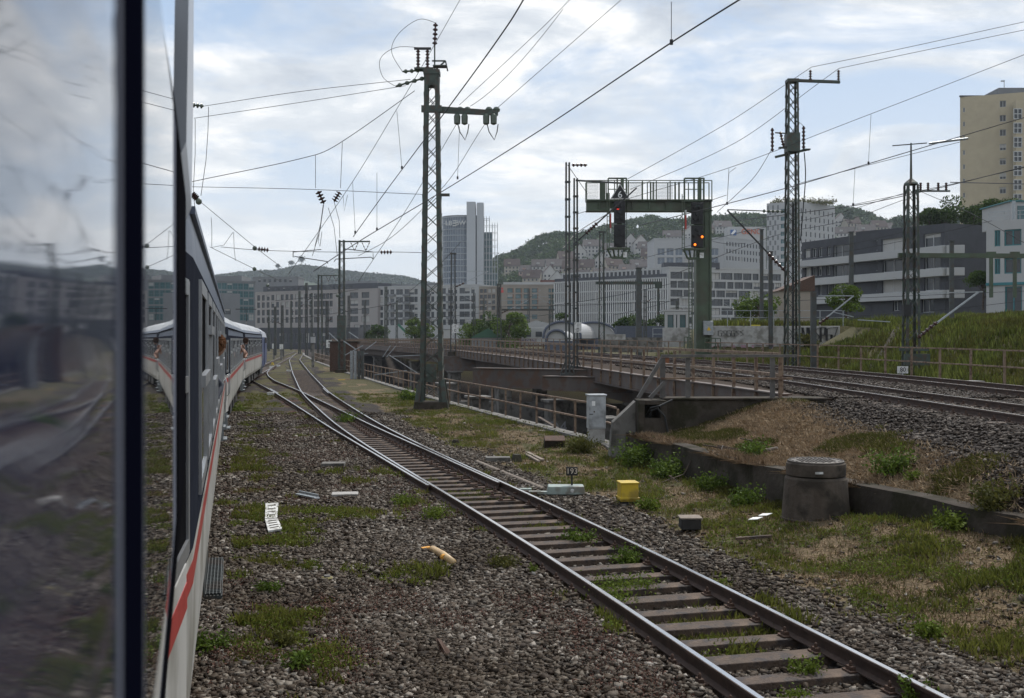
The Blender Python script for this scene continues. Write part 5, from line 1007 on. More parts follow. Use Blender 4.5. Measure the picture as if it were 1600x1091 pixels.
# ---- the coach the camera leans out of: glass, post, glass, rubber edge
own = thing('own_coach', 'coach end at the left edge with mirror-like panes, dark post and black rubber edge', 'train coach', (0, 0, 0), math.atan(0.285), group='coaches of the train')
D0 = 0.0235
def ox(z): return -D0-(0.16*max(0, z-3.36)**1.05 if z > 3.36 else 0)-(0.085*max(0, 2.97-z) if z < 2.97 else 0)
def oslab(s0, s1, z0, z1, out_=0.0, th=0.03, n_=56):
    m = MB(); zs = np.linspace(z0, z1, n_); o = 0
    for z in zs:
        a = ox(z)+out_; m.v += [(a, s0, z), (a, s1, z), (a-th, s1, z), (a-th, s0, z)]
    for i in range(len(zs)-1):
        for j in range(4): m.f.append((i*4+j, i*4+(j+1) % 4, i*4+4+(j+1) % 4, i*4+4+j)); m.m.append(0)
    k = (len(zs)-1)*4; m.f += [(3, 2, 1, 0), (k, k+1, k+2, k+3)]; m.m += [0, 0]; return m
mirror = glass('own_window_glass', (0.02, 0.026, 0.055), 0.035, 0.9, 5.0, spec=1.0, lo=(1, 0.5, 9), wd=0.0022)
mirror.node_tree.nodes['Principled BSDF'].inputs['IOR'].default_value = 1.75
mirror2 = glass('own_window_glass_far', (0.02, 0.024, 0.03), 0.015, 0.0, spec=1.0); mirror2.node_tree.nodes['Principled BSDF'].inputs['IOR'].default_value = 2.4
oslab(-1.6, 0.335, 2.2, 3.64, -0.0004).build('window_pane', mirror, own, world=False)
post_m = mat('window_post_paint', (0.003, 0.0035, 0.008), 1.0, var=0.1, spec=0.0)
grey_post = mat('window_post_edge', (0.12, 0.13, 0.16), 0.9, var=0.1, spec=0.0)
oslab(0.335, 0.350, 2.2, 3.64, 0.0002).build('post_trim', grey_post, own, world=False)
oslab(0.350, 0.47, 2.2, 3.64, 0.0006).build('window_post', post_m, own, world=False)
oslab(0.47, 0.487, 2.2, 3.64, 0.0002).build('post_trim', grey_post, own, world=False)
oslab(0.487, 0.98, 2.2, 3.64, -0.0004).build('window_pane', mirror2, own, world=False)
oslab(0.98, 1.12, 2.15, 3.66, -0.001).build('edge_trim', grey_post, own, world=False); oslab(1.12, 1.66, 2.15, 3.66, 0.001).build('rubber_edge', rubber, own, world=False)
oslab(-16, 1.6, 0.98, 2.15, 0.0).build('lower_side', coach_white, own, world=False); oslab(-16, -1.6, 2.15, 3.66, 0.0).build('upper_side', coach_band, own, world=False)
m = MB(); m.v = []
rp = [(-0.022, 3.44), (-0.018, 3.7), (-0.017, 3.97), (-0.08, 4.09), (-0.5, 4.17), (-1.44, 4.24)]
for s in (1.665, 2.5):
    m.v += [(a, s, z) for a, z in rp]+[(a-0.02, s, z-0.05) for a, z in rp[::-1]]
k = len(rp)*2; m.f = [(j, (j+1) % k, k+(j+1) % k, k+j) for j in range(k)]+[tuple(reversed(range(k))), tuple(range(k, 2*k))]; m.m = [0]*len(m.f)
m.build('cantrail_end', mat('cantrail_white', (0.30, 0.32, 0.35), 0.3, var=0.08, spec=0.5), own, world=False, smooth=False)
m = MB(); rp2 = [(-0.075, 3.661), (-0.3, 3.9), (-0.66, 4.08), (-1.1, 4.19), (-1.44, 4.21), (-1.8, 4.19), (-2.5, 3.9), (-2.8, 3.66)]
for s in (-16, 1.62): m.v += [(a, s, z) for a, z in rp2]
k = len(rp2); m.f = [(j, j+1, k+j+1, k+j) for j in range(k-1)]+[(k-1, 0, k, 2*k-1), tuple(reversed(range(k))), tuple(range(k, 2*k))]; m.m = [0]*len(m.f); m.build('roof', coach_roof, own, world=False)
MB().box((-1.45, -7.2, 2.3), (2.3, 17.5, 2.6)).build('interior_body', dark_in, own, world=False)
MB().box((-1.45, 2.3, 2.4), (1.3, 1.0, 2.2)).build('gangway', rubber, own, world=False)
# ---- people leaning out
skin = mat('skin', (0.42, 0.24, 0.17), 0.55, var=0.1); hairm = mat('reddish_hair', (0.22, 0.10, 0.045), 0.6, vs=40, c2=(0.42, 0.22, 0.11), bump=0.8, bs=60); shirt = mat('dark_shirt', (0.04, 0.045, 0.06), 0.8)
def skinned(name, nodes, edges, m, parent, sub=2):
    me = bpy.data.meshes.new(name); me.from_pydata([q[0] for q in nodes], edges, []); o = bpy.data.objects.new(name, me); col.objects.link(o); o.parent = parent
    sk = o.modifiers.new('skin', 'SKIN'); sl = me.skin_vertices
    if not sl: bpy.context.view_layer.objects.active = o; me.skin_vertices if me.skin_vertices else None
    if me.skin_vertices:
        for i, q in enumerate(nodes): me.skin_vertices[0].data[i].radius = (q[1], q[1]); me.skin_vertices[0].data[i].use_root = (i == 0)
    ss_ = o.modifiers.new('sub', 'SUBSURF'); ss_.levels = sub; ss_.render_levels = sub
    dg = bpy.context.evaluated_depsgraph_get(); dg.update(); m2 = bpy.data.meshes.new_from_object(o.evaluated_get(dg)); o.modifiers.clear(); o.data = m2; m2.materials.clear(); m2.materials.append(m)
    m2.polygons.foreach_set('use_smooth', [True]*len(m2.polygons)); return o
def headmesh(parent, c, s, m, fwd):
    # an egg with nose, brow, chin and ears; fwd is the facing direction in the horizontal plane
    b_ = MB(); n1_, n2_ = 14, 18; f = Vector(fwd).normalized(); sd_ = Vector((f.y, -f.x, 0)); vs = []
    for i in range(n1_+1):
        th = math.pi*i/n1_
        for j in range(n2_):
            ph = 2*math.pi*j/n2_; a, b2, c2 = math.sin(th)*math.cos(ph), math.sin(th)*math.sin(ph), math.cos(th)
            k = 1.0; fx = a*0.098; fy = b2*0.078; fz = c2*0.122
            if c2 < 0: fy *= 1-0.28*(-c2)**1.5; fx *= 1-0.12*(-c2)
            if a > 0.8 and abs(b2) < 0.35: fx += 0.022*max(0, 1-abs(c2+0.15)*4)
            if a > 0.7 and abs(c2-0.12) < 0.2 and abs(abs(b2)-0.35) < 0.2: fx -= 0.010
            if abs(b2) > 0.93 and abs(c2) < 0.25: fy *= 1.14
            vs.append(Vector(c)+(f*fx+sd_*fy+Vector((0, 0, fz)))*s)
    b_.add(vs, [(i*n2_+j, i*n2_+(j+1) % n2_, (i+1)*n2_+(j+1) % n2_, (i+1)*n2_+j) for i in range(n1_) for j in range(n2_)]); return b_
def lean_person(label, Y, sl, xs, hairc, arm=False):
    side = xs+sl*Y; r = thing('person', label, 'person', (side, Y, 2.2), group=None); o = Vector((0, 0, 0))
    nodes = [((-0.55, 0.1, -0.35), 0.15), ((-0.45, 0.1, 0.1), 0.16), ((-0.22, 0.08, 0.5), 0.17), ((0.02, 0.05, 0.68), 0.07), ((-0.1, -0.12, 0.62), 0.08), ((0.10, -0.2, 0.36), 0.05), ((0.02, -0.02, 0.16), 0.04), ((-0.15, 0.3, 0.55), 0.075), ((0.05, 0.42, 0.32), 0.05), ((0.02, 0.2, 0.14), 0.04)]
    skinned('torso', nodes, [(0, 1), (1, 2), (2, 3), (2, 4), (4, 5), (5, 6), (2, 7), (7, 8), (8, 9)], skin if arm else shirt, r)
    h = headmesh(r, (0.10, 0.06, 0.86), 1.12, skin, (0.5, 1.0, 0)); h.build('head', skin, r, world=False, smooth=True)
    e_ = MB(); f = Vector((0.5, 1.0, 0)).normalized(); sd_ = Vector((f.y, -f.x, 0))
    for s in (-1, 1): e_ = MB(); e_.lathe(Vector((0.10, 0.06, 0.875))+f*0.088+sd_*s*0.032, [(0.004, 0), (0.012, 0.004), (0.008, 0.012)], 8, ax=f); e_.build('eye', dark_in, r, world=False)
    k = nr.normal(0, 1, (2600, 3)); k /= np.linalg.norm(k, axis=1)[:, None]; k = k[(k[:, 2] > -0.35) | (k[:, 0]*f.x+k[:, 1]*f.y < -0.1)]; k = k[~((k[:, 0]*f.x+k[:, 1]*f.y > 0.45) & (k[:, 2] < 0.45))]
    leaves('hair', 0.10-f.x*0.02+k[:, 0]*0.112, 0.06-f.y*0.02+k[:, 1]*0.112, 0.885+k[:, 2]*0.125, 0.02, hairc, None, r, stuff=False)
    return r
lean_person('person with tousled reddish hair leaning out of the coach ahead', 14.2, -0.2566, -0.31, hairm)
lean_person('person with bare arms leaning out of the third coach', 46.5, -0.2275, -0.9, mat('brown_hair', (0.10, 0.05, 0.03), 0.7), True)

# ---------------------------------------------------------------- small things in the yard
def crate(name, label, cat, p, w, d, h, m, lid=None, rz=0.0, lw=1.08, tilt=0, partn=('body', 'lid'), lh=0.04, tp=1.0):
    r = thing(name, label, cat, tuple(p), rz); R = Matrix.Rotation(tilt, 3, 'X'); q = MB(); q.box((0, 0, h/2-0.04), (w, d, h), tp=tp, rot=R); q.build(partn[0], m, r, world=False, bevel=0.012)
    if lid: q = MB(); q.box(R @ Vector((0, 0, h-0.04+lh/2+0.002)), (w*lw*tp, d*lw*tp, lh), rot=R); q.build(partn[1], lid, r, world=False, bevel=0.008)
    return r
yellow = mat('yellow_plastic', (0.50, 0.34, 0.015), 0.5, vs=3, c2=(0.62, 0.43, 0.03), dirt=((0.28, 0.2, 0.03), 3))
grey_box = mat('grey_machine_paint', (0.26, 0.31, 0.28), 0.5, var=0.15, dirt=((0.16, 0.15, 0.12), 4))
p = G(981, 779, 0.16); yb = crate('cable_box', 'bright yellow cube shaped cable box standing in the grass', 'box', p, 0.34, 0.34, 0.33, yellow, None, 0.12, tp=0.97); MB().box((0, 0, 0.02), (0.38, 0.38, 0.04)).build('flange', yellow, yb, world=False, bevel=0.008); MB().box((0, 0, -0.06), (0.28, 0.28, 0.12)).build('foot', black_m, yb, world=False)
MB().box((0, 0, 0.305), (0.36, 0.36, 0.035)).build('lid', yellow, yb, world=False, bevel=0.012)
p = G(1078, 822, 0.12); crate('track_connection_box', 'small dark rusty box with a tan lid beside the gravel strip', 'box', p, 0.32, 0.3, 0.17, under, wood_pale, 0.0, 1.12, lh=0.025)
p = G(884, 771, 0.07); pm = thing('point_machine', 'pale grey-green flat switch motor box beneath the 193 plate', 'switch motor', tuple(p), 0.0)
MB().box((0, 0, 0.08), (0.76, 0.42, 0.16), tp=0.93).build('housing', grey_box, pm, world=False, bevel=0.015); MB().lathe((0.12, -0.205, 0.08), [(0.04, 0), (0.04, 0.01), (0.02, 0.02)], 14, ax=(0, -1, 0)).build('lock_cover', white_m, pm, world=False)
m = MB()
for k, (a, b_, w) in enumerate((((-0.35, 0.02, 0.03), (-0.95, 0.1, 0.03), 0.06), ((-0.35, -0.12, 0.02), (-1.05, -0.1, 0.02), 0.05))): MB().beam(a, b_, w, 0.03).build('switch_rod', rust, pm, world=False)
for a in ((-0.62, -0.05, 0.03), (-0.8, 0.18, 0.05), (-0.45, -0.1, 0.03)): MB().box(a, (0.24, 0.14, 0.05)).build('rod_cover', grey_box, pm, world=False, bevel=0.005)
p = G(894, 768, 0.12); sg = thing('number_plate', 'black plate reading 193 on a short stake above the switch motor', 'sign', tuple(p), 0.0)
MB().box((0, 0.1, 0.14), (0.035, 0.02, 0.34)).build('stake', black_m, sg, world=False); MB().box((0, 0.085, 0.39), (0.23, 0.015, 0.17)).build('plate', black_m, sg, world=False, bevel=0.004)
textmesh('193', 0.155, 0.003, (0, 0.0745, 0.39), UP, 'lettering', mat('cream_lettering', (0.6, 0.52, 0.42), 0.6), sg, world=False)
p = G(933, 694, 0.08); cbx = thing('control_cabinet', 'tall light grey trackside cabinet on a concrete base beside the yard fence', 'cabinet', tuple(p), 0.12)
cab_m = mat('cabinet_grey_paint', (0.40, 0.42, 0.43), 0.45, var=0.12, vs=3, dirt=((0.25, 0.26, 0.26), 3), streak=True)
MB().box((0, 0.15, 0.2), (0.46, 0.36, 0.52)).build('base', concrete_pale, cbx, world=False, bevel=0.01); MB().box((0, 0.15, 0.93), (0.5, 0.40, 0.96)).build('housing', cab_m, cbx, world=False, bevel=0.01); MB().box((0, 0.15, 1.43), (0.56, 0.46, 0.05)).build('roof', cab_m, cbx, world=False, bevel=0.012)
MB().box((-0.02, -0.058, 0.93), (0.40, 0.015, 0.86)).build('door', cab_m, cbx, world=False, bevel=0.006); MB().box((-0.12, -0.068, 1.19), (0.10, 0.004, 0.14)).build('paper_notice', white_text, cbx, world=False)
MB().lathe((-0.1, -0.062, 0.95), [(0.022, 0), (0.022, 0.02)], 10, ax=(0, -1, 0)).build('lock', rust, cbx, world=False); MB().tube([(-0.24, -0.07, 0.88), (-0.14, -0.075, 0.88)], 0.012, 6).build('handle', black_m, cbx, world=False)
p = G(866, 700, 0.04); crate('tipped_trough', 'dark open wooden trough tipped on its side in the grass', 'trough', p, 0.58, 0.34, 0.32, concrete_dark, rust, 0.05, 1.0, tilt=0.35, partn=('body', 'board'), lh=0.03)
p = G(778, 722, 0.02); crate('concrete_block', 'flat brownish concrete block right of the switch rails', 'block', p, 0.62, 0.3, 0.17, concrete, None, 0.05)
p = G(800, 722, 0.02); crate('mossy_stump', 'mossy dark lump of old concrete at the end of the flat block', 'block', p+Vector((0.12, 0, 0)), 0.24, 0.26, 0.24, mat('mossy', (0.05, 0.045, 0.03), 0.95, var=0.5, vs=12, bump=1), None, 0.3, tp=0.7)
p = G(712, 694, 0.02); o = MB().box((p.x, p.y, 0.08), (0.24, 0.22, 0.16), 0.4, tp=0.6).build('broken_stone', concrete_dark, bevel=0.03); tag(o, 'dark broken stone lump lying between track and fence', 'stone')
p = G(521, 731, -0.01); crate('concrete_cover', 'dark brown low concrete box cover left of the switch, the farther one', 'cover', p, 0.56, 0.42, 0.17, concrete, None, 0.05)
p = G(539, 779, -0.01); crate('concrete_cover', 'light brown low concrete box cover in the weeds, the nearer one', 'cover', p, 0.52, 0.38, 0.15, concrete_pale, None, 0.12)
q = MB(); a = G(466, 772, 0.1); b_ = G(494, 778, 0.09); q.beam(a, b_, 0.14, 0.03); q.beam(a+Vector((0, 0.09, 0.01)), b_+Vector((0.02, 0.09, 0.01)), 0.03, 0.09); q.beam(b_, b_+Vector((0.05, -0.16, 0)), 0.1, 0.03); tag(q.build('bent_channel', galv), 'bent grey metal channel lying left of the box covers', 'scrap metal')
lad = thing('ribbed_plate', 'whitish ribbed plate broken in two lying on the gravel', 'plate', tuple(G(427, 808, 0.04)), 0.0)
for (pa, pb_, pc_, pd_) in (((415, 789), (435, 788), (433, 812), (414, 813)), ((414, 814), (434, 813), (441, 829), (419, 832))):
    pts = [G(*pa, 0.10), G(*pb_, 0.10), G(*pc_, 0.06), G(*pd_, 0.06)]; MB().slab(pts[::-1], (0, 0, 0), (0, 0, 0.03)).build('half_plate', white_m, lad)
    for k in range(1, 5):
        a = pts[0].lerp(pts[3], k/5)+Vector((0.04, 0, 0.034)); b_ = pts[1].lerp(pts[2], k/5)+Vector((-0.04, 0, 0.034)); MB().beam(a, b_, 0.012, 0.012).build('rib', concrete_dark, lad)
yp = thing('broken_pipe', 'broken yellow plastic pipe lying on the ballast', 'pipe', tuple(G(690, 870, 0.05)), 0.0); orange_p = mat('yellow_pipe', (0.42, 0.27, 0.14), 0.5, vs=5, c2=(0.56, 0.40, 0.20)); orange_in = mat('orange_pipe_inside', (0.62, 0.28, 0.02), 0.5)
a, b_ = G(676, 858, 0.08), G(708, 879, 0.07); MB().tube([a, a.lerp(b_, 0.5)+Vector((0, 0, 0.012)), b_], [0.05, 0.056, 0.05], 14).build('pipe', orange_p, yp, smooth=True); MB().tube([a.lerp(b_, 0.62)+Vector((-.02, -.02, 0)), a.lerp(b_, 0.7)+Vector((-.02, -.02, 0))], 0.055, 14).build('collar', orange_in, yp)
MB().beam(G(659, 857, 0.06), G(672, 855, 0.07), 0.09, 0.02).build('fragment', orange_in, yp)
p = G(562, 800+4, 0.0); tag(MB().box((p.x, p.y, 0.04), (0.13, 0.1, 0.07), 0.2).build('brick_piece', mat('brick_orange', (0.24, 0.10, 0.055), 0.9)), 'orange piece of brick lying in the weeds', 'brick')
p = G(511, 909, 0.0); bc = thing('round_cap', 'low yellowish round cap half buried in the ballast', 'cap', tuple(p)); MB().lathe((0, 0, 0.0), [(0.075, 0), (0.075, 0.05), (0.06, 0.065)], 16).build('rim', mat('faded_yellow', (0.22, 0.19, 0.07), 0.8, var=0.4, vs=20), bc, world=False); MB().lathe((0, 0, 0.06), [(0.05, 0), (0.04, 0.025)], 12).build('top', concrete, bc, world=False)
rp_ = thing('rusty_scrap', 'rusty curved metal scrap sticking out of the near ballast', 'scrap metal', tuple(G(690, 1015, 0.05))); a = G(683, 1000, 0.09); q = MB(); q.slab([G(681, 999, 0.14), G(688, 1002, 0.12), G(702, 1020, 0.06), G(697, 1027, 0.03), G(688, 1022, 0.02)], (0, 0, 0), (0.01, 0.02, 0.008)); q.build('plate', rust, rp_)
p = G(669, 670, 0); 
for a, b_, lab in (((745, 722), (850, 765), 'long weathered wooden pole lying beside the track'),): tag(MB().tube([G(*a, 0.06), G(*b_, 0.05)], 0.05, 10).build('wooden_pole', wood_pale), lab, 'pole')
for a, b_, w, lab in (((824, 707), (848, 719), 0.1, 'upper of two pale planks lying in the dry grass'), ((822, 710), (842, 721), 0.07, 'lower of two pale planks lying in the dry grass'), ((774, 672), (828, 671), 0.08, 'pale thin board lying in front of the yard fence'), ((812, 671), (850, 674), 0.16, 'dark board end beside the pale thin board'), ((842, 652), (905, 690), 0.12, 'dark timber lying along the fence ledge')): tag(MB().beam(G(*a, 0.07), G(*b_, 0.07), w, 0.04).build('plank', wood_pale if 'pale' in lab else wood_m), lab, 'plank', 'boards lying in the yard')
for k, (px, py) in enumerate(((1180, 812), (1384, 844), (1195, 806))): 
    p = G(px, py, 0.2); q = MB(); r_ = random.Random(k)
    q.slab([(p.x-0.12, p.y-0.03, p.z), (p.x+0.02, p.y-0.06, p.z+0.01), (p.x+0.14, p.y+0.04, p.z+0.03), (p.x-0.02, p.y+0.07, p.z+0.02)], (0, 0, 0), (0, 0, 0.008)); tag(q.build('paper_scrap', white_text), ['crumpled white scrap left of the manhole', 'white scrap in the grass right of the manhole', 'small pale scrap touching the left of the manhole'][k], 'litter')
tag(MB().beam(G(1150, 842, 0.14), G(1205, 838, 0.16), 0.05, 0.04).build('stick', wood_m), 'dark stick lying in front of the manhole', 'stick')
p = G(669, 0+672, 0); p = G(534, 594.5, 0.05)
yl = MB().box((p.x, p.y, 0.08), (0.5, 0.25, 0.1), 0.3).build('yellow_stone', yellow); tag(yl, 'small yellow block in the grass near the fence mast', 'block')
for px, py, lab in ((423, 618, 'white painted block beside the left switch rail'), (451, 581, 'white painted block between the two diverging tracks'), (435, 573, 'pale block in the switch gear far left'), (424, 575, 'second pale block in the switch gear far left')):
    p = G(px, py, 0.02); tag(MB().box((p.x, p.y, 0.1), (0.35, 0.3, 0.2)).build('marker_block', white_m, bevel=0.01), lab, 'block', 'pale blocks by the switch')
p = G(426, 573, 0.02); tag(MB().box((p.x, p.y, 0.35), (0.3, 0.2, 0.3), tp=0.6).build('switch_lantern', yellow), 'small yellow switch lantern far ahead beside the train track', 'lantern')
# manhole
mh_ = thing('manhole', 'tall conical concrete manhole with an iron lid standing in the grass', 'manhole', tuple(G(1276, 820, 0.10)))
man_m = mat('manhole_concrete', (0.060, 0.046, 0.035), 0.95, vs=2.5, c2=(0.12, 0.098, 0.078), bump=0.8, bs=16, dirt=((0.040, 0.033, 0.025), 2.6), streak=True, spec=0.25)
MB().lathe((0, 0.05, -0.1), [(0.575, 0), (0.575, 0.22), (0.55, 0.23), (0.50, 0.86), (0.475, 0.90)], 48).build('cone', man_m, mh_, world=False, smooth=False)
MB().lathe((0, 0.05, 0.81), [(0.455, 0), (0.478, 0.015), (0.478, 0.20), (0.455, 0.222)], 48).build('ring', man_m, mh_, world=False)
li = MB(); li.lathe((0, 0.05, 1.033), [(0.455, 0), (0.455, 0.02), (0.44, 0.028), (0.40, 0.028), (0.395, 0.02)], 48)
for k in range(24): t = k*math.pi/12; li.box((0.42*math.cos(t), 0.05+0.42*math.sin(t), 1.064), (0.03, 0.03, 0.008), t)
for i in range(-5, 6):
    for j in range(-5, 6):
        if i*i+j*j < 25: li.box((i*0.066, 0.05+j*0.066, 1.058), (0.036, 0.036, 0.010), 0.785)
li.build('lid', mat('iron_lid', (0.07, 0.06, 0.052), 0.6, 0.3, var=0.3), mh_, world=False)
MB().box((-0.08, -0.431, 0.90), (0.13, 0.01, 0.035), 0.1).build('paint_mark', white_m, mh_, world=False)
tag(MB().tube([P(1150, 716, 22.6), P(1180, 708, 22.6), P(1215, 700, 22.3)], [0.07, 0.06, 0.03], 8).build('dead_branch', wood_pale), 'thick dead branch lying on the dry bank', 'branch')
for k in range(7):
    px, py = rnd.choice([(1075, 690), (1100, 700), (1130, 690), (1165, 695), (1060, 705)]), 0
    p = P(px[0]+rnd.uniform(-15, 15), px[1], 24); q = MB(); q.tube([Vector((p.x, p.y, float(HGT(p.x, p.y))+0.03)), Vector((p.x+rnd.uniform(-.5, .5), p.y-rnd.uniform(0.1, .8), float(HGT(p.x, p.y-0.4))+0.14)), Vector((p.x+rnd.uniform(-.9, .9), p.y-1.0, float(HGT(p.x, p.y-1.0))+0.05))], [0.02, 0.015, 0.008], 6); tag(q.build('twig', wood_m), 'thin dry twig among those scattered over the dry bank', 'twig', 'twigs on the dry bank')
s8 = thing('speed_board', 'white board reading 80 at the foot of the far railing', 'sign', tuple(P(1410.5, 578, 42.6))); c = P(1410.5, 578, 42.6); MB().box(c, (0.42, 0.03, 0.28)).build('board', white_m, s8); MB().box((c.x, c.y+0.03, c.z-0.2), (0.05, 0.03, 0.4)).build('stake', galv, s8); textmesh('80', 0.24, 0.004, c+Vector((0, -0.02, 0)), UP, 'lettering', black_m, s8)
for Y in (38.2, 46.4): 
    X = float(RR(Y))-0.55; tag(MB().box((X, Y, 1.66), (0.9, 0.5, 0.06), 0.2).build('cover_slab', concrete_pale), 'pale flat slab at the foot of the far railing, %s' % ('right one' if Y < 40 else 'left one'), 'slab')
rel = thing('orange_box', 'rusty orange box between the raised tracks on the bridge', 'box', (float(C1(62))+2.2, 62, 1.75)); MB().box((0, 0, 0.15), (0.75, 0.4, 0.32)).build('housing', mat('orange_rust', (0.20, 0.075, 0.03), 0.8), rel, world=False, bevel=0.01); MB().box((0, 0, 0.33), (0.8, 0.45, 0.03)).build('lid', rust, rel, world=False)
pbg = thing('white_bag', 'white plastic bag caught in the bank weeds', 'bag', tuple(P(1541, 510, 56))); b_ = headmesh(None, (0, 0, 0), 2.6, white_m, (0, -1, 0)); b_.v = [(v[0]*1.0+rnd.uniform(-.03, .03), v[1]+rnd.uniform(-.03, .03), v[2]*0.9+rnd.uniform(-.03, .03)) for v in b_.v]; b_.build('bag', white_text, pbg, world=False)
# ---------------------------------------------------------------- buildings
def ux(A, B, px):                                        # distance along the wall A-B seen at column px
    k = (px-CX)/FP; dx, dy = B[0]-A[0], B[1]-A[1]; t = (k*A[1]-A[0])/(dx-k*dy); return t*math.hypot(dx, dy)
def px_pt(px, Y): return ((px-CX)/FP*Y, Y)
def zp(py, Y): return EYE-(py-CY)/FP*Y
def wall_facade(m, A, B, z0, z1, wins, rec=0.25, mi=0):
    """wall plane from A to B (left to right as seen) with real openings; wins = [(u0,u1,w0,w1)] ; returns frame"""
    L_ = math.hypot(B[0]-A[0], B[1]-A[1]); d = Vector(((B[0]-A[0])/L_, (B[1]-A[1])/L_, 0)); nrm = Vector((-d.y, d.x, 0))  # pointing away from the viewer
    def p(u, w, r=0): q = Vector((A[0], A[1], 0))+d*u+nrm*r; return (q.x, q.y, w)
    us = sorted(set([0, L_]+[round(v, 3) for q in wins for v in q[:2]])); ws = sorted(set([z0, z1]+[round(v, 3) for q in wins for v in q[2:]]))
    us = [u for u in us if 0 <= u <= L_]; ws = [w for w in ws if z0 <= w <= z1]
    W_ = np.zeros((len(us)-1, len(ws)-1), bool)
    for q in wins:
        for i in range(len(us)-1):
            if q[0]-1e-3 <= (us[i]+us[i+1])/2 <= q[1]+1e-3:
                for j in range(len(ws)-1):
                    if q[2] <= (ws[j]+ws[j+1])/2 <= q[3]: W_[i, j] = True
    for i in range(len(us)-1):
        j = 0
        while j < len(ws)-1:
            if W_[i, j]: j += 1; continue
            k = j
            while k+1 < len(ws)-1 and not W_[i, k+1]: k += 1
            m.add([p(us[i], ws[j]), p(us[i+1], ws[j]), p(us[i+1], ws[k+1]), p(us[i], ws[k+1])], [(0, 1, 2, 3)], mi); j = k+1
    for u0, u1, w0, w1 in wins:
        a, b_, c, e_ = p(u0, w0), p(u1, w0), p(u1, w1), p(u0, w1); a2, b2, c2, e2 = p(u0, w0, rec), p(u1, w0, rec), p(u1, w1, rec), p(u0, w1, rec)
        m.add([a, b_, c, e_, a2, b2, c2, e2], [(0, 4, 5, 1), (1, 5, 6, 2), (2, 6, 7, 3), (3, 7, 4, 0)], mi)
    return d, nrm, p
def win_obj(cache, w, h, gm_, fm_, nv, nh, fw=0.07, blind=0):
    key = (round(w, 2), round(h, 2), gm_.name, fm_.name, nv, nh, blind)
    if key not in cache:
        m = MB(); m.box((0, 0.06, 0), (w, 0.05, h), mi=1)
        for x in [-w/2+fw/2, w/2-fw/2]+[-w/2+w*k/(nv+1) for k in range(1, nv+1)]: m.box((x, 0.0, 0), (fw, 0.09, h))
        for z in [-h/2+fw/2, h/2-fw/2]+[-h/2+h*k/(nh+1) for k in range(1, nh+1)]: m.box((0, 0.004, z), (w-2*fw, 0.08, fw))
        if blind: m.box((0, 0.028, h/2-h*blind/2), (w-fw, 0.02, h*blind), mi=2)
        o = m.build('window', [fm_, gm_, blindm]); cache[key] = o.data; bpy.data.objects.remove(o)
    return cache[key]
WC = {}
blindm = mat('window_blind', (0.38, 0.37, 0.35), 0.8, var=0.1)
cur_m = mat('dark_curtain', (0.10, 0.10, 0.10), 0.8, var=0.2)
def add_windows(root, d, p, wins, gm_, fm_, nv=1, nh=0, rec=0.2, seed=1, blinds=0.25, fw=0.07):
    q = random.Random(seed); rz = math.atan2(d.y, d.x); off = root.location; rest = []
    for i, (u0, u1, w0, w1) in enumerate(wins):
        bl = q.choice((0.3, 0.6, 1.0)) if q.random() < blinds else 0
        if i >= 100: rest.append((u0, u1, w0, w1)); continue
        me = win_obj(WC, u1-u0, w1-w0, gm_, fm_, nv, nh, fw, bl); o = bpy.data.objects.new('window', me); col.objects.link(o); o.parent = root
        o.location = Vector(p((u0+u1)/2, (w0+w1)/2, rec))-off; o.rotation_euler = (0, 0, rz)
    if rest:
        m = MB()
        for u0, u1, w0, w1 in rest: c = p((u0+u1)/2, (w0+w1)/2, rec+0.02); m.box(c, (u1-u0, 0.06, w1-w0), rz, mi=0); m.box(p((u0+u1)/2, (w0+w1)/2, rec-0.02), (fw, 0.05, w1-w0), rz, mi=1)
        tag(m.build('windows', [gm_, fm_], root), kind='stuff')
def body(m, A, B, depth, z0, z1, mi=0, mr=1, parapet=0.0):
    L_ = math.hypot(B[0]-A[0], B[1]-A[1]); d = ((B[0]-A[0])/L_, (B[1]-A[1])/L_); n_ = (-d[1]*depth, d[0]*depth)
    C_ = (B[0]+n_[0], B[1]+n_[1]); D_ = (A[0]+n_[0], A[1]+n_[1])
    v = [(A[0], A[1], z0), (B[0], B[1], z0), (*C_, z0), (*D_, z0), (A[0], A[1], z1), (B[0], B[1], z1), (*C_, z1), (*D_, z1)]
    m.add(v, [(1, 2, 6, 5), (2, 3, 7, 6), (3, 0, 4, 7)], mi); m.add(v, [(4, 5, 6, 7)], mr)
    return C_, D_
def grid(u0, u1, n_, frac, rows, hfrac=None):
    """n_ windows between u0 and u1, each taking frac of its bay, in rows [(w0,w1)]"""
    b_ = (u1-u0)/n_; return [(u0+b_*(i+0.5-frac/2), u0+b_*(i+0.5+frac/2), w0, w1) for w0, w1 in rows for i in range(n_)]
far_glass = glass('far_window_glass', (0.03, 0.035, 0.04), 0.12, spec=0.5); teal_glass = glass('teal_window_glass', (0.03, 0.09, 0.10), 0.1, spec=0.6); blue_glass = glass('tower_glass', (0.07, 0.10, 0.14), 0.15, spec=0.8)
roofm = mat('flat_roof_grey', (0.10, 0.10, 0.10), 0.9)
bl_white = mat('pale_render', (0.30, 0.275, 0.26), 0.85, var=0.06, vs=0.1); bl_white2 = mat('white_render', (0.38, 0.38, 0.375), 0.85, var=0.06, vs=0.15); bl_cream = mat('beige_stone', (0.27, 0.235, 0.195), 0.85, var=0.12, vs=0.3)
bl_dark = mat('anthracite_brick', (0.050, 0.052, 0.060), 0.8, var=0.15, vs=1.0, bump=0.3, bs=8); bl_grey = mat('grey_panel', (0.16, 0.165, 0.17), 0.7, var=0.1, vs=0.3)
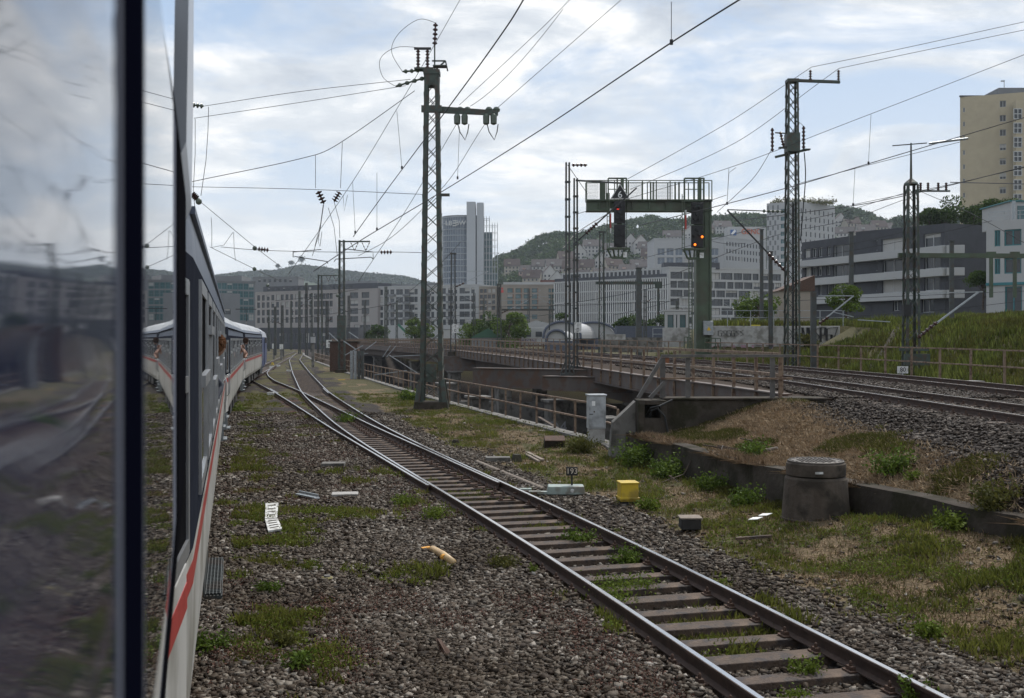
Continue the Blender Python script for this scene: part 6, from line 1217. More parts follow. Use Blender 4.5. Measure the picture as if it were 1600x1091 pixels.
fr_dark = mat('dark_frame', (0.03, 0.032, 0.035), 0.6); fr_white = mat('white_frame', (0.45, 0.46, 0.46), 0.6, var=0.1); fr_teal = mat('teal_frame', (0.03, 0.16, 0.18), 0.5, var=0.1)
yel_wall = mat('yellow_render', (0.40, 0.345, 0.245), 0.85, var=0.07, vs=0.6, bump=0.3, bs=3)
def building(name, label, pxA, YA, pxB, YB, depth, z0, z1, wins, wallm, gl, fr, nv=1, nh=0, rec=0.25, cat='building', seed=1, blinds=0.2, fw=0.08, par=0.5, side=None, group=None):
    A, B = px_pt(pxA, YA), px_pt(pxB, YB); r = thing(name, label, cat, ((A[0]+B[0])/2, (A[1]+B[1])/2, z0), group=group); m = MB()
    ws = wins(A, B) if callable(wins) else wins
    d, n_, p = wall_facade(m, A, B, z0, z1, ws, rec); C_, D_ = body(m, A, B, depth, z0, z1)
    m.build('wall', [wallm, roofm], r); add_windows(r, d, p, ws, gl, fr, nv, nh, rec, seed, blinds, fw)
    if par:
        L_ = math.hypot(B[0]-A[0], B[1]-A[1]); q = MB(); cc = [A, B, C_, D_]
        for i in range(4): a, b_ = cc[i], cc[(i+1) % 4]; q.beam((a[0], a[1], z1+par/2), (b_[0], b_[1], z1+par/2), 0.3, par)
        q.build('parapet', wallm, r)
    if side is not None:
        sw = side; m2 = MB(); A2, B2 = B, C_; LL = math.hypot(B2[0]-A2[0], B2[1]-A2[1]); off_ = 0.03
        d2 = Vector(((B2[0]-A2[0])/LL, (B2[1]-A2[1])/LL, 0)); n2 = Vector((-d2.y, d2.x, 0)); p2 = lambda u, w, rr=0: ((Vector((A2[0], A2[1], 0))+d2*u+n2*(rr-off_)).x, (Vector((A2[0], A2[1], 0))+d2*u+n2*(rr-off_)).y, w)
        add_windows(r, d2, p2, sw(LL), gl, fr, nv, nh, -0.02, seed+3, blinds, fw)
    return r, A, B, d, n_, p
def rows(z0, pitch, n_, h, base=0.9): return [(z0+i*pitch+base, z0+i*pitch+base+h) for i in range(n_)]
# B1: long white slab with dark attic storey, left
zs1 = [(zp(y+4.6, 490), zp(y-4.6, 490)) for y in (462, 474, 486.5, 499)]
def w1(A, B):
    out_ = []
    for r_ in zs1:
        for i in range(13): c = ux(A, B, 402+i*7.4+2); hw = 0.95; out_.append((c-hw, c+hw, *r_))
        a, b_ = ux(A, B, 493), ux(A, B, 520); n_ = 5
        for i in range(n_): out_.append((a+(b_-a)*i/n_+0.08, a+(b_-a)*(i+1)/n_-0.08, *r_))
        for pa, pb_ in ((530, 539), (547, 559.5), (565, 577)): out_.append((ux(A, B, pa), ux(A, B, pb_), *r_))
    a, b_ = ux(A, B, 553), ux(A, B, 588)
    for i in range(4): out_.append((a+(b_-a)*i/4+0.15, a+(b_-a)*(i+1)/4-0.15, 2.0, zp(508, 490)))
    return [q for q in out_ if q[0] > 0.2]
r1, A, B, d, n_, p = building('office_block', 'long pale office block with dark set-back top storey behind the left masts', 399, 520, 590, 480, 22, 0, zp(453, 485), w1, bl_white, far_glass, fr_dark, nv=1, rec=0.35, seed=2)
m = MB(); L1 = math.hypot(B[0]-A[0], B[1]-A[1]); a_, b_2 = p(3, 0, 2.2), p(L1-1.0, 0, 1.2); at_ = []
A2, B2 = (a_[0], a_[1]), (b_2[0], b_2[1]); LL = math.hypot(B2[0]-A2[0], B2[1]-A2[1]); at_ = grid(2, LL*0.45, 9, 0.5, [(zp(450.5, 490), zp(446, 490))])+grid(LL*0.55, LL*0.8, 3, 0.85, [(zp(450.5, 490), zp(446, 490))])
d2, n2, p2 = wall_facade(m, A2, B2, zp(453, 485)+0.01, zp(442.5, 485), at_, 0.2); body(m, A2, B2, 16, zp(453, 485)+0.01, zp(442.5, 485)); m.build('attic_storey', [bl_dark, roofm], r1); add_windows(r1, d2, p2, at_, far_glass, fr_dark, 1, 0, 0.2, 4)
m = MB(); q = p(L1*0.78, 0, 8); m.box((q[0], q[1], zp(441, 490)), (16, 5, 1.6)); m.build('roof_plant', bl_grey, r1)
# B1b residential continuation
def w1b(A, B):
    out_ = []
    for r_ in [(zp(y+4.3, 475), zp(y-4.3, 475)) for y in (456, 468, 480, 492, 504)]:
        for px, hw in ((596, .8), (606, .5), (613, 1.0), (622, 1.0), (627, .8), (636, 1.3), (643, 1.3), (650, .8), (662, .8), (668, 1.2), (676, .7), (686, 1.2), (694, .8), (704, 1.2), (712, .7), (722, 1.2), (730, 1.2), (739, .8)):
            c = ux(A, B, px); out_.append((c-hw, c+hw, *r_))
    return out_
r1b, A, B, d, n_, p = building('apartment_block', 'white apartment block with narrow windows right of the office block', 590.5, 482, 748, 462, 18, 0, zp(447.5, 470), w1b, bl_white2, far_glass, fr_dark, nv=0, seed=5)
m = MB(); q = p(10, 0, 7); m.box((q[0], q[1], zp(445, 470)), (12, 5, 1.5)); q = p(24, 0, 9); m.box((q[0], q[1], zp(444.5, 470)), (7, 5, 1.8)); m.build('roof_plant', bl_grey, r1b)
for px, k in ((613, 0), (636, 1), (668, 2), (704, 3)):
    for py in (461, 473, 485, 497): q = p(ux(A, B, px), 0, -0.6); MB().box((q[0], q[1], zp(py, 475)), (3.4, 1.0, 0.9), math.atan2(d.y, d.x)).build('balcony', bl_grey, r1b)
# teal glass block far left behind the train
def w0(A, B): return grid(0.5, math.hypot(B[0]-A[0], B[1]-A[1])-0.5, 9, 0.9, [(zp(y+4.8, 400), zp(y-4.8, 400)) for y in (448, 460, 472, 484, 496)])
r0, *_ = building('glass_office', 'dark teal glass office block behind the head of the train', 318, 392, 399, 402, 30, 0, zp(441, 400), w0, bl_grey, teal_glass, fr_teal, nv=1, nh=1, seed=8, blinds=0.1, rec=0.15)
m = MB(); m.box((*px_pt(356, 412), zp(436.5, 400)), (14, 14, 3.0)); m.build('roof_plant', bl_grey, r0)
r0b, *_ = building('office_annex', 'grey office wing peeking over the white block beside the glass office', 395, 540, 466, 540, 15, 0, zp(434, 540), lambda A, B: grid(2, 20, 7, 0.5, [(zp(441, 540), zp(436.5, 540))]), bl_grey, far_glass, fr_dark, nv=0)
# LBBW tower
core_ = mat('pale_band_metal', (0.26, 0.29, 0.32), 0.5); Yt = 600; tw = thing('bank_tower', 'round glass bank tower with a pale lift shaft and an open steel frame wing', 'tower', (*px_pt(730, Yt), 0))
cx_, cy_ = px_pt(721, Yt+11); R_ = 10.9; zt_ = zp(338, Yt)
m = MB(); nF = 21; fh = zt_/nF
for k in range(nF):
    z = k*fh; m.lathe((cx_, cy_, z), [(R_-0.15, 0.3), (R_-0.15, fh-0.5), (R_+0.05, fh-0.5), (R_+0.05, fh), (R_-0.15, fh+0.3 if k < nF-1 else fh)], 48)
m.build('glass_drum', [blue_glass], tw)
m = MB()
for k in range(0, nF): z = (k+1)*fh-0.25; m.lathe((cx_, cy_, z-0.25), [(R_, 0), (R_+0.13, 0.02), (R_+0.13, 0.34 if k % 2 else 0.55), (R_, 0.6)], 48)
m.build('floor_bands', core_, tw)
m = MB()
for k in range(0, 48, 1): t = k*math.pi/24; m.box((cx_+(R_+0.16)*math.cos(t), cy_+(R_+0.16)*math.sin(t), zt_/2), (0.14, 0.14, zt_), t)
m.build('mullions', galv, tw)
m = MB(); m.lathe((cx_, cy_, zt_), [(R_, 0), (R_, 0.7), (R_-0.4, 0.7), (R_-0.4, 0.1)], 48); m.build('crown_ring', bl_grey, tw)
core = mat('pale_core_cladding', (0.38, 0.40, 0.42), 0.6, var=0.05, vs=0.1)
m = MB(); a = px_pt(729, Yt-2); b_ = px_pt(743, Yt-2); m.box(((a[0]+b_[0])/2, Yt+5, zp(316, Yt)/2), (b_[0]-a[0], 14, zp(316, Yt))); a = px_pt(745, Yt-1); b_ = px_pt(755.5, Yt-1); m.box(((a[0]+b_[0])/2, Yt+6, zp(317, Yt)/2), (b_[0]-a[0], 14, zp(317, Yt))); m.build('lift_shaft', core, tw)
a = px_pt(744, Yt-1.5); m = MB(); m.box((a[0], Yt+1.5, zp(337, Yt)/2), (0.75, 5, zp(337, Yt))); m.build('shaft_window_strip', far_glass, tw)
m = MB(); xs_ = [px_pt(q, Yt)[0] for q in (756, 760, 764.5, 769, 773, 777.3)]; ztop = [zp(338, Yt)]*3+[zp(348, Yt)]*3
for y in (Yt, Yt+8):
    for x, z in zip(xs_, ztop): m.beam((x, y, 0), (x, y, z), 0.22)
    for k in range(0, 20):
        z = k*3.75+2
        if z < zp(348, Yt): m.beam((xs_[0], y, z), (xs_[-1], y, z), 0.18)
        elif z < zp(338, Yt): m.beam((xs_[0], y, z), (xs_[2], y, z), 0.18)
for x, z in zip(xs_, ztop):
    for k in range(0, 19):
        if k*3.75+2 < z: m.beam((x, Yt, k*3.75+2), (x, Yt+8, k*3.75+2), 0.15)
m.build('steel_frame', galv, tw)
m = MB(); a = (xs_[0]+1, Yt+5); m.box(((xs_[0]+xs_[3])/2, Yt+9, 32), (xs_[3]-xs_[0], 1, 62)); m.box(((xs_[0]+xs_[-1])/2, Yt+12, 20), (xs_[-1]-xs_[0], 6, 40)); m.build('glass_wing', teal_glass, tw)
for s_, px in (('LB', 701), ('BW', 719.5)): textmesh(s_, 3.6, 0.2, (*px_pt(px, Yt-2.4)[:1], Yt-1.6 if s_ == 'LB' else Yt-2.4, zp(349.5, Yt)), UP, 'lettering', white_m, tw)
m = MB(); 
for k in (-1.3, 0, 1.3): q = px_pt(710.2, Yt-2); m.box((q[0], Yt-1.9, zp(349.5, Yt)+k), (2.0, 0.3, 0.6)); 
m.build('logo_bars', white_m, tw)
# beige buildings in the middle
def w3(A, B):
    out_ = []
    for y in (454, 463.2, 472, 481.5, 495): 
        for i in range(4): c = ux(A, B, 797.5+i*12.8); out_.append((c-1.25, c+0.95, zp(y+3.5, 440), zp(y-3.5, 440)))
        for i in range(2): c = ux(A, B, 859+i*5); out_.append((c-0.5, c+0.5, zp(y+3, 440), zp(y-3, 440)))
    return out_
r3, A, B, d, n_, p = building('stone_office', 'beige stone office with teal windows and a small red emblem', 781.5, 440, 867, 440, 20, 0, zp(446.5, 440), w3, bl_cream, teal_glass, fr_dark, nv=0, seed=3, blinds=0.05)
m = MB(); q1, q2 = p(2, 0, 3), p(21, 0, 3); m.box(((q1[0]+q2[0])/2, q1[1]+4, zp(443.5, 440)), (20.5, 8, 1.6)); m.build('attic', bl_white2, r3)
m = MB(); L3 = ux(A, B, 866.5)
for px in (781.5, 867): pass
copper = mat('brown_panel', (0.20, 0.10, 0.05), 0.7)
for y in (454, 463.2, 472, 481.5):
    for i in range(4): q = p(ux(A, B, 797.5+i*12.8)+1.15, zp(y, 440), -0.02); MB().box(q, (0.42, 0.06, 7/FP*440)).build('shutter_panel', copper, r3)
c = p(ux(A, B, 784.8), zp(454, 440), -0.1); q = MB(); q.box((c[0], c[1], c[2]-0.4), (1.0, 0.12, 1.0)); q.lathe((c[0], c[1]+0.06, c[2]+0.75), [(0.4, 0), (0.4, 0.12)], 14, ax=(0, -1, 0)); q.build('emblem', mat('emblem_red', (0.55, 0.03, 0.02), 0.5), r3)
def w3b(A, B): return [(ux(A, B, px)-0.75, ux(A, B, px)+0.75, zp(y+3.3, 450), zp(y-3.3, 450)) for y in (454, 463, 472, 481, 495) for px in (752, 758, 764.5, 771)]
building('stone_wing', 'narrow beige wing left of the stone office with small paired windows', 748.5, 455, 776, 452, 14, 0, zp(449, 452), w3b, bl_cream, far_glass, copper, nv=0, seed=9)
building('red_roofed_shed', 'long low reddish roofed building behind the stone office', 845, 560, 905, 560, 12, 0, zp(438.5, 560), [], mat('brick_red_wall', (0.15, 0.06, 0.045), 0.9), far_glass, fr_dark, par=0.3)
# white fin facade
YA_, YB_ = 420, 385
def fins():
    A, B = px_pt(867, YA_), px_pt(1044, YB_); L_ = math.hypot(B[0]-A[0], B[1]-A[1]); z1 = zp(442, YA_); r = thing('finned_office', 'wide dark glass office covered with white vertical fins and floor lines', 'building', (*px_pt(955, 400), 0)); m = MB()
    wl = grid(0.3, L_-0.3, 1, 0.995, [(0.6, z1-0.6)]); d, n_, p = wall_facade(m, A, B, 0, z1, [], 0.3); body(m, A, B, 20, 0, z1); m.build('wall', [fr_dark, roofm], r)
    q = random.Random(4); zf = np.linspace(z1, 1.0, 7); fh = zf[0]-zf[1]
    for k in range(6): a, b_ = p(0, zf[k], -0.35), p(L_, zf[k], -0.35); MB().beam(a, b_, 0.5, 0.5).build('floor_line', MATS.get('grid_frame', bl_white2), r)
    n2 = 54; finm = mat('white_fin', (0.62, 0.62, 0.61), 0.7, var=0.05); m = None
    for i in range(n2+1):
        u = L_*i/n2; a, b_ = p(u, 0.5, -0.35), p(u, z1, -0.35); MB().beam(a, b_, 0.34, 0.5, up=(0, 1, 0)).build('fin', finm, r)
    ww = []
    for k in range(6):
        for i in range(n2):
            if q.random() < 0.45: ww.append((L_*i/n2+0.22, L_*(i+1)/n2-0.22, zf[k]-fh+0.5, zf[k]-0.4))
    q.shuffle(ww); add_windows(r, d, p, ww[:100], far_glass, bl_grey, 0, 0, -0.12, 7, 0.2)
    # set-back storey
    A2, B2 = p(2, 0, 1.6), p(L_-0.2, 0, 1.6); A2, B2 = A2[:2], B2[:2]; z2 = zp(427.5, YA_+1); m = MB(); L2 = math.hypot(B2[0]-A2[0], B2[1]-A2[1]); gz_ = grid(0.4, L2-0.4, 26, 0.66, [(z1+0.9, z2-0.6)])
    d2, n2_, p2 = wall_facade(m, A2, B2, z1+0.01, z2, gz_, 0.3); body(m, A2, B2, 15, z1+0.01, z2); m.build('attic_storey', [bl_white2, roofm], r); add_windows(r, d2, p2, gz_, far_glass, fr_dark, 0, 0, 0.28, 2, 0)
    a, b_ = p(0, z1+0.9, -0.1), p(L_, z1+0.9, -0.1); MB().beam(a, b_, 0.1, 1.1).build('balustrade', bl_dark, r)
fins()
def banded(name, label, pxA, YA, pxB, YB, ztop, ys, Y_, n_, seed, depth=20):
    A, B = px_pt(pxA, YA), px_pt(pxB, YB); L_ = math.hypot(B[0]-A[0], B[1]-A[1]); q = random.Random(seed); ws = []
    for y in ys:
        u = 0.8
        while u < L_-2: w = q.choice((2.6, 3.6, 4.8)); ws.append((u, min(u+w, L_-0.5), zp(y+5.3, Y_), zp(y-5.2, Y_))); u += w+q.choice((0.3, 0.4, 0.5))
    return building(name, label, pxA, YA, pxB, YB, depth, 0, ztop, ws, bl_white2, far_glass, fr_dark, nv=2, seed=seed, blinds=0.3, rec=0.5)
rb, A, B, d, n_, p = banded('banded_office', 'white office with wide dark window bands behind the gantry column', 1044.5, 384, 1226, 400, zp(420.5, 390), (432, 446, 459.5, 473, 487, 501), 392, 20, 6)
m = MB(); q = p(12, 0, 6); m.box((q[0], q[1], zp(417, 395)), (20, 7, 2.4)); m.build('roof_plant', bl_dark, rb)
rg = mat('grid_frame', (0.36, 0.365, 0.37), 0.8, var=0.05)
lf = thing('lift_house', 'small white framed glass lift house beyond the bridge railing', 'pavilion', (*px_pt(1057, 120), 1.5)); m = MB(); c = px_pt(1057, 120)
for s in (-1.15, -0.2, 0.2, 1.15): m.box((c[0]+s, 120, 3.6), (0.28, 0.3, 5.0))
m.box((c[0], 120, 6.0), (2.6, 0.34, 0.32)); m.box((c[0], 121, 6.3), (3.0, 2.4, 0.2)); m.build('frame', bl_white2, lf); MB().box((c[0], 120.8, 3.6), (2.2, 1.2, 4.6)).build('glass', teal_glass, lf)
# light block behind, sign block, white tower
def w5(A, B): return [(ux(A, B, px)-1.7, ux(A, B, px)+1.7, zp(y+6, 520), zp(y-4.8, 520)) for y in (393, 407) for px in (1033, 1047, 1061, 1075, 1089, 1103, 1117)]
r5, A, B, d, n_, p = building('grey_office', 'light grey office with square windows behind the banded one', 1022, 520, 1131, 520, 26, 0, zp(374, 520), w5, rg, blue_glass, fr_white, nv=1, nh=0, rec=0.5, seed=12)
def w5b(A, B): return [(ux(A, B, px)-0.55, ux(A, B, px)+0.55, zp(y+3.4, 545), zp(y-3, 545)) for y in (383, 394, 405) for px in np.arange(1136, 1192, 4.6)]
building('grey_office_wing', 'right wing of the light grey office with small narrow windows', 1131.3, 535, 1197, 560, 20, 0, zp(374.5, 545), w5b, rg, far_glass, fr_dark, nv=0, seed=13)
sgn = thing('rooftop_sign_box', 'white rooftop block with red and blue lettering GENO', 'building', (*px_pt(1167, 585), 40)); c = px_pt(1167, 585); MB().box((c[0], 590, (zp(354.5, 585)+0)/2), (20.5, 10, zp(354.5, 585))).build('wall', bl_white2, sgn)
textmesh('GENO', 4.0, 0.15, (px_pt(1175, 584)[0], 584.7, zp(362.5, 585)), UP, 'lettering', mat('orange_red_letters', (0.50, 0.10, 0.03), 0.6), sgn)
m = MB(); m.box((px_pt(1146.5, 584)[0], 584.8, zp(363.5, 585)), (3.2, 0.3, 3.0)); m.build('logo', mat('logo_blue', (0.03, 0.10, 0.28), 0.6), sgn); m = MB(); m.box((px_pt(1146.5, 584)[0], 584.6, zp(363.5, 585)), (1.2, 0.3, 3.0), 0, rot=Matrix.Rotation(0.7, 3, 'Y')); m.build('logo_mark', white_text, sgn)
Yw = 470; zW = zp(315, Yw)
A, B, = px_pt(1198, Yw+7), px_pt(1249, Yw); r7 = thing('white_tower_block', 'white high-rise with chequered narrow windows and planted roof', 'tower', (*B, 0)); m = MB(); L7 = math.hypot(B[0]-A[0], B[1]-A[1])
ww = []; q = random.Random(3); chk = []
pit = 3.3
for k in range(int(zW/pit)-1):
    z = zW-2.6-pit*(k+1)+1.2
    for px in (1224, 1262-14): c = ux(A, B, px-(0 if px < 1230 else 6)); ww.append((c-1.3, c+0.9, z, z+2.0))
    for i in range(7): u = 0.8+i*1.9+(0.8 if k % 2 else 0); 
d, n_, p = wall_facade(m, A, B, 0, zW, ww[:30], 0.3); m_side = MB()
Cc = px_pt(1304.5, Yw+18); zs7 = []
LL = math.hypot(Cc[0]-B[0], Cc[1]-B[1])
for k in range(int(zW/pit)-1):
    z = zW-2.6-pit*(k+1)+1.0
    for i in range(8): u = 1.0+(LL-2.0)*i/7.4+(0.35 if k % 2 else 0); zs7.append((u, u+0.85, z, z+2.1))
d7, n7, p7 = wall_facade(m, B, Cc, 0, zW, zs7, 0.3); D1 = p(0, 0, 15); m.add([(*A, 0), (*A, zW), (D1[0], D1[1], zW), (D1[0], D1[1], 0)], [(0, 1, 2, 3)]); m.add([(*A, zW), (*B, zW), (*Cc, zW), (D1[0], D1[1], zW)], [(0, 1, 2, 3)], 1)
m.build('wall', [rg, roofm], r7); add_windows(r7, d, p, ww[:30], teal_glass, fr_white, 1, 0, 0.25, 3, 0.1); add_windows(r7, d7, p7, zs7[:96], far_glass, fr_dark, 0, 0, 0.25, 3, 0.05)
for k in range(12):
    for i in range(6):
        u = 0.6+i*2.2+(1.0 if k % 2 else 0)
        if u < L7-1 and abs(u-ux(A, B, 1224)) > 1.8: q = p(u, zW-2.0-k*2.2, -0.03); MB().box(q, (0.8, 0.05, 2.0), math.atan2(d.y, d.x)).build('facade_panel', bl_grey, r7)
for s in range(40): pass
X_ = nr.uniform(A[0]+3, Cc[0]-3, 2200); Y_ = nr.uniform(Yw+4, Yw+16, 2200); leaves('roof_garden', X_, Y_, zW+np.abs(nr.normal(0, 1.1, 2200)), 0.4, olive_m, None, None, stuff=False); bpy.data.objects['roof_garden'].parent = r7; bpy.data.objects['roof_garden'].matrix_parent_inverse = Matrix.Translation(-r7.location)
# dark terraced apartment house with white balcony bands
A, B = px_pt(1253, 168), px_pt(1476, 140); z0_, z8 = 4.5, EYE+(530-349)/1700*140; r8 = thing('dark_apartment_house', 'anthracite apartment house with long white balcony bands behind the green bank', 'apartment house', (*px_pt(1370, 150), z0_))
L8 = math.hypot(B[0]-A[0], B[1]-A[1]); zb8 = [z8-6.35-2.83*k for k in range(4)]; fl = [z8-3.3, z8-6.2, z8-9.05, z8-11.9]
fl = [z8-2.75-0.0, z8-5.6, z8-8.45, z8-11.3]; wn = []
def U(px): return ux(A, B, px)
lay = [[(1257, 1266, 1), (1268, 1276, 1), (1278, 1285, 1), (1292, 1297, 0), (1302, 1326, 2), (1337, 1349, 0), (1359, 1371, 0), (1377, 1412, 2), (1443, 1470, 3)],
       [(1258, 1267, 1), (1269, 1276, 1), (1278, 1284, 1), (1291, 1297, 1), (1302, 1328, 2), (1338, 1350, 1), (1360, 1371, 1), (1379, 1411, 2), (1444, 1470, 3)],
       [(1258, 1268, 0), (1279, 1284, 0), (1292, 1296, 0), (1301, 1326, 2), (1337, 1348, 1), (1360, 1370, 1), (1378, 1410, 2), (1444, 1468, 3)],
       [(1257, 1262, 0), (1350, 1362, 1), (1395, 1405, 1), (1440, 1460, 2)]]
for k in range(4):
    zc = fl[k]
    for a, b_, t in lay[k]: wn.append((U(a), U(b_), zc+(0.25 if t < 2 else -0.1), zc+1.65))
m = MB(); d, n_, p = wall_facade(m, A, B, z0_, z8, wn, 0.35); C8, D8 = body(m, A, B, 14, z0_, z8); m.build('wall', [bl_dark, roofm], r8)
add_windows(r8, d, p, wn, far_glass, fr_white, 1, 0, 0.3, 21, 0.25)
for k in range(3):
    zt2 = fl[k]-0.15; q = MB(); m0, m1 = -0.3, U(1494)
    a, b_ = p(m0, zt2-0.55, -0.55), p(m1-1.2, zt2-0.55, -0.55); q.beam(a, b_, 1.05, 1.05)
    e1, e2 = p(m1-1.25, zt2-0.55, -0.45), p(m1, zt2-0.56, 1.3); q.beam(e1, e2, 1.0, 1.04)
    q.build('balcony_band', bl_white2, r8, bevel=0.04)
for k, px in ((0, 1468), (1, 1445), (2, 1452)): pass
q = MB(); a = px_pt(1478, 144); bb_ = px_pt(1542, 150); A9_, B9_ = a, bb_; body(q, a, bb_, 14, z0_, z8+0.4); q.add([(*a, z0_), (*bb_, z0_), (*bb_, z8+0.4), (*a, z8+0.4)], [(0, 1, 2, 3)]); q.build('rear_wing', [bl_dark, roofm], r8)
gl8 = thing('glass_link', 'teal framed glass entrance link between the dark and the white house', 'building', (*px_pt(1518, 143), 5)); A, B = px_pt(1496, 143), px_pt(1541, 143); L_ = B[0]-A[0]; zt9 = zp(388, 143)
m = MB(); m.box(((A[0]+B[0])/2, 145.5, (zt9+5)/2), (L_, 4.6, zt9-5)); m.build('glass', teal_glass, gl8); m = MB()
for z in np.linspace(5, zt9, 6): m.beam((A[0], 143.1, z), (B[0], 143.1, z), 0.12)
for x in np.linspace(A[0], B[0], 7): m.beam((x, 143.1, 5), (x, 143.1, zt9), 0.12)
m.build('frame', fr_teal, gl8)
for px, s_ in ((1506, 'N'), (1530, 'Z')): c = px_pt(px, 142.9); MB().box((c[0], 142.95, zp(421, 143)), (0.55, 0.06, 0.75)).build('plate', white_m, gl8); textmesh(s_, 0.6, 0.01, (c[0], 142.9, zp(421, 143)), UP, 'lettering', black_m, gl8)
# white house with teal windows, right edge
Y9 = 112; A, B = px_pt(1541, Y9), px_pt(1700, Y9-6); z9 = zp(346, Y9); L9 = math.hypot(B[0]-A[0], B[1]-A[1])
w9 = [(ux(A, B, a), ux(A, B, b_), zp(y1, Y9), zp(y0, Y9)) for y0, y1 in ((361, 386), (405, 429)) for a, b_ in ((1554, 1563), (1569, 1596), (1606, 1632), (1645, 1672))]+[(ux(A, B, a), ux(A, B, b_), 5.2, zp(449, Y9)) for a, b_ in ((1570, 1597), (1605, 1640))]
r9 = thing('white_house', 'white house with teal window frames at the right edge', 'house', (*A, 4.8)); m = MB(); d, n_, p = wall_facade(m, A, B, 4.6, z9, w9, 0.3); body(m, A, B, 12, 4.6, z9); m.build('wall', [bl_white2, roofm], r9); add_windows(r9, d, p, w9, far_glass, fr_teal, 1, 0, 0.2, 2, 0.5, 0.12)
MB().beam(p(0, zp(444.5, Y9), -0.08), p(L9, zp(444.5, Y9), -0.08), 0.2, 0.28).build('teal_string_course', fr_teal, r9)
m = MB(); A2 = px_pt(1582, Y9+4); m.box((A2[0]+6, Y9+8, z9+1.3), (12, 7, 2.6)); m.build('upper_storey', bl_white2, r9); MB().box((A2[0]+6, Y9+8, z9+2.65), (12.4, 7.4, 0.12)).build('roof_edge', fr_teal, r9); MB().box((A2[0]+1.4, Y9+4.44, z9+1.4), (1.3, 0.06, 1.5)).build('window', teal_glass, r9)
m = MB(); pts = [Vector(p(u, z9+0.9, 0.2)) for u in (0.2, L9)]; m.beam(pts[0], pts[1], 0.05); m.beam(pts[0]-Vector((0, 0, 0.4)), pts[1]-Vector((0, 0, 0.4)), 0.04)
for u in np.arange(0.2, L9, 1.5): m.beam(p(u, z9, 0.2), p(u, z9+0.9, 0.2), 0.04)
m.build('roof_railing', galv, r9); MB().tube([p(2.4, z9, 1.0), p(2.4, z9+2.0, 1.0)], 0.16, 10).build('vent_pipe', galv, r9)
# yellow high-rise
Y10 = 220; A, B = px_pt(1500, Y10), px_pt(1640, 213.8); z10 = zp(152, Y10); r10 = thing('yellow_tower_block', 'tall pale yellow high-rise with small square windows at the right edge', 'tower', (*A, 10)); ww = []
for k in range(9):
    y = 167.5+22.2*k; ww.append((ux(A, B, 1562), ux(A, B, 1572), zp(y+5, Y10), zp(y-5, Y10))); ww.append((ux(A, B, 1504.5), ux(A, B, 1508), zp(y+8.5, Y10), zp(y+1, Y10)))
m = MB(); d, n_, p = wall_facade(m, A, B, 6, z10, ww, 0.2); body(m, A, B, 18, 6, z10); m.build('wall', [yel_wall, roofm], r10); add_windows(r10, d, p, ww, far_glass, fr_white, 1, 0, 0.15, 5, 0.5)
MB().box(((px_pt(1584, 215)[0]+px_pt(1640, 215)[0])/2, 214.4, (zp(168, Y10)+8)/2), (px_pt(1640, Y10)[0]-px_pt(1583, Y10)[0], 1.2, zp(168, Y10)-8)).build('stair_bay', yel_wall, r10)
for k in range(8): y = 178+22.2*k; me = win_obj(WC, 1.7, 2.1, far_glass, fr_white, 1, 1, 0.14, 0); o = bpy.data.objects.new('window', me); col.objects.link(o); o.parent = r10; o.location = Vector((px_pt(1590.5, 213.7)[0], 213.74, zp(y, 213.7)))-r10.location
MB().box((px_pt(1600, Y10)[0]+1, Y10+7, z10+1.3), (9.5, 8, 2.6)).build('penthouse', bl_grey, r10)
m = MB(); m.tube([(px_pt(1583, Y10)[0], Y10+4, z10+2.6), (px_pt(1583, Y10)[0], Y10+4, z10+4.4)], 0.07, 6); m.box((px_pt(1583, Y10)[0]-0.3, Y10+4, z10+4.2), (0.7, 0.3, 0.25)); m.build('antenna', galv, r10)
MB().beam((A[0]-0.15, Y10-0.15, z10+0.15), (B[0], Y10-0.15, z10+0.15), 0.4, 0.3).build('roof_edge', roofm, r10)
# vaulted station roofs, container, tent between bridge and offices
vault = mat('vault_pale_metal', (0.34, 0.34, 0.34), 0.5, var=0.1); blue_band = mat('slate_blue_panel', (0.07, 0.08, 0.11), 0.6)
def vault_roof(label, pa, pb_, Y, ytop, ybase, dep, skew, lab2=None):
    A, B = px_pt(pa, Y), px_pt(pb_, Y); r = thing('vaulted_canopy', label, 'canopy', (*A, 1.4), group='vaulted station canopies'); zt2, zb = zp(ytop, Y), zp(ybase, Y); m = MB(); w = B[0]-A[0]; N_ = 18; vs = []
    for s, sk in ((0, 0), (dep, skew)):
        for k in range(N_+1): t = math.pi*k/N_; vs.append((A[0]+w/2-w/2*math.cos(t)+sk, Y+s, zb+(zt2-zb)*math.sin(t)**0.8))
    m.add(vs, [(k, k+1, N_+1+k+1, N_+1+k) for k in range(N_)]+[tuple(range(N_+1)), tuple(reversed(range(N_+1, 2*N_+2)))]); m.build('roof', vault, r, smooth=False)
    m = MB(); pr = [Vector((A[0]+w/2-w*0.54*math.cos(math.pi*k/N_), Y-0.3, zb+(zt2-zb)*1.05*math.sin(math.pi*k/N_)**0.8)) for k in range(N_+1)]; m.tube(pr, 0.22, 6); m.build('rim', blue_band, r); MB().box((A[0]+w/2, Y+0.5, (zb+0.2)/2), (w*0.98, 1, max(0.4, zb-0.2))).build('base_wall', blue_band, r); return r
vault_roof('left pale vaulted station roof behind the ladder masts', 851, 905, 175, 504, 529, 26, 9); vault_roof('long right pale vaulted station roof behind the ladder masts', 893, 960, 185, 505, 528, 30, 2); vault_roof('small low vaulted roof in front of the two larger ones', 855, 884, 160, 517, 533, 12, 2)
bw_ = thing('station_wall', 'curved slate blue station wall with a pale rim right of the vaults', 'wall', (*px_pt(1000, 160), 1.4)); m = MB()
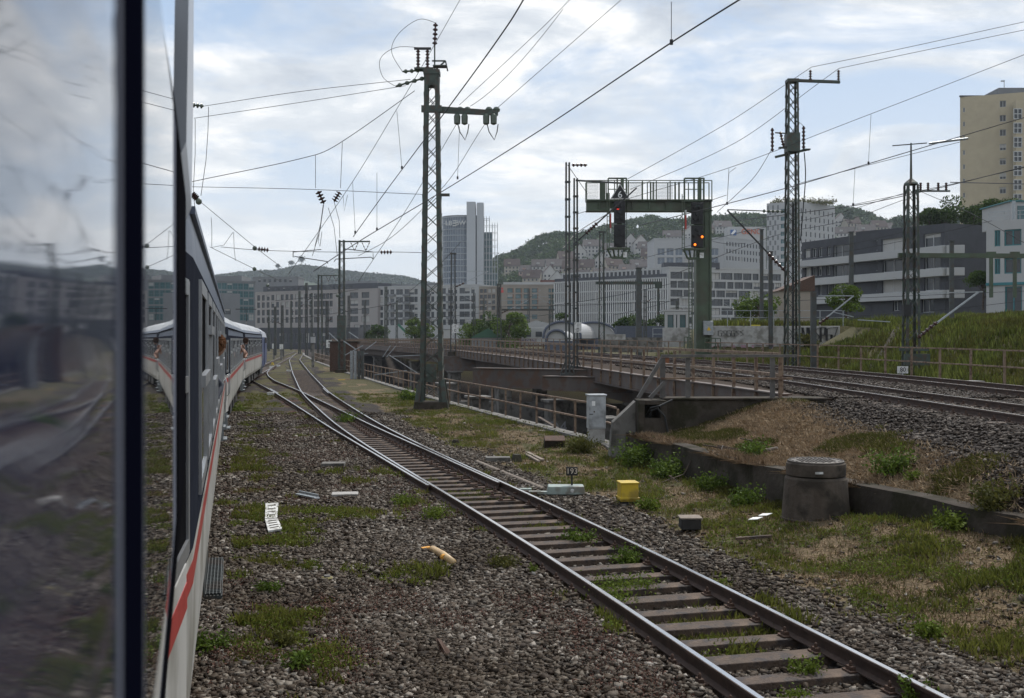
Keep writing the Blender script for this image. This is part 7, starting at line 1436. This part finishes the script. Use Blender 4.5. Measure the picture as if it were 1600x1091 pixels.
for a, b_ in ((962, 985), (985, 1012), (1012, 1042)): p1, p2_ = px_pt(a, 160+(a-962)*0.05), px_pt(b_, 160+(b_-962)*0.05); m.beam((p1[0], p1[1], 2.9), (p2_[0], p2_[1], 2.9), 0.5, 4.4)
m.build('wall', blue_band, bw_); m = MB()
for a, b_ in ((962, 985), (985, 1012), (1012, 1042)): p1, p2_ = px_pt(a, 159.6), px_pt(b_, 159.6); m.beam((p1[0], 159.4, 2.5+0.3*math.sin((a-962)/25)), (p2_[0], 159.4, 2.5+0.3*math.sin((b_-962)/25)), 0.15, 0.2)
m.build('rim', vault, bw_)
railing('station_handrail', 'thin pale handrail in front of the slate blue station wall', [Vector((x, 140, 1.6)) for x in np.arange(px_pt(960, 140)[0], px_pt(1046, 140)[0], 1.0)], 1.4, 1.3, 0.06, (1.35, 0.7), galv, rr=0.06)
railing('platform_handrail', 'thin pale handrail left of the gantry column', [Vector((x, 110, 3.0)) for x in np.arange(px_pt(1020, 110)[0], px_pt(1062, 110)[0], 1.0)], 1.3, 1.2, 0.06, (1.25, 0.65), galv, rr=0.06)
ct = thing('site_container', 'pale grey graffitied container left of the vaulted roofs', 'container', (*px_pt(838, 190), 0)); c = px_pt(838, 190); MB().box((c[0], 190, 3.6), (5.2, 2.4, 3.0)).build('body', bl_white2, ct, bevel=0.05)
for s in (-1.5, 0.4, 1.8): MB().box((c[0]+s, 188.76, 4.0), (1.1, 0.06, 0.9)).build('window', far_glass, ct)
textmesh('AEON', 0.9, 0.02, (c[0]-1.4, 188.74, 2.8), UP, 'graffiti', mat('dull_purple', (0.18, 0.12, 0.2), 0.8), ct)
sh = thing('open_shed', 'low shed with a grey gabled roof behind the container', 'shed', (*px_pt(845, 215), 0)); c = px_pt(845, 215); m = MB(); m.box((c[0], 215, 3.5), (9.5, 6, 3.6)); m.build('wall', rust, sh); m = MB(); m.slab([(c[0]-5.5, 211.8, 5.3), (c[0]+5.5, 211.8, 5.3), (c[0]-1, 211.8, 6.8)], (0, 0, 0), (0, 6.4, 0)); m.build('roof', vault, sh)
tn = thing('green_tent', 'dark green pitched tent roof between the shrubs beyond the bridge', 'tent', (*px_pt(763, 190), 0)); c = px_pt(763, 190); m = MB(); m.slab([(c[0]-3, 187, 3.4), (c[0]+3, 187, 3.4), (c[0], 187, 5.0)], (0, 0, 0), (0, 5, 0)); m.build('roof', mat('tent_green', (0.03, 0.09, 0.05), 0.7), tn); MB().box((c[0], 189.5, 1.8), (5.6, 4.6, 3.2)).build('wall', bl_grey, tn)
ex = thing('excavator_arm', 'green excavator boom standing before the apartment block', 'excavator', (*px_pt(640, 260), 0)); MB().beam((*px_pt(622, 260), zp(507, 260)), (*px_pt(634, 260), zp(519, 260)), 0.35, 0.5).build('boom', mat('machine_green', (0.02, 0.14, 0.08), 0.5), ex); MB().beam((*px_pt(634, 260), zp(519, 260)), (*px_pt(650, 260), zp(525, 260)), 0.4, 0.6).build('arm', MATS['machine_green'], ex); MB().box((*px_pt(653, 261), 2.0), (3, 2.2, 3.6)).build('cab', MATS['machine_green'], ex)
bh = thing('brown_gable_house', 'small beige gabled house between the white office and the dark apartments', 'house', (*px_pt(1238, 110), 3.8)); c = px_pt(1240, 110); m = MB(); m.box((c[0]+0.2, 112, 5.9), (3.4, 4, 4.2)); m.build('wall', bl_cream, bh); m = MB(); m.slab([(c[0]-1.7, 109.8, 8.0), (c[0]+2.1, 109.8, 8.0), (c[0]+2.1, 109.8, 9.6)], (0, 0, 0), (0, 4.4, 0)); m.build('roof', rust, bh)
for px, y0, y1, wp, Y, lab, mm in ((428, 537, 545, 5, 170, 'white relay box left of the far masts', white_m), (439.5, 538, 546, 5, 165, 'second white relay box left of the far masts', white_m), (489, 526.5, 536, 7, 118, 'pale blue grey tank beside the yard fence mast', vault), (698, 515, 529, 16, 260, 'pale grey site hut beyond the bridge', bl_white2), (668, 517, 529, 9, 250, 'small grey site hut behind the tall mast', bl_grey), (648, 520, 529, 7, 255, 'white van sized hut left of the tall mast', white_m)):
    a, b_ = P(px, y0, Y), P(px, y1, Y); w = wp/FP*Y; r = thing('site_hut', lab, 'hut', tuple(b_)); MB().box((a.x, Y, (a.z+b_.z)/2), (w, w*0.7, a.z-b_.z)).build('body', mm, r, bevel=0.03); MB().box((a.x, Y, a.z+0.04), (w*1.08, w*0.78, 0.07)).build('roof', roofm, r); MB().box((a.x, Y, (b_.z+min(0, b_.z-1.5))/2), (w*0.6, w*0.4, max(0.2, b_.z-min(0, b_.z-1.5)))).build('base', concrete, r)
vi = thing('viaduct_parapet', 'long dark viaduct wall behind the cutting left of the bridge', 'wall', (-30, 210, 0)); MB().beam((*px_pt(545, 215), 1.2), (*px_pt(700, 190), 1.2), 0.6, 2.6).build('wall', bridge_m, vi); MB().beam((*px_pt(545, 214), 2.9), (*px_pt(700, 189), 2.9), 0.7, 0.3).build('coping', railing_m, vi)
fw_ = thing('far_yard_buildings', 'low dark station buildings at the foot of the white office block', 'building', (-90, 330, 0)); A, B = px_pt(405, 340), px_pt(560, 330); m = MB(); body(m, A, B, 8, 0, zp(512, 335)); ws_ = grid(1, 27, 14, 0.6, [(2.0, 5.0)]); d, n_, p = wall_facade(m, A, B, 0, zp(512, 335), ws_, 0.3); m.build('wall', [bl_dark, roofm], fw_); add_windows(fw_, d, p, ws_, far_glass, bl_grey, 1, 0, 0.2, 4, 0.4)

# ---------------------------------------------------------------- hills, woods, hillside houses
sil = interp([(560, 470), (700, 455), (740, 445), (765, 425), (785, 414), (812, 406), (839, 387), (867, 377), (905, 379), (940, 368), (985, 357), (1020, 353), (1050, 360), (1106, 355), (1150, 352), (1200, 354), (1310, 342), (1345, 347), (1380, 362), (1450, 358), (1600, 348), (1900, 345)])
def hill_h(x, y):
    px = CX+FP*x/np.maximum(y, 1); zr = EYE+(530-sil(px))/FP*1120; zr = np.maximum(zr, 4)
    return 2+(zr-2)*sst(600, 1120, y)**0.9*(1-0.25*sst(1120, 1500, y))+(fbm(x, y, 90, 3, 4)-0.5)*7*sst(640, 760, y)
pxs = np.linspace(600, 2000, 150); yv = np.linspace(600, 1500, 46); PX, YV = np.meshgrid(pxs, yv); XX = (PX-CX)/FP*YV; ZZ = hill_h(XX, YV)-1.5
nc = len(pxs); ii = (np.arange(len(yv)-1)[:, None]*nc+np.arange(nc-1)[None]).ravel(); hmat = mat('hill_ground', (0.035, 0.05, 0.02), 0.95, vs=0.02, c2=(0.08, 0.09, 0.04))
tag(npmesh('hill', np.stack([XX, YV, ZZ], -1).reshape(-1, 3), np.stack([ii, ii+1, ii+nc+1, ii+nc], 1), hmat, smooth=True), kind='structure')
wood_l = leafmat('hillside_leaves', (0.016, 0.038, 0.009), (0.062, 0.100, 0.022), 0.035, 0.5, 0.12)
def crowns(C_, R_, H_, per, leaf, name, m, label):
    k = len(C_); v = nr.normal(0, 1, (k, per, 3)); v /= np.linalg.norm(v, axis=2)[:, :, None]; v[:, :, 2] = np.abs(v[:, :, 2])*1.0-0.15
    cl = nr.normal(0, 0.18, (k, 7, 3)); idx = nr.randint(0, 7, (k, per)); off_ = cl[np.arange(k)[:, None], idx]
    rad = nr.uniform(0.55, 1.0, (k, per, 1)); pts = C_[:, None, :]+(v*rad+off_)*np.stack([R_, R_, H_*0.6], 1)[:, None, :]; pts = pts.reshape(-1, 3)
    return leaves(name, pts[:, 0], pts[:, 1], pts[:, 2], leaf, m, label, cat='wood')
# houses first (so trees keep clear of them)
house_w = [mat('house_cream', (0.33, 0.29, 0.23), 0.85), mat('house_white', (0.40, 0.39, 0.37), 0.85), mat('house_rose', (0.36, 0.24, 0.20), 0.85)]; roof_r = mat('tile_roof_red', (0.055, 0.034, 0.027), 0.85, var=0.3, vs=1); roof_d = mat('tile_roof_grey', (0.075, 0.062, 0.057), 0.85, var=0.3, vs=1)
def house_proto(w, d_, h, rh, wm, rm, ridge, fl_):
    r = thing('hillside_house', '', 'house'); m = MB(); m.box((0, 0, h/2-3), (w, d_, h+6)); 
    if ridge == 'x':
        m.slab([(-w/2, -d_/2, h), (-w/2, d_/2, h), (-w/2, 0, h+rh-0.2)], (0, 0, 0), (w, 0, 0)); q = MB()
        q.slab([(-w/2-0.4, -d_/2-0.6, h-0.3), (-w/2-0.4, 0, h+rh), (-w/2-0.4, 0, h+rh-0.35), (-w/2-0.4, -d_/2-0.6, h-0.65)], (0, 0, 0), (w+0.8, 0, 0)); q.slab([(-w/2-0.4, d_/2+0.6, h-0.3), (-w/2-0.4, 0, h+rh), (-w/2-0.4, 0, h+rh-0.35), (-w/2-0.4, d_/2+0.6, h-0.65)], (0, 0, 0), (w+0.8, 0, 0))
    else:
        m.slab([(-w/2, -d_/2, h), (w/2, -d_/2, h), (0, -d_/2, h+rh-0.2)], (0, 0, 0), (0, d_, 0)); q = MB()
        for s in (-1, 1): q.slab([(s*(w/2+0.6), -d_/2-0.4, h-0.3), (0, -d_/2-0.4, h+rh), (0, -d_/2-0.4, h+rh-0.35), (s*(w/2+0.6), -d_/2-0.4, h-0.65)], (0, 0, 0), (0, d_+0.8, 0))
    m.build('wall', wm, r, world=False); ro = q.build('roof', rm, r, world=False); MB().box((w*0.22, 0.3, h+rh*0.9), (0.9, 0.9, 2.2)).build('chimney', rust, ro, world=False)
    for k in range(fl_):
        for i in range(int(w/3)): o = MB().box((-w/2+1.8+i*3.0, -d_/2-0.04, h-1.8-2.9*k), (1.2, 0.1, 1.6)).build('window', far_glass, r, world=False)
    if ridge == 'x': q = MB(); q.box((-w*0.18, -d_*0.3, h+rh*0.32), (2.4, 2.0, 1.8)); q.build('dormer', wm, ro, world=False)
    return r
hp = [house_proto(13, 10, 10, 6, house_w[0], roof_r, 'x', 3), house_proto(11, 10, 9, 6.5, house_w[1], roof_r, 'y', 2), house_proto(15, 10, 9, 5.5, house_w[1], roof_d, 'x', 3), house_proto(12, 10, 8, 5, house_w[2], roof_d, 'x', 2)]
hs = [(800, 425, 0), (825, 430, 3), (846, 424, 2), (868, 424, 2), (858, 436, 1), (884, 414, 0), (893, 430, 0), (915, 428, 0), (905, 402, 1), (925, 392, 2), (940, 415, 1), (958, 425, 0), (985, 385, 1), (1000, 388, 1), (1012, 396, 2), (1016, 410, 0), (1000, 425, 2), (1030, 420, 3), (980, 430, 3), (1050, 378, 2), (1075, 372, 1), (832, 445, 0), (940, 436, 3), (905, 442, 2), (870, 445, 1), (1100, 366, 0), (1128, 362, 2), (1312, 352, 1), (1330, 358, 0), (1372, 364, 0), (1386, 362, 3), (1398, 366, 1), (1352, 368, 2), (1424, 366, 0), (960, 398, 2), (1320, 372, 2), (1345, 382, 0)]
hxy = []; usedh = set()
wordsl = 'leftmost second third fourth fifth sixth seventh eighth ninth tenth eleventh twelfth thirteenth fourteenth fifteenth sixteenth seventeenth eighteenth nineteenth twentieth'.split()
cnt = {}
kindn = ['cream house with a red hipped roof', 'white gabled house with red tiles', 'wide white house with grey roof', 'rose coloured house with grey roof']
for i, (px, py, k) in enumerate(sorted(hs)):
    yy = np.linspace(660, 1110, 200); xx = (px-CX)/FP*yy; zz = hill_h(xx, yy); pyy = CY-(zz+5-EYE)/yy*FP; j = int(np.argmin(np.abs(pyy-py))); X_, Y_, Z_ = xx[j], yy[j], zz[j]
    o = hp[k] if k not in usedh else copy_tree(hp[k]); usedh.add(k); o.location = (X_, Y_, Z_); o.rotation_euler = (0, 0, rnd.uniform(-0.35, 0.35)); cnt[k] = cnt.get(k, 0)+1
    o['label'] = '%s on the hillside, %s from the left' % (kindn[k].replace('hipped', 'pitched'), wordsl[cnt[k]-1]); o['group'] = 'houses on the hillside'; hxy.append((X_, Y_))
hxy = np.array(hxy)
k = 5600; px = nr.uniform(690, 1640, k); Y = 1130-480*nr.uniform(0, 1, k)**1.15; X = (px-CX)/FP*Y; Z = hill_h(X, Y)
dmin = np.min(np.hypot(X[:, None]-hxy[None, :, 0], (Y[:, None]-hxy[None, :, 1])*0.6+6), axis=1); keep = (dmin > 7.5)
C_ = np.stack([X, Y, Z+4.5], 1)[keep]; crowns(C_, nr.uniform(3.2, 6.2, len(C_)), nr.uniform(5, 9.5, len(C_)), 60, 1.15, 'hillside_wood', wood_l, 'dark green wood covering the hill behind the offices')
# distant hills on the left
sf = interp([(-900, 440), (0, 436), (200, 434), (300, 431), (345, 428), (380, 423), (432, 420.5), (455, 415.5), (472, 412.5), (508, 416.5), (540, 422), (586, 426), (632, 430), (657, 437), (720, 446), (800, 452), (1000, 462), (1500, 470)])
pxs = np.linspace(-700, 1300, 700); yv = np.linspace(1650, 2700, 40); PX, YV = np.meshgrid(pxs, yv); XX = (PX-CX)/FP*YV
ZZ = (EYE-11+(530-sf(PX))/FP*2350)*sst(1600, 2350, YV)**0.8*(1-0.3*sst(2350, 2700, YV))+(fbm(XX, YV, 14, 3, 3)-0.5)*9+(fbm(XX, YV, 180, 3, 7)-0.5)*26*sst(2350, 1900, YV)
nc = len(pxs); ii = (np.arange(len(yv)-1)[:, None]*nc+np.arange(nc-1)[None]).ravel(); fmat = mat('far_forest', (0.012, 0.026, 0.010), 0.95, vs=0.02, c2=(0.045, 0.07, 0.022), bump=1.0, bs=0.12)
tag(npmesh('far_hills', np.stack([XX, YV, ZZ], -1).reshape(-1, 3), np.stack([ii, ii+1, ii+nc+1, ii+nc], 1), fmat, smooth=False), kind='structure')
px = nr.uniform(280, 700, 2200); Y = nr.uniform(2050, 2370, 2200); X = (px-CX)/FP*Y; Z = (EYE-11+(530-sf(px))/FP*2350)*sst(1600, 2350, Y)**0.8
crowns(np.stack([X, Y, Z+3], 1), nr.uniform(5, 10, 2200), nr.uniform(5, 10, 2200), 26, 2.6, 'far_wood', leafmat('far_leaves', (0.010, 0.024, 0.008), (0.045, 0.07, 0.02), 0.02, 0.3, 0.1), 'far-off forest on the blue hills at left')
for px, w, h in ((471.5, 9, 16), (455, 8, 10), (434, 6, 9)):
    Y = 2340; X = (px-CX)/FP*Y; Z = float(EYE+(530-sf(px))/FP*2350); r = thing('hilltop_tree', {471.5: 'tallest tree standing out on the far left hilltop', 455: 'middle sized tree on the far left hilltop', 434: 'smallest lone tree on the far left ridge'}[px], 'tree', (X, Y, Z)); MB().tube([(0, 0, -4), (0, 0, h*0.7)], [0.8, 0.3], 6).build('trunk', wood_m, r, world=False)
    v = nr.normal(0, 1, (400, 3)); leaves('crown', v[:, 0]*w*0.35, v[:, 1]*w*0.3, h*0.6+v[:, 2]*h*0.18, 1.3, MATS['far_leaves'], None, r, stuff=False)
def tree(name, label, px, pybase, Y, h, w, nleaf, leaf, m, group=None, trunkh=0.3, z=None):
    c = P(px, pybase, Y); z0_ = c.z if z is None else z; r = thing(name, label, 'tree' if h > 3 else 'shrub', (c.x, Y, z0_), group=group); t = MB(); t.tube([(0, 0, -0.3), (0.05*h*0.2, 0, h*0.35), (0, 0.02*h, h*0.7)], [h*0.028+0.02, h*0.02+0.01, h*0.006+0.005], 8)
    q = random.Random(int(px)); cl = []
    for i in range(14):
        a = q.uniform(0, 6.28); hh = q.uniform(trunkh+0.1, 0.92); rad = (w/2)*(0.35+0.65*math.sin(math.pi*min(1, (hh-trunkh+0.15)/(1.15-trunkh))))*q.uniform(0.45, 0.9); e_ = (math.cos(a)*rad, math.sin(a)*rad, h*hh); cl.append((e_, q.uniform(0.16, 0.30)*w))
        t.tube([(0, 0, h*max(0.15, hh-0.3)), (e_[0]*0.5, e_[1]*0.5, h*(hh-0.1)), e_], [h*0.012, h*0.008, h*0.003], 5)
    t.build('trunk', wood_m, r, world=False); pp = []
    for e_, rr_ in cl:
        n_ = nleaf//14; v = nr.normal(0, 1, (n_, 3)); v /= np.linalg.norm(v, axis=1)[:, None]; v *= nr.uniform(0.4, 1.0, (n_, 1))**0.6; pp.append(np.array(e_)+v*np.array([rr_, rr_, rr_*0.75]))
    pp = np.concatenate(pp); pp = pp[pp[:, 2] > h*0.05]; leaves('crown', pp[:, 0], pp[:, 1], pp[:, 2], leaf, m, None, r, stuff=False); return r
tree_l = leafmat('tree_leaves', (0.024, 0.050, 0.010), (0.075, 0.115, 0.024), 0.25, 0.5, 0.25); bush_l = leafmat('bush_leaves', (0.045, 0.080, 0.012), (0.13, 0.18, 0.032), 0.5, 0.45, 0.3)
for a in (('garden_tree', 'tree crown left of the pale yellow high-rise, the larger one', 1476, 365, 190, 6.0, 7.5, 3600, .22, tree_l), ('garden_tree', 'small tree crown at the foot of the yellow high-rise', 1522, 366, 185, 5.2, 4.5, 2400, .2, tree_l), ('garden_tree', 'broad tree in front of the yellow high-rise beside the white house', 1562, 362, 160, 4.9, 6.2, 3600, .18, tree_l), ('garden_tree', 'low tree crown left end of the roofline trees', 1452, 360, 190, 3.6, 4, 1500, .2, tree_l),
          ('street_tree', 'round green shrub tree before the glass link', 1536, 480, 118, 4.0, 3.6, 3000, .12, tree_l), ('street_tree', 'green tree beside the beige gabled house', 1186, 512, 105, 3.2, 4.0, 2600, .13, bush_l), ('street_tree', 'tree on the skyline right of the white high-rise', 1410, 372, 900, 18, 16, 1500, 1.1, wood_l), ('street_tree', 'conifer like dark tree on the skyline', 1328, 350, 900, 12, 8, 1200, .8, wood_l)):
    tree(*a)
shr = [(768, 205, 5.5, 6.5, 'darker rounded tree left of the container'), (795, 185, 5.0, 6.2, 'light green round bush in front of the container'), (745, 220, 4.5, 4.5, 'small bush right of the bridge mast'), (815, 240, 6.0, 4.5, 'tree between stone office and container'), (735, 230, 4, 5, 'low light bush beyond the bridge left'), (648, 250, 5.5, 5, 'light green bush left of the tall mast'), (664, 245, 4.5, 4, 'light bush touching the tall mast'), (850, 260, 6, 5, 'dark tree behind the shed roof'), (975, 200, 5, 4, 'dark tree behind the vaulted roof right end'), (880, 250, 7, 4, 'slim dark tree behind the ladder masts'), (1000, 230, 6, 7, 'broad dark tree behind the slate wall'), (1030, 240, 6, 6, 'rounded dark tree left of the lift house'), (590, 240, 3.5, 5, 'low bush before the dark garage doors')]
for px, Y, h, w, lab in shr: tree('station_tree', lab, px, 540, Y, h+1.5, w, 2600, 0.22, tree_l if 'dark' in lab else bush_l, 'trees and bushes beyond the bridge', 0.1, z=1.0)
for px, Y, h, w, lab in ((1322, 66, 1.6, 2.2, 'bushy green shrub at the left end of the bank'), (1258, 70, 1.5, 1.6, 'dull olive shrub at the foot of the tall right mast')):
    X_ = (px-CX)/FP*Y; tree('bank_shrub', lab, px, 540, Y, h, w, 2600, 0.07, bush_l if px == 1322 else olive_m, None, 0.0, z=float(HGT(X_, Y))+(2.0 if px == 1322 else 0))
# near shrubs and weeds in the yard
def shrub(label, X_, Y_, h, w, n_, leaf, m, name='weed_clump', cat='weed'):
    z = float(HGT(X_, Y_)); r = thing(name, label, cat, (X_, Y_, z), group='weed clumps in the yard'); t = MB(); q = random.Random(int(X_*100)); pp = []
    for i in range(9):
        a = q.uniform(0, 6.28); e_ = Vector((math.cos(a)*w/2*q.uniform(.3, 1), math.sin(a)*w/2*q.uniform(.3, 1), h*q.uniform(.45, 1))); t.tube([(0, 0, -0.02), (e_.x*0.5, e_.y*0.5, e_.z*0.6), tuple(e_)], [0.008, 0.006, 0.003], 4)
        k = n_//9; s = nr.uniform(0.15, 1, (k, 1)); pp.append(np.array(e_)[None]*s+nr.normal(0, 1, (k, 3))*w*0.10)
    t.build('stem', olive_m, r, world=False); pp = np.concatenate(pp); pp[:, 2] = np.abs(pp[:, 2]); leaves('foliage', pp[:, 0], pp[:, 1], pp[:, 2], leaf, m, None, r, stuff=False); return r
for px, py, h, w, n_, lf_, m_, lab in ((985, 672, 1.0, 0.7, 1500, .045, bush_l, 'tall yellow-green bush climbing the abutment wing wall'), (945, 690, .55, 1.0, 1400, .04, bush_l, 'leafy bush at the foot of the grey cabinet'), (912, 706, .4, 1.1, 1200, .035, olive_m, 'olive bush left below the cabinet'), (998, 728, .55, 1.3, 2200, .035, bush_l, 'wide green bush in front of the low wall'), (1040, 745, .4, 1.1, 1500, .035, bush_l, 'lower green bush right of the wide one'), (640, 624, .5, 1.5, 900, .06, bush_l, 'bright weed clump left of the tall mast foot'), (1013, 794, .16, .55, 900, .03, grass_bright, 'bright low herb clump right of the yellow box'), (1165, 790, .3, .7, 900, .03, bush_l, 'green weeds at the wall left of the manhole'), (1395, 815, .35, 1.0, 1200, .03, bush_l, 'green weeds at the wall right of the manhole'), (1120, 765, .3, .9, 1200, .03, bush_l, 'weeds along the wall between bush and manhole'), (1560, 870, .35, .9, 1200, .03, olive_m, 'yellowish weeds at the right edge of the yard'), (1480, 862, .2, .7, 900, .028, grass_bright, 'dark green nettles in the right yard'), (1460, 985, .14, .45, 700, .022, grass_bright, 'leafy tuft on the gravel at lower right'), (1255, 1035, .22, .35, 700, .018, grass_bright, 'tall weed tuft between the rails at lower right'), (1240, 1070, .1, .35, 500, .018, grass_bright, 'low bright tuft between the near sleepers'), (1430, 1078, .3, .3, 600, .02, bush_l, 'weed growing against the right rail at the bottom'), (980, 905, .12, .9, 1500, .02, grass_bright, 'bright grass mat between the rails'), (955, 925, .1, .8, 1200, .02, grass_bright, 'second bright grass mat between the rails'), (985, 862, .18, .7, 1100, .022, bush_l, 'weeds inside the right rail mid track'), (905, 835, .2, .6, 900, .025, bush_l, 'leafy weeds inside the right rail behind'), (680, 806, .14, .6, 900, .022, grass_bright, 'grass tuft beside the left rail'), (630, 785, .12, .7, 900, .022, grass_bright, 'grass tuft by the long sleepers'), (785, 880, .1, .5, 700, .022, olive_m, 'tuft of weeds left of the left rail'), (832, 890, .12, .14, 200, .016, grass_bright, 'tiny bright yellow-green plant at the left rail'), (545, 655, .35, 1.3, 900, .04, bush_l, 'weeds growing between the switch rails'), (420, 915, .1, .35, 500, .02, bush_l, 'small weed clump on the left ballast'), (465, 1040, .16, .4, 700, .02, bush_l, 'weed clump at the bottom left on the ballast'), (445, 1000, .12, .35, 500, .02, olive_m, 'olive weed clump above the bottom left one'), (330, 1010, .14, .5, 700, .02, bush_l, 'weeds close to the train at the bottom'), (365, 640, .2, 1.6, 900, .035, grass_bright, 'green patch of weeds beside the second coach'), (1185, 688, .18, 1.0, 1200, .03, bush_l, 'green weeds growing on the dry bank'), (1430, 745, .12, .35, 500, .022, grass_bright, 'small round weed on the dry bank')):
    Y_ = (EYE-0.1)*FP/(py-CY); X_ = (px-CX)/FP*Y_
    if 'bank' in lab: Y_ = 22.5 if px == 1185 else 17.5; X_ = (px-CX)/FP*Y_
    shrub(lab, X_, Y_, h, w, n_, lf_, m_)
# offices added on the train's own side so the panes have a city to mirror
lb = thing('added_mirror_offices', 'added row of grey office fronts left of the train for the panes to mirror', 'building', (-120, 250, 0)); A, B = (-190, 260), (-95, 380); m = MB(); ws_ = grid(2, 150, 24, 0.7, rows(0, 3.6, 5, 1.9)); d, n_, p = wall_facade(m, A, B, 0, 19, ws_[:100], 0.3); body(m, A, B, 15, 0, 19); m.build('wall', [bl_grey, roofm], lb); add_windows(lb, d, p, ws_[:100], far_glass, fr_dark, 0, 0, 0.2, 4, 0.2)
# ---------------------------------------------------------------- haze
hm = bpy.data.materials.new('haze'); hm.use_nodes = True; n = hm.node_tree.nodes; n.remove(n['Principled BSDF']); v = n.new('ShaderNodeVolumePrincipled')
v.inputs['Color'].default_value = (0.82, 0.90, 1.0, 1); v.inputs['Density'].default_value = 0.00013; v.inputs['Anisotropy'].default_value = 0.0
hm.node_tree.links.new(v.outputs[0], n['Material Output'].inputs['Volume'])
m = MB(); m.box((0, 1900, 105), (6400, 4000, 230)); hz_ = m.build('haze', hm); tag(hz_, 'thin bluish summer haze over the city', 'haze', kind='stuff')
